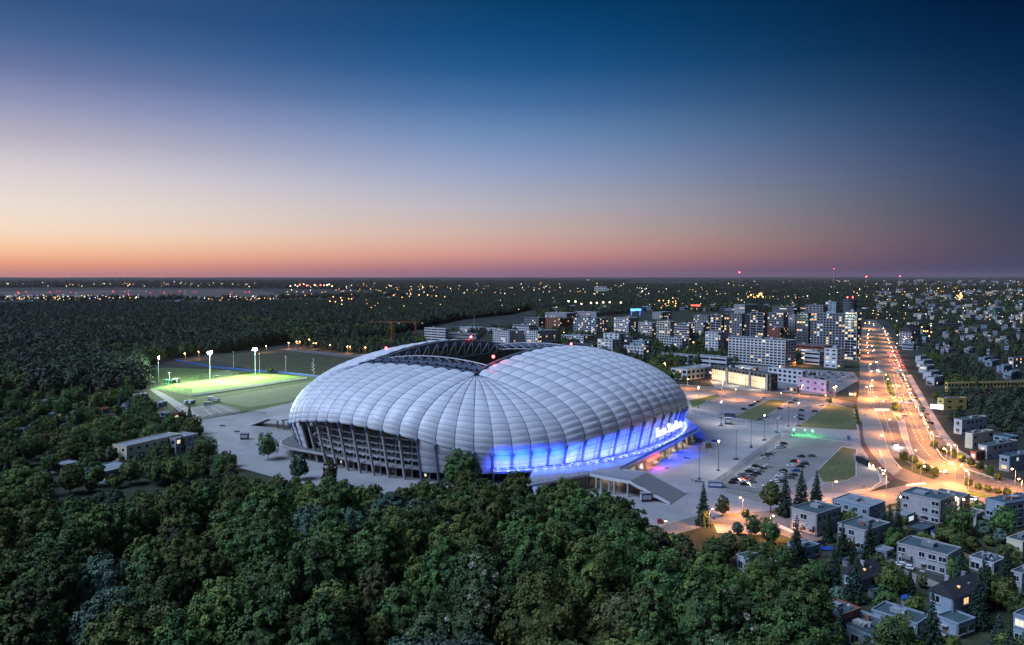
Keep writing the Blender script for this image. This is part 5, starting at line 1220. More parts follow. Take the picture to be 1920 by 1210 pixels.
# trees told apart one by one
def one(px, py, protos, s, name, label, tall=1.0, z=0):
    p = G(px, py, 0); o = plant(protos, (p.x, p.y, z), s, label, None, tall)
    if 'group' in o: del o['group']
    return o
one(1318, 985, FIRS[:1], 1.02, '', 'tall dark spruce standing alone at the plaza edge by the orange street', 1.08)
one(1472, 968, FIRS[1:2], 1.05, '', 'dark pine left of three beside the white L shaped house'); one(1502, 962, FIRS[1:2], 1.1, '', 'dark pine in the middle of three beside the white L shaped house'); one(1530, 960, FIRS[:1], 1.12, '', 'dark pine right of three beside the white L shaped house')
one(1355, 968, SM[3:4], .8, '', 'thin straggly tree between the lone spruce and the car park', 1.3); one(1445, 962, PROTO['olive'][:1], .72, '', 'feathery green tree in front of the parked cars')
one(1398, 970, SM[1:2], .42, '', 'lit yellow green round bush by the orange street'); one(503, 862, SM[5:6], 1.0, '', 'dark lone tree on the plaza left of the stadium facade'); one(1680, 774, SM[0:1], .72, '', 'round dark tree on the avenue median')
for i, (px, py) in enumerate([(1604, 766), (1605, 774), (1606, 782), (1607, 789), (1608, 796)]): one(px, py, SM[1:2], .36, '', f'small clipped tree, {["topmost", "second", "third", "fourth", "lowest"][i]} of five beside the grass strip', 1.1)
one(1556, 757, SM[0:1], .4, '', 'little tree at the corner of the cross street'); one(507, 700, SM[1:2], .8, '', 'bright green floodlit tree behind the training pitch')
one(865, 925, PROTO['dark'][:1], .95, '', 'tall dark tree standing up against the dome front')
one(560, 900, SM[2:3], 1.2, '', 'wispy grey tree in front of the open stadium facade', 1.3); one(618, 915, SM[3:4], 1.1, '', 'thin olive tree in front of the open stadium facade', 1.4)
for i, (px, py) in enumerate([(1694, 866), (1712, 872), (1724, 880), (1738, 886), (1752, 892)]): one(px, py, SM[0:2], .52, '', f'rounded shrub, {["first", "second", "third", "fourth", "last"][i]} of five on the planted island of the avenue')
for i in range(6): one(1816 + i * 18, 914 + i * 4.6, SM[0:2], .42, '', f'rounded shrub, {["first", "second", "third", "fourth", "fifth", "last"][i]} of six along the side street')
for i in range(8): one(1752 + i * 17, 842 + i * 8.4, SM[0:2], .5, '', f'bushy shrub, {["first", "second", "third", "fourth", "fifth", "sixth", "seventh", "last"][i]} of eight along the avenue bend')
for i in range(7): one(1660 + i * 1.6, 706 + i * 5.5, SM[1:2], .26, '', f'low bush, {["first", "second", "third", "fourth", "fifth", "sixth", "last"][i]} of seven on the green median')
# far woods: one mass, leaf crowns instanced on points
far_protos = []
for i, (lm, r, z0, z1) in enumerate([(LM['far'], 5.2, 2, 16), (LM['mid'], 5.0, 2, 14), (LM['brown'], 4.4, 2, 15), (LM['far'], 6.0, 2, 18)]):
    far_protos.append((crown_mesh(500 + i, r, z0, z1, lm, 26, 26, .85, .95)))
FP = []
def woods(name, zones, label, keep=False):
    pts, scl, idx = [], [], []
    for zone, step, smin, smax in zones:
        def f(x, y):
            if not clear(x, y, 3) or (keep and hides(x, y, 5, 13, .3)): return
            v = mnoise.noise(Vector((x / 150, y / 150, 2.2))); w = mnoise.noise(Vector((x / 90, y / 260, 7.7)))
            if w > .52: return
            pts.append((x, y, 0)); scl.append(rt.uniform(smin, smax) * (1 + .28 * w)); idx.append(rt.choice((0, 3, 0)) if v > .12 else rt.choice((1, 1, 0)) if v > -.14 else rt.choice((2, 2, 3)))
        scatter(zone, step, f, .48)
    me = bpy.data.meshes.new(name); me.from_pydata(pts, [], [])
    a = me.attributes.new('scl', 'FLOAT', 'POINT'); a.data.foreach_set('value', scl); a = me.attributes.new('idx', 'INT', 'POINT'); a.data.foreach_set('value', idx)
    a = me.attributes.new('rotz', 'FLOAT', 'POINT'); a.data.foreach_set('value', [rt.uniform(0, 6.28) for _ in pts])
    o = link(name, me); o['kind'] = 'stuff'; o['label'] = label; o['category'] = 'woodland'
    ng = bpy.data.node_groups.new(name, 'GeometryNodeTree'); ng.interface.new_socket('Geometry', in_out='INPUT', socket_type='NodeSocketGeometry'); ng.interface.new_socket('Geometry', in_out='OUTPUT', socket_type='NodeSocketGeometry')
    n, k = ng.nodes, ng.links; gi, go = n.new('NodeGroupInput'), n.new('NodeGroupOutput'); ip = n.new('GeometryNodeInstanceOnPoints'); jn = n.new('GeometryNodeJoinGeometry')
    for p in FP:
        oi = n.new('GeometryNodeObjectInfo'); oi.inputs['Object'].default_value = p; oi.inputs['As Instance'].default_value = True; k.new(oi.outputs['Geometry'], jn.inputs[0])
    def na(nm, ty):
        q = n.new('GeometryNodeInputNamedAttribute'); q.data_type = ty; q.inputs['Name'].default_value = nm; return next(s for s in q.outputs if s.enabled and s.name == 'Attribute')
    k.new(gi.outputs[0], ip.inputs['Points']); k.new(jn.outputs[0], ip.inputs['Instance']); ip.inputs['Pick Instance'].default_value = True
    k.new(na('idx', 'INT'), ip.inputs['Instance Index']); k.new(na('scl', 'FLOAT'), ip.inputs['Scale'])
    cx = n.new('ShaderNodeCombineXYZ'); k.new(na('rotz', 'FLOAT'), cx.inputs[2])
    e2r = n.new('FunctionNodeEulerToRotation'); k.new(cx.outputs[0], e2r.inputs[0]); k.new(e2r.outputs[0], ip.inputs['Rotation'])
    k.new(ip.outputs[0], go.inputs[0])
    md = o.modifiers.new('scatter', 'NODES'); md.node_group = ng
    print(name, len(pts)); return o
# four real trees at the wood edge double as the shapes of the mass
for i, me in enumerate(far_protos):
    p = G([262, 240, 222, 200][i], [738, 742, 744, 746][i]); o = link('broadleaf_tree', me, None, (p.x, p.y, 0)); tag(o, f'dark tree at the foot of the left wood edge, {["nearest", "second", "third", "farthest"][i]} to the lit pitch', 'tree'); FP.append(o)
woods('woodland', [
  ([(-420, 760), (-60, 760), (0, 752), (262, 738), (276, 715), (262, 688), (330, 672), (430, 660), (560, 640), (690, 640), (790, 616), (860, 600), (960, 590), (1000, 578), (700, 578), (300, 584), (0, 584), (-420, 590)], 8.6, .85, 1.25),
  ([(-420, 588), (0, 584), (300, 584), (700, 578), (1000, 578), (1270, 578), (1270, 556), (1000, 552), (700, 566), (540, 572), (0, 576), (-420, 576)], 13, .8, 1.2),
 ], 'dark far wood spreading to the left of the stadium')
woods('woodland', [
  ([(-420, 566), (0, 565), (480, 566), (560, 562), (700, 559), (1000, 553), (1280, 557), (1600, 562), (1600, 545), (1000, 542), (700, 544), (700, 556), (560, 560), (480, 563), (-420, 563)], 30, .9, 1.5),
  ([(-600, 540), (420, 541), (700, 546), (1600, 546), (2200, 547), (2200, 532), (1000, 529), (-600, 531)], 62, 1.0, 1.8),
  ([(-700, 530), (2400, 530), (2400, 524.5), (-700, 524.5)], 190, 1.5, 3.0),
 ], 'hazy band of woods below the horizon')
woods('woodland', [
  ([(1616, 600), (1665, 604), (1700, 660), (1740, 738), (1770, 775), (1800, 845), (1850, 872), (1990, 915), (1990, 600), (1700, 590)], 10.5, .4, .78),
  ([(1618, 598), (1960, 600), (2200, 600), (2200, 548), (1600, 548)], 21, .5, 1.0),
  ([(1005, 600), (1270, 585), (1600, 588), (1600, 562), (1270, 560), (1000, 578)], 16, .7, 1.1),
 ], 'dark trees between the estates on the right', True)
woods('woodland', [
  ([(700, 668), (790, 660), (800, 640), (1000, 628), (1080, 668), (1220, 690), (1330, 700), (1360, 690), (1500, 690), (1500, 650), (1300, 620), (1000, 615), (860, 630), (700, 640)], 13, .5, .85),
  ([(540, 640), (700, 640), (700, 668), (640, 664), (560, 652)], 11, .5, .8),
 ], 'dark trees between the blocks behind the stadium', True)
# ================================================================== LAMPS
ORD = ['first', 'second', 'third', 'fourth', 'fifth', 'sixth', 'seventh', 'eighth', 'ninth', 'tenth', 'eleventh', 'twelfth', 'thirteenth', 'fourteenth', 'fifteenth', 'sixteenth', 'seventeenth', 'eighteenth', 'nineteenth', 'twentieth'] + [f'{a}-{b}' for a in ('twenty', 'thirty', 'forty', 'fifty', 'sixty') for b in ('first', 'second', 'third', 'fourth', 'fifth', 'sixth', 'seventh', 'eighth', 'ninth', 'tenth')]
def street_lamp(h, arm, lens, power, col, label, name='street_lamp', size=.32):
    t = thing(name, label, 'street lamp', (0, 0, 0))
    b = MB(); b.tube((0, 0, 0), (0, 0, h), .13, .08, 7); b.tube((0, 0, h), (arm, 0, h + .35), .06, n=5); b.tube((0, 0, 0), (0, 0, .5), .22, n=7); b.build('pole', M['steel'], t)
    b = MB(); b.box((arm + .3, 0, h + .35), (1.0, .42, .2), 0, 0); b.ball((arm + .3, 0, h + .12), size, 8, 5, 1, .7); hd = b.build('lamp_head', [M['dsteel'], lens], t)
    point('lamp_light', t, (arm + .3, 0, h - .45), power, col, .25, spot=165, blend=.5); return t
ORANGE = (1.0, 0.38, 0.10)
LAMPS = {}
def lamps(kind, spots, lab, grp, h=9.5, arm=1.2, lens='sodium', power=9000, col=ORANGE, px_is_head=True, size=.32, aim=None):
    """spots: pixel of the glowing head (or of the foot)"""
    for i, s in enumerate(spots):
        p = G(s[0], s[1], h if px_is_head else 0); rz = R(s[2]) if len(s) > 2 else R(aim or 180)
        key = (h, arm, lens, power, size); l = lab % ORD[i] if '%s' in lab else lab
        loc = (p.x - math.cos(rz) * (arm + .3), p.y - math.sin(rz) * (arm + .3), 0.05)
        if key not in LAMPS:
            o = LAMPS[key] = street_lamp(h, arm, E[lens], power, col, l, size=size); o.location = loc; o.rotation_euler = (0, 0, rz); o['group'] = grp
        else: dup(LAMPS[key], loc, rz, l, grp)
# avenue, right-hand row of heads (nearest first), left-hand row, median row
lamps('av', [(1812, 883, 200), (1770, 842, 190), (1746, 812, 190), (1736, 795, 190), (1728, 779, 190), (1718, 763, 185), (1713, 750, 185), (1707, 737, 185), (1702, 724, 185), (1697, 712, 185), (1693, 703, 185), (1689, 694, 185), (1686, 686, 185), (1681, 676, 185), (1677, 667, 185), (1674, 659, 185), (1671, 651, 185), (1668, 643, 185), (1665, 636, 185), (1662, 629, 185), (1659, 622, 185), (1656, 616, 185)], 'sodium street lamp, %s from the near end in the row right of the avenue', 'sodium lamps right of the avenue', power=13500, size=.42)
lamps('av', [(1653, 817, 0), (1668, 787, 0), (1656, 753, 0), (1643, 745, 0), (1636, 724, 0), (1636, 714, 0), (1634, 697, 0), (1632, 683, 0), (1628, 662, 0), (1626, 652, 0), (1626, 643, 0), (1627, 634, 0), (1628, 627, 0), (1629, 620, 0), (1622, 606, 0), (1630, 607, 0), (1638, 608, 0)], 'sodium street lamp, %s from the near end in the row left of the avenue', 'sodium lamps left of the avenue', power=13500, size=.42)
lamps('av', [(1661, 703, 0), (1665, 711, 0), (1674, 724, 0), (1685, 724, 0), (1717, 845, 0), (1690, 752, 0)], 'sodium street lamp, %s of those on the avenue median', 'sodium lamps on the avenue median', power=13500, size=.42)
lamps('av', [(1656, 889, 180), (1733, 875, 0), (1568, 904, 0), (1898, 880, 180), (1910, 899, 180), (1786, 868, 180), (1803, 872, 180), (1778, 834, 180), (1790, 835, 180), (1625, 726, 0), (1632, 725, 0), (1563, 727, 180), (1568, 725, 0)], 'orange street lamp, %s of the mixed group round the avenue bend and junction', 'orange lamps round the avenue bend', power=13500, size=.42)
lamps('st', [(1248, 978, 90), (1388, 934, 180), (1450, 968, 0), (1336, 955, 0)], 'orange street lamp, %s from the left along the street before the houses', 'orange lamps before the houses', h=7.5, arm=.8, power=7500, size=.34)
lamps('cr', [(1505, 723, 270), (1427, 722, 270), (1355, 717, 270), (1290, 711, 270), (1240, 706, 270), (1548, 742, 90), (1465, 738, 90), (1380, 731, 90), (1310, 725, 90)], 'orange street lamp, %s of those lining the cross street behind the car parks', 'orange lamps on the cross street', h=8, power=10000, size=.3)
# tall white plaza lamps: heads and feet both seen
for i, (px, py, hh) in enumerate([(1347, 821, 62), (1433, 772, 54), (1497, 741, 58), (1309, 720, 46), (1352, 750, 46), (1408, 788, 52), (1380, 800, 62), (1457, 762, 50), (1478, 750, 50), (1311, 835, 64)]):
    lit = i < 5
    f = G(px, py + hh); hgt = hh * f.length / FPX * 1.02; key = ('pl', lit)
    l = f'tall slim plaza lamp {"lit white" if lit else "unlit"}, {ORD[i if lit else i - 5]} of those among the car parks'
    if key not in LAMPS:
        t = LAMPS[key] = thing('plaza_lamp', l, 'street lamp', (0, 0, 0)); b = MB(); b.tube((0, 0, 0), (0, 0, 15), .16, .09, 8); b.box((0, 0, .3), (1.3, 1.3, .6)); b.build('pole', M['dsteel'], t)
        b = MB(); b.box((0, 0, 15.1), (1.2, .5, .2)); b.ball((0, 0, 14.85), .36, 8, 5, 1); b.build('lamp_head', [M['dsteel'], E['lampw'] if lit else M['steel']], t)
        if lit: point('lamp_light', t, (0, 0, 14.3), 5200, (1.0, .9, .78), .3, spot=150, blend=.6)
        t.location = f; t['group'] = 'plaza lamps'
    else: dup(LAMPS[key], f, 0, l, 'plaza lamps')
lamps('in', [(1470, 634, 180), (1484, 628, 180), (1479, 639, 180), (1300, 642, 180), (1345, 642, 180), (1172, 630, 180), (1057, 624, 180), (1152, 657, 180), (1246, 682, 180), (1392, 690, 180), (1462, 688, 180), (1332, 699, 180), (1282, 622, 180), (1212, 612, 180), (1505, 672, 180), (1090, 612, 180)], 'warm street lamp, %s in the streets between the city blocks', 'street lamps between the city blocks', h=8, power=9000, size=.5, arm=.7)
# garden sheds, hedges and dustbins among the near houses
rq = random.Random(77)
for i, (px, py) in enumerate([(1612, 1046), (1668, 1000), (1716, 1022), (1806, 1012), (1756, 1008), (1832, 1030), (1640, 1120), (1700, 1136), (1860, 1100), (1590, 1060), (1548, 1040), (1870, 1010)]):
    p = G(px, py); t = thing('garden_shed', f'small {["grey", "blue roofed", "brown"][i % 3]} garden shed, {ORD[i]} from the list of sheds among the near houses'.replace('from the list of sheds', 'of the sheds'), 'shed', p, rq.uniform(0, 1.5), 'garden sheds among the near houses'); w_, l_ = rq.uniform(2, 3), rq.uniform(2.6, 4.4)
    b = MB(); b.box((0, 0, 1.1), (l_, w_, 2.2)); b.build('wall', M[['greyw', 'offwhite', 'wood'][i % 3]], t); b = MB(); b.add([(-l_ / 2 - .2, -w_ / 2 - .2, 2.2), (l_ / 2 + .2, -w_ / 2 - .2, 2.2), (l_ / 2 + .2, w_ / 2 + .2, 2.2), (-l_ / 2 - .2, w_ / 2 + .2, 2.2), (-l_ / 2 - .2, 0, 2.9), (l_ / 2 + .2, 0, 2.9)], [(0, 1, 5, 4), (2, 3, 4, 5), (0, 4, 3), (1, 2, 5), (3, 2, 1, 0)]); b.build('roof', M[['felt', 'bluep', 'tile'][i % 3]], t)
# small globe lamps on the house row eaves
for i, (px, py) in enumerate([(1689, 932), (1696, 930), (1703, 927), (1709, 924), (1765, 928), (1779, 930), (1793, 934), (1807, 937)]):
    p = G(px, py, 7.2); t = thing('eaves_lamp', f'small warm eaves lamp, {ORD[i]} from the left along the workshop roof', 'lamp', (p.x, p.y, 0)); t['group'] = 'eaves lamps of the workshop'
    b = MB(); b.tube((0, 0, 0), (0, 0, 7.2), .06, n=5); b.build('pole', M['steel'], t); b = MB(); b.ball((0, 0, 7.2), .3, 8, 5); b.build('globe', E['lampw'], t); point('lamp_light', t, (0, 0, 7.9), 700, (1, .75, .42), .3)
# far road behind the training ground
lamps('fr', [(541, 643), (556, 641), (562, 641), (580, 637), (588, 644), (593, 644), (619, 647), (624, 646), (651, 650), (656, 650), (685, 652), (499, 649), (346, 663), (372, 660)], 'orange street lamp, %s from the left by the road past the training ground', 'orange lamps past the training ground', h=8, power=4200, size=.5, aim=270)
flat('training_road', [(522, 656), (540, 654), (640, 663), (720, 667), (720, 674), (640, 669)], 0.06, MATS['lit_asphalt'])
# ================================================================== FLOODLIGHTS of the training pitch
pc = sum((Vector(p) for p in P1), Vector()) / 4
for i, (px, yh, yf) in enumerate([(297.5, 672, 722), (394, 662, 711), (479, 656, 703)]):
    f = G(px, yf); h = (yf - yh) * f.y / FPX; d = (pc - f); a = math.atan2(d.y, d.x)
    t = thing('floodlight_mast', f'white floodlight mast blazing over the training pitch, {["leftmost", "middle", "rightmost"][i]} of three', 'floodlight', f, a, 'floodlight masts of the training pitch')
    b = MB(); b.tube((0, 0, 0), (0, 0, h), .42, .25, 10); b.box((0, 0, .3), (1.4, 1.4, .6)); b.build('mast', M['white'], t)
    b = MB(); b.beam((0, -2.2, h), (0, 2.2, h), .2, .2); b.beam((0, -2.2, h + 1.3), (0, 2.2, h + 1.3), .2, .2); b.tube((0, 0, h - .5), (0, 0, h + 1.6), .16, n=6); b.build('cross_arm', M['steel'], t)
    pr = MB().box((0, 0, 0), (.5, .95, .75), 0, 0); pr.box((.27, 0, 0), (.06, .85, .65), 0, 1); me = pr.mesh('lamp', [M['dsteel'], E['flood']])
    for y in (-1.7, -.6, .6, 1.7):
        for z in (0, 1.3):
            o = link('lamp', me, t, (.35, y, h + z)); o.rotation_euler = (0, R(22), 0)
    for y in (-1.2, 1.2):
        tgt = Vector((46, y * 30, 0)) - Vector((.8, y, h + .6)); q = tgt.to_track_quat('-Z', 'Y').to_euler()
        point('flood_beam', t, (.9, y, h + .6), 125000, (.80, 1.0, .72), .5, spot=128, rot=q, blend=.9)
    point('flood_spill', t, (1.1, 0, h + 2.4), 38000, (.7, 1, .85), .6)
# masts without light round the ground
for i, (px, yt, yf) in enumerate([(318, 699, 718), (438, 660, 692), (487, 663, 702), (536, 668, 699), (588, 673, 703)]):
    f = G(px, yf); h = (yf - yt) * f.y / FPX; b = MB(); b.tube((0, 0, 0), (0, 0, h), .22, .12, 7); b.box((0, 0, h), (1.4, .5, .4))
    if i == 4:
        for z in (.3, .5, .7): b.box((-.8, 0, h * z), (1.6, .8, 1.2)); b.box((.9, 0, h * (z - .1)), (1.4, .8, .8))
    o = b.build('pole', M['white'], None, loc=f); o.name = 'light_pole'; tag(o, f'unlit pale light pole, {ORD[i]} from the left behind the training pitch', 'pole', 'unlit poles behind the training pitch')
# ================================================================== FENCES
def fence(name, label, px, h, step, m, mesh=True, kindm=None, rails=(1.0, .5)):
    pts = [G(*q) for q in px]; t = thing(name, label, 'fence', pts[0]); b = MB(); r = MB()
    for p, q in zip(pts[:-1], pts[1:]):
        n = max(1, int((q - p).length / step))
        for i in range(n + 1):
            w = p.lerp(q, i / n) - pts[0]; b.tube(w + Vector((0, 0, .05)), w + Vector((0, 0, h)), .06, n=4)
        for f in rails: r.tube(p - pts[0] + Vector((0, 0, h * f)), q - pts[0] + Vector((0, 0, h * f)), .035, n=4)
        if kindm:
            r.beam(p - pts[0] + Vector((0, 0, h * .5)), q - pts[0] + Vector((0, 0, h * .5)), .05, h * .96, 1)
    b.build('post', m, t)['kind'] = 'stuff'; r.build('rail', [m, kindm or m], t)
def netmat():
    m = mat('wire_net', (0.12, 0.13, 0.15), .7, 0); t = m.node_tree; n = t.nodes; k = t.links; tr = n.new('ShaderNodeBsdfTransparent'); mx = n.new('ShaderNodeMixShader'); mx.inputs[0].default_value = .82
    k.new(n['Principled BSDF'].outputs[0], mx.inputs[1]); k.new(tr.outputs[0], mx.inputs[2]); k.new(mx.outputs[0], n['Material Output'].inputs[0]); return m
NET = netmat()
fence('mesh_fence', 'grey mesh fence with posts between the plaza and the lower car park', [(1337, 912), (1360, 896), (1462, 818)], 2.4, 2.6, M['steel'], kindm=NET)
fence('mesh_fence', 'grey mesh fence along the near edge of the car park', [(1337, 912), (1440, 928), (1478, 930)], 2.2, 2.6, M['steel'], kindm=NET)
fence('mesh_fence', 'long mesh fence from the green lit gate to the bike path', [(1462, 818), (1530, 821), (1610, 830)], 2.2, 2.8, M['steel'], kindm=NET)
fence('mesh_fence', 'mesh fence along the far plaza edge before the upper car parks', [(1296, 774), (1350, 785), (1390, 792), (1470, 800)], 2.4, 2.6, M['steel'], kindm=NET)
fence('mesh_fence', 'mesh fence between the plaza and the gravel lot on the left', [(377, 790), (400, 783), (466, 775), (500, 778)], 2.4, 2.8, M['steel'], kindm=NET)
fence('ball_fence', 'tall thin ball stop fence before the lit training pitch', [(286, 729), (320, 736), (360, 744)], 6, 5, M['steel'], kindm=NET)
fence('ball_fence', 'tall green net fence with posts at the far side of the lit pitch', [(374, 712), (402, 708), (432, 704)], 5, 5, M['greenp'], kindm=NET)
BAN = mat('white_banner', (.72, .72, .72), .6, .12, .15)
_t = BAN.node_tree; _tr = _t.nodes.new('ShaderNodeBsdfTranslucent'); _tr.inputs[0].default_value = (.75, .75, .75, 1); _mx = _t.nodes.new('ShaderNodeMixShader'); _mx.inputs[0].default_value = .5
_t.links.new(_t.nodes['Principled BSDF'].outputs[0], _mx.inputs[1]); _t.links.new(_tr.outputs[0], _mx.inputs[2]); _t.links.new(_mx.outputs[0], _t.nodes['Material Output'].inputs[0])
fence('banner_fence', 'long white banner fence along the near touchline of the lit pitch', [(360, 743), (372, 741), (480, 725), (575, 710)], 1.9, 4, M['steel'], kindm=BAN)
fence('banner_fence', 'blue advertising fence beyond the lit pitch', [(325, 676), (400, 690), (478, 697), (520, 699), (600, 708)], 1.8, 4, M['steel'], kindm=M['bluep'])
fence('panel_fence', 'white panel fence with posts before the white L shaped house', [(1441, 981), (1460, 989), (1491, 1003)], 1.3, 2.4, M['white'], kindm=M['white'])
fence('garden_fence', 'low dark fence before the long pink white house', [(1738, 1080), (1770, 1092)], 1.2, 2, M['dsteel'], kindm=M['darkw'])
fence('white_screen', 'long white screen wall at the hedge between gardens and plaza', [(316, 806), (352, 804)], 2.4, 3, M['white'], kindm=BAN)
fence('wall_fence', 'low grey boundary wall along the access road', [(330, 764), (352, 785), (373, 799)], 1.6, 3, M['concrete'], kindm=M['concrete'])
# goals
def goal(px, py, rz, lab, s=1.0):
    p = G(px, py); b = MB(); W_, H_, D_ = 7.3 * s, 2.44 * s, 2
    for y in (-W_ / 2, W_ / 2): b.tube((0, y, 0), (0, y, H_), .09, n=6); b.tube((0, y, H_), (-D_, y, 0), .05, n=5)
    b.tube((0, -W_ / 2, H_), (0, W_ / 2, H_), .09, n=6); b.tube((-D_, -W_ / 2, .05), (-D_, W_ / 2, .05), .05, n=5)
    b.add([(0, -W_ / 2, H_), (0, W_ / 2, H_), (-D_, W_ / 2, 0), (-D_, -W_ / 2, 0)], [(0, 1, 2, 3)], 1)
    tag(b.build('goal', [M['white'], NET], None, loc=p, rz=R(rz)), lab, 'football goal')
goal(406, 709, 250, 'white goal left of two standing beyond the lit pitch'); goal(440, 704, 250, 'white goal right of two standing beyond the lit pitch'); goal(287, 691, 300, 'white goal on the dark upper pitch'); goal(500, 726, 60, 'white goal on the worn training field')
# caravans and vans by the pitch
def caravan(px, py, rz, lab, m='white'):
    p = G(px, py); t = thing('caravan', lab, 'caravan', p, R(rz)); b = MB(); b.prism([(-3, -1.1), (3, -1.1), (3.0, 1.1), (-3, 1.1)], .5, 1.6); b.add([(-3, -1.1, 1.6), (3, -1.1, 1.6), (3, 1.1, 1.6), (-3, 1.1, 1.6), (-2.4, -1, 2.6), (2.2, -1, 2.6), (2.2, 1, 2.6), (-2.4, 1, 2.6)], [(0, 1, 5, 4), (1, 2, 6, 5), (2, 3, 7, 6), (3, 0, 4, 7), (4, 5, 6, 7)]); b.build('body', M[m], t)
    b = MB(); b.box((-1, -1.08, 1.8), (1.4, .12, .6)); b.box((1.2, -1.08, 1.8), (1.2, .12, .6)); b.build('window', M['glass'], t)
    for x in (-1.2, 1.4):
        b = MB(); b.tube((x, -1.15, .35), (x, 1.15, .35), .35, n=10); b.build('wheel', M['rubber'], t)
caravan(352, 757, 60, 'white caravan with dark front, leftmost on the grass by the lit pitch'); caravan(360, 757, 75, 'dark topped caravan beside the leftmost white one'); caravan(389, 760, 20, 'white caravan alone at the gravel lot edge'); caravan(396, 750, -10, 'white van at the left of the pair under the banner fence'); caravan(405, 753, -20, 'white van at the right of the pair under the banner fence')
for i, (px, py) in enumerate([(281, 710), (278, 716), (284, 720)]): caravan(px, py, 20 * i, f'white parked van by the wood corner, {["topmost", "middle", "lowest"][i]} of three')
# cranes
def crane(px, yf, h, jib, rz, lab):
    D = CAMH * FPX / (yf - 520); p = G(px, yf); t = thing('tower_crane', lab, 'crane', p, R(rz)); b = MB()
    for x, y in ((-.9, -.9), (.9, -.9), (.9, .9), (-.9, .9)): b.tube((x, y, 0), (x, y, h), .16, n=4)
    n = int(h / 2.4)
    for i in range(n):
        z0, z1 = i * h / n, (i + 1) * h / n
        for a, c in (((-.9, -.9), (.9, -.9)), ((.9, -.9), (.9, .9)), ((.9, .9), (-.9, .9)), ((-.9, .9), (-.9, -.9))): b.tube((*a, z0), (*c, z1), .1, n=4)
    b.build('mast', M['orange'], t)
    b = MB(); b.tube((-12, 0, h), (jib, 0, h), .25, n=4); b.tube((-2, -.6, h + 1.3), (jib, 0, h + .5), .16, n=4); b.tube((0, 0, h), (0, 0, h + 6), .3, n=4); b.tube((0, 0, h + 6), (jib * .7, 0, h + .4), .08, n=4); b.tube((0, 0, h + 6), (-11, 0, h), .08, n=4); b.build('jib', M['orange'], t)
    b = MB(); b.box((-11, 0, h - 1), (3, 1.6, 2)); b.build('counterweight', M['concrete'], t); b = MB(); b.box((1.2, -1, h - 1.4), (1.6, 1.4, 2)); b.build('cab', M['white'], t)
crane(734, 652, 34, 33, 172, 'orange tower crane nearest, rising behind the stadium roof'); crane(779, 640, 28, 36, 170, 'orange tower crane farther right behind the stadium roof')
# ================================================================== CARS
CP = {k: mat('car_' + k, c, .28, 0, spec=.6, metal=.0) for k, c in dict(white=(.72, .72, .72), silver=(.36, .37, .39), black=(.014, .014, .016), grey=(.10, .105, .11), blue=(.02, .06, .30), red=(.28, .02, .02)).items()}
def loft(b, prof, mi=0):
    """prof: list of (x, halfwidth, z) cross rails mirrored in y"""
    n = len(prof)
    vs = [(x, -w, z) for x, w, z in prof] + [(x, w, z) for x, w, z in prof]
    b.add(vs, [(i, (i + 1) % n, n + (i + 1) % n, n + i) for i in range(n)] + [tuple(range(n - 1, -1, -1)), tuple(range(n, 2 * n))], mi)
def make_car(van=False):
    t = thing('parked_car', 'car', 'car', (0, 0, 0))
    b = MB(); loft(b, [(2.1, .82, .35), (2.15, .84, .62), (1.95, .86, .78), (.95, .88, .95), (-1.75, .88, 1.0), (-2.1, .86, .9), (-2.15, .84, .4)]); 
    roof = [(.25, .70, 1.42), (-.9, .70, 1.45), (-1.5, .68, 1.36)] if not van else [(.9, .78, 1.9), (-1.9, .8, 1.95), (-2.0, .8, 1.5)]
    loft(b, [(roof[0][0] + .1, .72, roof[0][2] - .05)] + roof + [(roof[2][0], .68, roof[2][2] - .08)])
    bd = b.build('body', CP['white'], t); bd.material_slots[0].link = 'OBJECT'; bd.material_slots[0].material = CP['white']
    b = MB(); loft(b, [(1.0, .80, .93), (.28, .685, 1.40), (-1.48, .67, 1.36), (-1.9, .78, .98)] if not van else [(1.35, .8, .95), (.95, .76, 1.8), (-.4, .8, 1.8), (-.4, .86, .98)]); b.build('glasshouse', M['glass'], t)
    w = MB().tube((0, -.11, 0), (0, .11, 0), .33, n=12); w.tube((0, -.12, 0), (0, .12, 0), .19, n=8, mi=1); me = w.mesh('wheel', [M['rubber'], M['steel']])
    for x in (1.35, -1.32):
        for y in (-.80, .80): link('wheel', me, t, (x, y, .33))
    me = MB().box((0, 0, 0), (.08, .34, .14)).mesh('headlight', M['steel'])
    for y in (-.62, .62): link('headlight', me, t, (2.12, y, .64))
    me = MB().box((0, 0, 0), (.08, .3, .16)).mesh('tail_light', CP['red'])
    for y in (-.66, .66): link('tail_light', me, t, (-2.13, y, .74))
    return t
CAR, VAN = make_car(), make_car(True)
first = {}
def car(px, py, rz, col, label, group=None, van=False, lights=False, tails=False):
    p = G(px, py); src = VAN if van else CAR
    if src.as_pointer() not in first:
        first[src.as_pointer()] = 1; o = src; o.location = (p.x, p.y, .1); o.rotation_euler = (0, 0, R(rz)); o['label'] = label
        if group: o['group'] = group
    else: o = dup(src, (p.x, p.y, .1), R(rz), label, group)
    for c in KIDS[o.as_pointer()]:
        if c.name.startswith('body'): c.material_slots[0].link = 'OBJECT'; c.material_slots[0].material = CP[col]
        if lights and c.name.startswith('headlight'): c.material_slots[0].link = 'OBJECT'; c.material_slots[0].material = E['head']; c.scale = (1.5, 1.3, 1.8)
        if tails and c.name.startswith('tail_light'): c.material_slots[0].link = 'OBJECT'; c.material_slots[0].material = E['tail']; c.scale = (1.5, 1.5, 2)
    return o
rc = random.Random(3)
ROWA = [(1470, 834, 'black'), (1461, 841, 'white'), (1466, 840, 'grey'), (1447, 850, 'white'), (1442, 854, 'grey'), (1434, 858, 'black'), (1435, 861, 'white')]
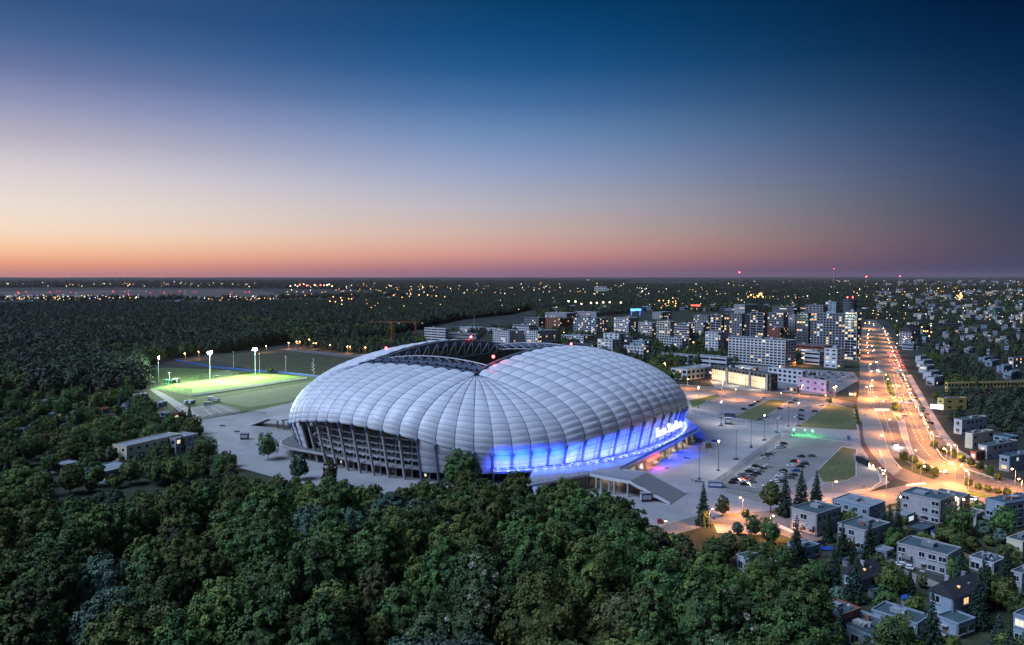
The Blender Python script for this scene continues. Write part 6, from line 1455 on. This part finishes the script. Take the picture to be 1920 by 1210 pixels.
for i, (x, y, c) in enumerate(ROWA): car(x, y, 5, c, f'{c} car, {ORD[i]} from the far end of the row beside the plaza fence')
ROWB = [(1418, 875, 'black'), (1407, 880, 'white'), (1440, 875, 'white'), (1430, 879, 'grey'), (1405, 885, 'black'), (1425, 884, 'silver'), (1394, 890, 'silver'), (1419, 889, 'black'), (1389, 894, 'grey'), (1411, 893, 'grey'), (1384, 897, 'silver'), (1406, 897, 'silver'), (1379, 901, 'black'), (1402, 900, 'red'), (1374, 906, 'black'), (1399, 905, 'white'), (1396, 909, 'black'), (1409, 904, 'grey')]
for i, (x, y, c) in enumerate(ROWB): car(x, y + 1.5, 8, c, f'{c} car, {ORD[i]} from the far end of the crowded double row near the white cabin', lights=(i in (12, 16)), tails=(i == 13))
ROWC = [(1502, 858, 'black'), (1521, 857, 'grey'), (1488, 867, 'black'), (1507, 868, 'silver'), (1508, 872, 'black'), (1483, 876, 'white'), (1500, 877, 'black'), (1492, 885, 'blue'), (1468, 885, 'black'), (1466, 890, 'silver'), (1487, 893, 'black'), (1462, 895, 'white'), (1482, 898, 'grey'), (1458, 900, 'silver'), (1452, 905, 'white'), (1446, 909, 'grey'), (1437, 914, 'white'), (1465, 905, 'black')]
for i, (x, y, c) in enumerate(ROWC): car(x, y, 165, c, f'{c} car, {ORD[i]} from the far end of the rows before the pines', tails=(i == 2))
ROWD = [(1330, 754, 'white', 0), (1357, 743, 'white', 0), (1408, 762, 'black', 1), (1411, 760, 'silver', 1), (1416, 757, 'silver', 1), (1421, 755, 'black', 1), (1425, 753, 'silver', 1), (1461, 768, 'black', 0), (1484, 757, 'black', 0), (1491, 753, 'grey', 0), (1490, 748, 'white', 0), (1503, 771, 'grey', 0), (1515, 764, 'white', 0), (1527, 773, 'black', 0), (1540, 762, 'white', 0), (1546, 760, 'silver', 0), (1502, 781, 'grey', 0), (1495, 784, 'white', 0), (1503, 788, 'black', 0), (1424, 788, 'grey', 0), (1435, 783, 'grey', 0), (1395, 769, 'black', 0)]
for i, (x, y, c, a) in enumerate(ROWD): car(x, y, 25 if a else rc.choice([5, 20, 175]), c, f'{c} car, {ORD[i]} from the left among those scattered in the upper car parks')
car(1431, 749, 10, 'white', 'white van at the top end of the row in the upper car park', van=True); car(1463, 788, 5, 'white', 'white covered trailer van parked alone between the grass strips', van=True)
SAL = []
for i in range(70):
    x, y = rc.uniform(1400, 1600), rc.uniform(699, 716); SAL.append((x, y))
for i, (x, y) in enumerate(SAL): car(x, y, rc.choice([20, 30, 200, 110]), rc.choice(['white', 'silver', 'grey', 'black', 'white', 'silver']), 'car for sale in the packed lot behind the showroom', 'cars for sale behind the showroom')
# moving and parked traffic on the avenue
def av_dir(): return 68
for i in range(34):
    f = i / 33; x, y = 1738 + (1684 - 1738) * f ** .8, 805 + (692 - 805) * f ** .6
    car(x - 2, y, 112, rc.choice(['white', 'black', 'grey', 'silver']), 'car parked nose to tail on the right side of the avenue', 'parked cars right of the avenue')
for i in range(30):
    x, y = rc.uniform(1655, 1685), rc.uniform(655, 697); x = 1655 + (y - 655) * .45 + rc.uniform(0, 22)
    car(x, y, 96, rc.choice(['white', 'black', 'grey', 'silver']), 'car with red tail lamps queueing on the avenue', 'queueing cars on the avenue', tails=True)
for i, (x, y, l, t_) in enumerate([(1678, 836, 1, 0), (1644, 695, 1, 0), (1642, 680, 1, 0), (1634, 650, 1, 0), (1637, 658, 1, 0), (1692, 779, 0, 1), (1694, 786, 0, 1), (1691, 772, 0, 1), (1697, 782, 0, 1), (1704, 753, 0, 0), (1718, 766, 0, 0), (1690, 742, 0, 0), (1691, 751, 0, 1), (1770, 888, 0, 0), (1745, 795, 0, 0), (1760, 821, 0, 0), (1552, 752, 0, 0), (1821, 937, 1, 0), (1826, 938, 0, 1), (1737, 778, 0, 0), (1730, 767, 0, 0), (1654, 883, 1, 0)]):
    o = car(x, y, 262 if l else 98 if y < 860 else 160, rc.choice(['white', 'silver', 'grey', 'black']), f'car on the road {"with white headlights on" if l else "with red tail lamps" if t_ else "without visible lights"}, {ORD[i]} of the loose traffic round the bend', lights=bool(l), tails=bool(t_))
    if i in (0, 1):
        point('headlight_beam', o, (5, 0, 1.1), 2200, (.85, 1, .95), .4)
car(1688, 1062, 140, 'white', 'white car parked left of two in the yard of the long pink house'); car(1700, 1067, 140, 'white', 'white car parked right of two in the yard of the long pink house'); car(1237, 980, 80, 'red', 'dark red car at the wood edge under the orange lamp'); car(1535, 1022, 150, 'black', 'dark car parked below the white L shaped house')
def coach():
    p = G(1621, 872); t = thing('coach', 'dark coach with lit headlamps waiting in the lay-by', 'bus', (p.x, p.y, .15), math.atan2(-1, .12)); b = MB(); b.prism([(-6, -1.25), (6, -1.25), (6, 1.25), (-6, 1.25)], .5, 3.3); b.build('body', CP['black'], t)
    b = MB(); b.prism([(-5.7, -1.29), (5.8, -1.29), (5.8, 1.29), (-5.7, 1.29)], 1.6, 2.7); b.box((6.0, 0, 2.1), (.1, 2.2, 1.6)); b.build('window', M['glass'], t); b = MB(); b.prism([(-5.5, -1), (5, -1), (5, 1), (-5.5, 1)], 3.3, 3.45); b.box((-2, 0, 3.6), (2.5, 1.4, .4)); b.build('roof', CP['grey'], t)
    for x in (-3.6, 4):
        for y in (-1.15, 1.15): MB().tube((x, y - .15, .5), (x, y + .15, .5), .5, n=12).build('wheel', M['rubber'], t)
    for y in (-.9, .9): b = MB(); b.ball((6.1, y, .8), .3, 8, 5); b.build('headlight', E['lampw'], t)
    point('headlight_beam', t, (8, 0, 1.2), 1200, (1, .7, .35), .3)
coach()
# ================================================================== PLAZA FURNITURE
def cabin(px, py, rz, dims, body, panel, label, name='cabin', cat='cabin'):
    p = G(px, py); t = thing(name, label, cat, p, R(rz)); a, b_, h = dims; b = MB(); b.prism([(-a / 2, -b_ / 2), (a / 2, -b_ / 2), (a / 2, b_ / 2), (-a / 2, b_ / 2)], .1, h); b.build('wall', M[body], t)
    b = MB(); b.prism([(-a / 2 - .15, -b_ / 2 - .15), (a / 2 + .15, -b_ / 2 - .15), (a / 2 + .15, b_ / 2 + .15), (-a / 2 - .15, b_ / 2 + .15)], h, h + .2); b.build('roof', M['felt2'], t)
    b = MB(); b.box((0, -b_ / 2 - .03, h * .58), (a * .86, .1, h * .5)); b.box((-a / 2 - .03, 0, h * .5), (.1, b_ * .5, h * .7)); b.build('shutter', M[panel], t)
cabin(1341, 914, 350, (6.2, 2.6, 2.7), 'bluep', 'white', 'blue container cabin with a white panel at the fence corner')
cabin(1341, 832, 340, (5, .8, 3), 'white', 'bluep', 'white and blue notice board standing on the plaza', 'notice_board', 'sign'); cabin(1325, 840, 20, (4, 3, 3), 'offwhite', 'greyw', 'small pale kiosk on the plaza near the shopfronts', 'kiosk', 'kiosk')
cabin(1473, 819, 355, (4.5, 3, 3), 'white', 'white', 'white gate cabin at the left of the green lamps'); cabin(1365, 796, 350, (4, 3, 4.2), 'darkw', 'white', 'black box with white posters on the far plaza', 'advertising_column', 'sign'); cabin(1367, 783, 350, (8, 4, 3.2), 'bluep', 'darkw', 'dark blue container cabin by the upper car park fence'); cabin(1352, 784, 350, (4, 3, 2.6), 'bluew', 'white', 'small pale blue container left of the dark blue cabin')
cabin(459, 824, 5, (4.4, 3, 3.6), 'darkw', 'white', 'black box with white posters on the left plaza', 'advertising_column', 'sign'); cabin(1211, 940, 10, (4.4, 3, 3.6), 'darkw', 'white', 'black box with white posters below the broad stair', 'advertising_column', 'sign'); cabin(1591, 825, 350, (1.6, 1.6, 2.4), 'bluep', 'bluep', 'blue portable toilet at the fence end by the bike path', 'portable_toilet', 'toilet')
for i, (px, py) in enumerate([(1488, 815), (1509, 815), (1523, 817)]):
    p = G(px, py); t = thing('gate_lamp', f'green signal lamp at the car park gate, {["left", "middle", "right"][i]} of three', 'lamp', p); t['group'] = 'green gate lamps'; b = MB(); b.tube((0, 0, 0), (0, 0, 2.6), .12, n=6); b.box((0, 0, 1.2), (.8, .8, 1.4)); b.build('post', M['dsteel'], t); b = MB(); b.ball((0, -.2, 3), .45 if i != 1 else .25, 8, 5); b.build('lamp', E['green'], t); point('lamp_light', t, (0, -1.2, 3), 1500, (.08, 1, .2), .3)
def barrier(px, py, lab, rz=0):
    p = G(px, py); b = MB()
    for x in (-1.2, 0, 1.2): b.prism([(x - .5, -.4), (x + .5, -.4), (x + .5, .4), (x - .5, .4)], .04, .7)
    tag(b.build('concrete_block', M['dconcrete'], None, loc=p, rz=R(rz)), lab, 'barrier')
for i, (px, py) in enumerate([(1352, 799), (1380, 862), (1408, 838), (1456, 811), (1287, 860), (1309, 904), (1497, 799), (1433, 826)]): barrier(px, py, f'dark concrete ballast block, {ORD[i]} of those at the lamp feet of the right plaza', i * 31)
for i, (px, py) in enumerate([(417, 799), (444, 810)]): barrier(px, py, f'dark ballast block at a lamp foot, {["left", "right"][i]} of two on the left plaza')
# people: small standing and walking figures
def person_mesh(stride, cloth):
    me = bpy.data.meshes.new('person'); J = [(0, 0, .95), (0, 0, 1.2), (0, 0, 1.45), (0, 0, 1.56), (0.01, 0, 1.70), (0, .1, .92), (stride * .5, .1, .5), (stride * .8, .1, .06), (stride * .8 + .16, .1, .03), (0, -.1, .92), (-stride * .3, -.1, .5), (-stride * .9, -.1, .08), (-stride * .9 + .16, -.1, .04), (0, .2, 1.42), (-.05 - stride * .2, .25, 1.15), (.05 + .1, .24, .93), (0, -.2, 1.42), (stride * .1, -.25, 1.15), (.15, -.24, .95)]
    Ed = [(0, 1), (1, 2), (2, 3), (3, 4), (0, 5), (5, 6), (6, 7), (7, 8), (0, 9), (9, 10), (10, 11), (11, 12), (2, 13), (13, 14), (14, 15), (2, 16), (16, 17), (17, 18)]
    rad = [.15, .14, .15, .06, .11, .1, .075, .05, .04, .1, .075, .05, .04, .07, .05, .04, .07, .05, .04]
    me.from_pydata(J, Ed, []); o = bpy.data.objects.new('person', me); COL.objects.link(o); o.modifiers.new('skin', 'SKIN')
    for i, r in enumerate(rad): me.skin_vertices[0].data[i].radius = (r, r)
    me.skin_vertices[0].data[0].use_root = True
    s = o.modifiers.new('sub', 'SUBSURF'); s.levels = s.render_levels = 1
    bpy.context.view_layer.update(); m2 = bpy.data.meshes.new_from_object(o.evaluated_get(bpy.context.evaluated_depsgraph_get())); bpy.data.objects.remove(o); m2.materials.clear(); m2.materials.append(cloth); return m2
PM = [person_mesh(.3, M['dsteel']), person_mesh(.15, M['darkw']), person_mesh(.35, mat('cloth_navy', (.02, .025, .05), .9, .1))]
for i, (px, py, rz, w) in enumerate([(1250, 862, 30, 'on the plaza before the shopfronts, left of two'), (1260, 864, 200, 'on the plaza before the shopfronts, right of two'), (1618, 917, 90, 'on the pavement by the lay-by, left of a pair'), (1621, 917, 90, 'on the pavement by the lay-by, right of a pair'), (1649, 760, 40, 'crossing the avenue at the junction'), (1632, 766, 120, 'waiting on the pavement by the grass strip'), (1622, 781, 250, 'walking on the wide pavement beside the clipped trees'), (1681, 877, 20, 'beside the planted island of the avenue'), (1298, 905, 60, 'at the foot of the broad stair')]):
    p = G(px, py); o = link('person', PM[i % 3], None, (p.x, p.y, .14), R(rz)); tag(o, 'person in dark clothes ' + w, 'person')
p = SWd(wl(1152, 867, DZ)); o = link('person', PM[0], None, (p.x, p.y, DZ), 0); tag(o, 'person in dark clothes alone on the blue lit promenade', 'person')
p = G(1251, 879); t = thing('motorbike', 'small dark motorbike with a lamp standing in the red light on the plaza', 'motorbike', p); b = MB(); b.beam((-.7, 0, .7), (.6, 0, .8), .35, .35); b.tube((.5, 0, .8), (.75, 0, 1.1), .06); b.tube((.7, -.35, 1.1), (.7, .35, 1.1), .04); b.build('frame', M['dsteel'], t)
for x in (-.75, .8): MB().tube((x, -.07, .35), (x, .07, .35), .35, n=12).build('wheel', M['rubber'], t)
# billboard by the avenue
p = G(1756, 778); t = thing('billboard', 'brightly lit white billboard beside the avenue', 'billboard', p, R(-30)); b = MB(); b.tube((0, 0, 0), (0, 0, 4), .3); b.build('post', M['dsteel'], t); b = MB(); b.box((0, 0, 5.6), (8, .4, 3.2)); b.build('board', mat('lit_board', (.6, .55, .55), .5, .3, .4, emit=(1, .85, .85), es=.8, sample=False), t)
# chimney, towers and lights of the horizon
p = G(1563, 533); D = p.y
t = thing('chimney_stack', 'tall red and white banded chimney stack on the horizon with red lights', 'chimney', (p.x, p.y, 0)); H_ = CAMH + (520 - 504) * D / FPX * .985
for i in range(9): MB().tube((0, 0, H_ * i / 9), (0, 0, H_ * (i + 1) / 9), (3.2 - .14 * i) * D / 5000, (3.2 - .14 * (i + 1)) * D / 5000, 12, cap=False).build('band', M['redp'] if i % 2 else M['white'], t)
for i in (4, 5, 6, 7, 8, 9): b = MB(); b.ball((0, 0, H_ * i / 9), D * .0004, 8, 5); b.build('beacon', E['red'], t)
for i, (px, yt) in enumerate([(1386, 511), (1624, 519), (1687, 518), (889, 588)]):
    yb = 533 if i < 3 else 612; p = G(px, yb); h = CAMH + (520 - yt) * p.y / FPX; r = p.y * .00032
    t = thing('radio_mast', ['thin radio mast with a red lamp left of the banded chimney', 'low mast with a red lamp right of the banded chimney', 'mast with a red lamp farther right on the horizon', 'slim pale radio mast above the terraces behind the stadium'][i], 'mast', (p.x, p.y, 0)); b = MB(); b.tube((0, 0, 0), (0, 0, h), r * 1.3, r * .6, 5); b.build('mast', M['steel'], t)
    if i < 3: b = MB(); b.ball((0, 0, h), r * 2, 8, 5); b.build('beacon', E['red'], t)
rl = random.Random(9)
def far_lights(name, spots, label, z=(4, 12)):
    mats = [E['fw'], E['fo'], E['fc'], E['red']]; b = MB()
    for x, y, c, s in spots:
        p = G(x, y); zz = rl.uniform(*z); r = p.y / FPX * s; b.ball((p.x, p.y, zz + r), r, 6, 4, c)
    o = b.build(name, mats); o['kind'] = 'stuff'; o['label'] = label; o['category'] = 'lights'
E['fw'] = emat('town_light_pale', (1.0, .8, .5), 3.2); E['fo'] = emat('town_light_orange', (1.0, .5, .16), 3.0); E['fc'] = emat('town_light_cool', (.85, .95, 1.0), 2.6)
S = []
ch = lambda: rl.choice([0, 0, 1, 1, 1, 2])
for _ in range(110): S.append((rl.uniform(-60, 480), 537 + rl.gauss(0, 2.2), ch(), rl.uniform(.28, .62)))
for _ in range(85): S.append((rl.uniform(-40, 260), 568 + rl.gauss(0, 2.6), ch(), rl.uniform(.28, .62)))
for _ in range(40): S.append((rl.uniform(380, 520), 569 + rl.gauss(0, 2), ch(), rl.uniform(.28, .62)))
for _ in range(26): S.append((rl.uniform(0, 470), 556 + rl.gauss(0, 2.4), rl.choice([3, 3, 0]), rl.uniform(.18, .36)))
far_lights('airport_lights', S, 'strings of warm and red lights round the airfield', (12, 26))
S = []
for _ in range(170): S.append((rl.uniform(520, 1250), rl.uniform(536, 562), ch(), rl.uniform(.28, .62)))
for _ in range(60): S.append((rl.uniform(600, 1900), 523 + abs(rl.gauss(0, 3.0)), rl.choice([0, 2]), rl.uniform(.3, .6)))
for _ in range(26): S.append((rl.uniform(520, 1080), rl.uniform(564, 596), 1, rl.uniform(.28, .62)))
for i in range(7): S.append((738 + i * 16, 568, 1, .9))
for i in range(9): S.append((620 + rl.uniform(-10, 40), 579 + rl.uniform(-6, 8), 1, .9))
for i in range(14): S.append((545 + i * 6 + rl.uniform(-3, 3), 540 + rl.uniform(-2, 3), rl.choice([0, 0, 3]), 1.0))
far_lights('town_lights', S, 'scattered warm lights of towns in the far woods', (16, 30))
S = []
for _ in range(330): S.append((rl.uniform(1270, 1925), rl.uniform(528, 560), ch(), rl.uniform(.28, .62)))
for _ in range(70): S.append((rl.uniform(1200, 1500), rl.uniform(552, 588), ch(), rl.uniform(.28, .62)))
for _ in range(34): S.append((1420 + rl.gauss(0, 9), 560 + rl.gauss(0, 5), 1, rl.uniform(.7, 1.3)))
for _ in range(34): S.append((1252 + rl.gauss(0, 12), 575 + rl.gauss(0, 5), 1, rl.uniform(.6, 1.1)))
for _ in range(30): S.append((rl.uniform(1430, 1520), 566 + rl.gauss(0, 2), ch(), rl.uniform(.28, .62)))
for _ in range(26): S.append((1800 + rl.gauss(0, 4), 563 + rl.gauss(0, 2.5), 1, rl.uniform(.6, 1.0)))
for _ in range(110): S.append((rl.uniform(1620, 1925), rl.uniform(548, 625), ch(), rl.uniform(.28, .62)))
for i, x in enumerate((1066, 1079, 1090, 1108, 1119, 1131, 1143, 1164)): S.append((x, 579, 0, 1.6))
for i in range(16): S.append((1700 + rl.gauss(0, 40), 640 + rl.gauss(0, 22), rl.choice([1, 1, 2]), .8))
for i in range(6): S.append((1728 + i * 3.5, 633 + i * 2.5, 1, 1.1))
far_lights('city_lights', S, 'dense warm lights over the city quarters right of the stadium', (8, 20))
def far_sign(px, py, w, h, m, label, D):
    p = G(px, py, 14); r = p.y / FPX; b = MB(); b.box((0, 0, 0), (w * r, .6, h * r)); b.tube((-w * r * .4, .3, -14), (-w * r * .4, .3, 0), .3); b.tube((w * r * .4, .3, -14), (w * r * .4, .3, 0), .3); tag(b.build('illuminated_sign', m, None, loc=p), label, 'sign')
far_sign(1192, 581, 20, 4, E['signb'], 'blue lit roof sign by the distant mall', 0); far_sign(1304, 573, 18, 3, E['signr'], 'red lit sign in the distance beyond the quarter', 0)
# ================================================================== HAZE: thin evening air over the whole scene
bm = bmesh.new(); bmesh.ops.create_cube(bm, size=1); me = bpy.data.meshes.new('haze'); bm.to_mesh(me); bm.free()
hz = link('haze', me, None, (0, 12000, 110)); hz.scale = (52000, 27000, 223); hz['kind'] = 'stuff'
hm = bpy.data.materials.new('haze'); hm.use_nodes = True; t = hm.node_tree
for n in list(t.nodes):
    if n.type == 'BSDF_PRINCIPLED': t.nodes.remove(n)
pv = t.nodes.new('ShaderNodeVolumePrincipled'); pv.inputs['Color'].default_value = (.92, .66, .68, 1); pv.inputs['Density'].default_value = 1.0e-5; pv.inputs['Anisotropy'].default_value = 0.1
t.links.new(pv.outputs[0], t.nodes['Material Output'].inputs['Volume']); me.materials.append(hm)
fence('garden_fence', 'pale panel fence between the stepped house and the long pink white house', [(1640, 1046), (1600, 1066), (1560, 1050)], 1.3, 2.4, M['greyw'], kindm=M['greyw'])
fence('garden_fence', 'dark hedge like fence below the workshop house', [(1690, 990), (1760, 1020), (1800, 1006)], 1.5, 2.4, M['wood'], kindm=M['wood'])
fence('garden_fence', 'long wooden fence between the gardens near the right edge', [(1800, 1040), (1850, 1062), (1900, 1050)], 1.4, 2.4, M['wood'], kindm=M['wood'])
fence('garden_fence', 'pale wall along the side street before the blue grey house', [(1545, 1012), (1572, 992), (1640, 966), (1690, 952)], 1.3, 3, M['concrete'], kindm=M['concrete'])
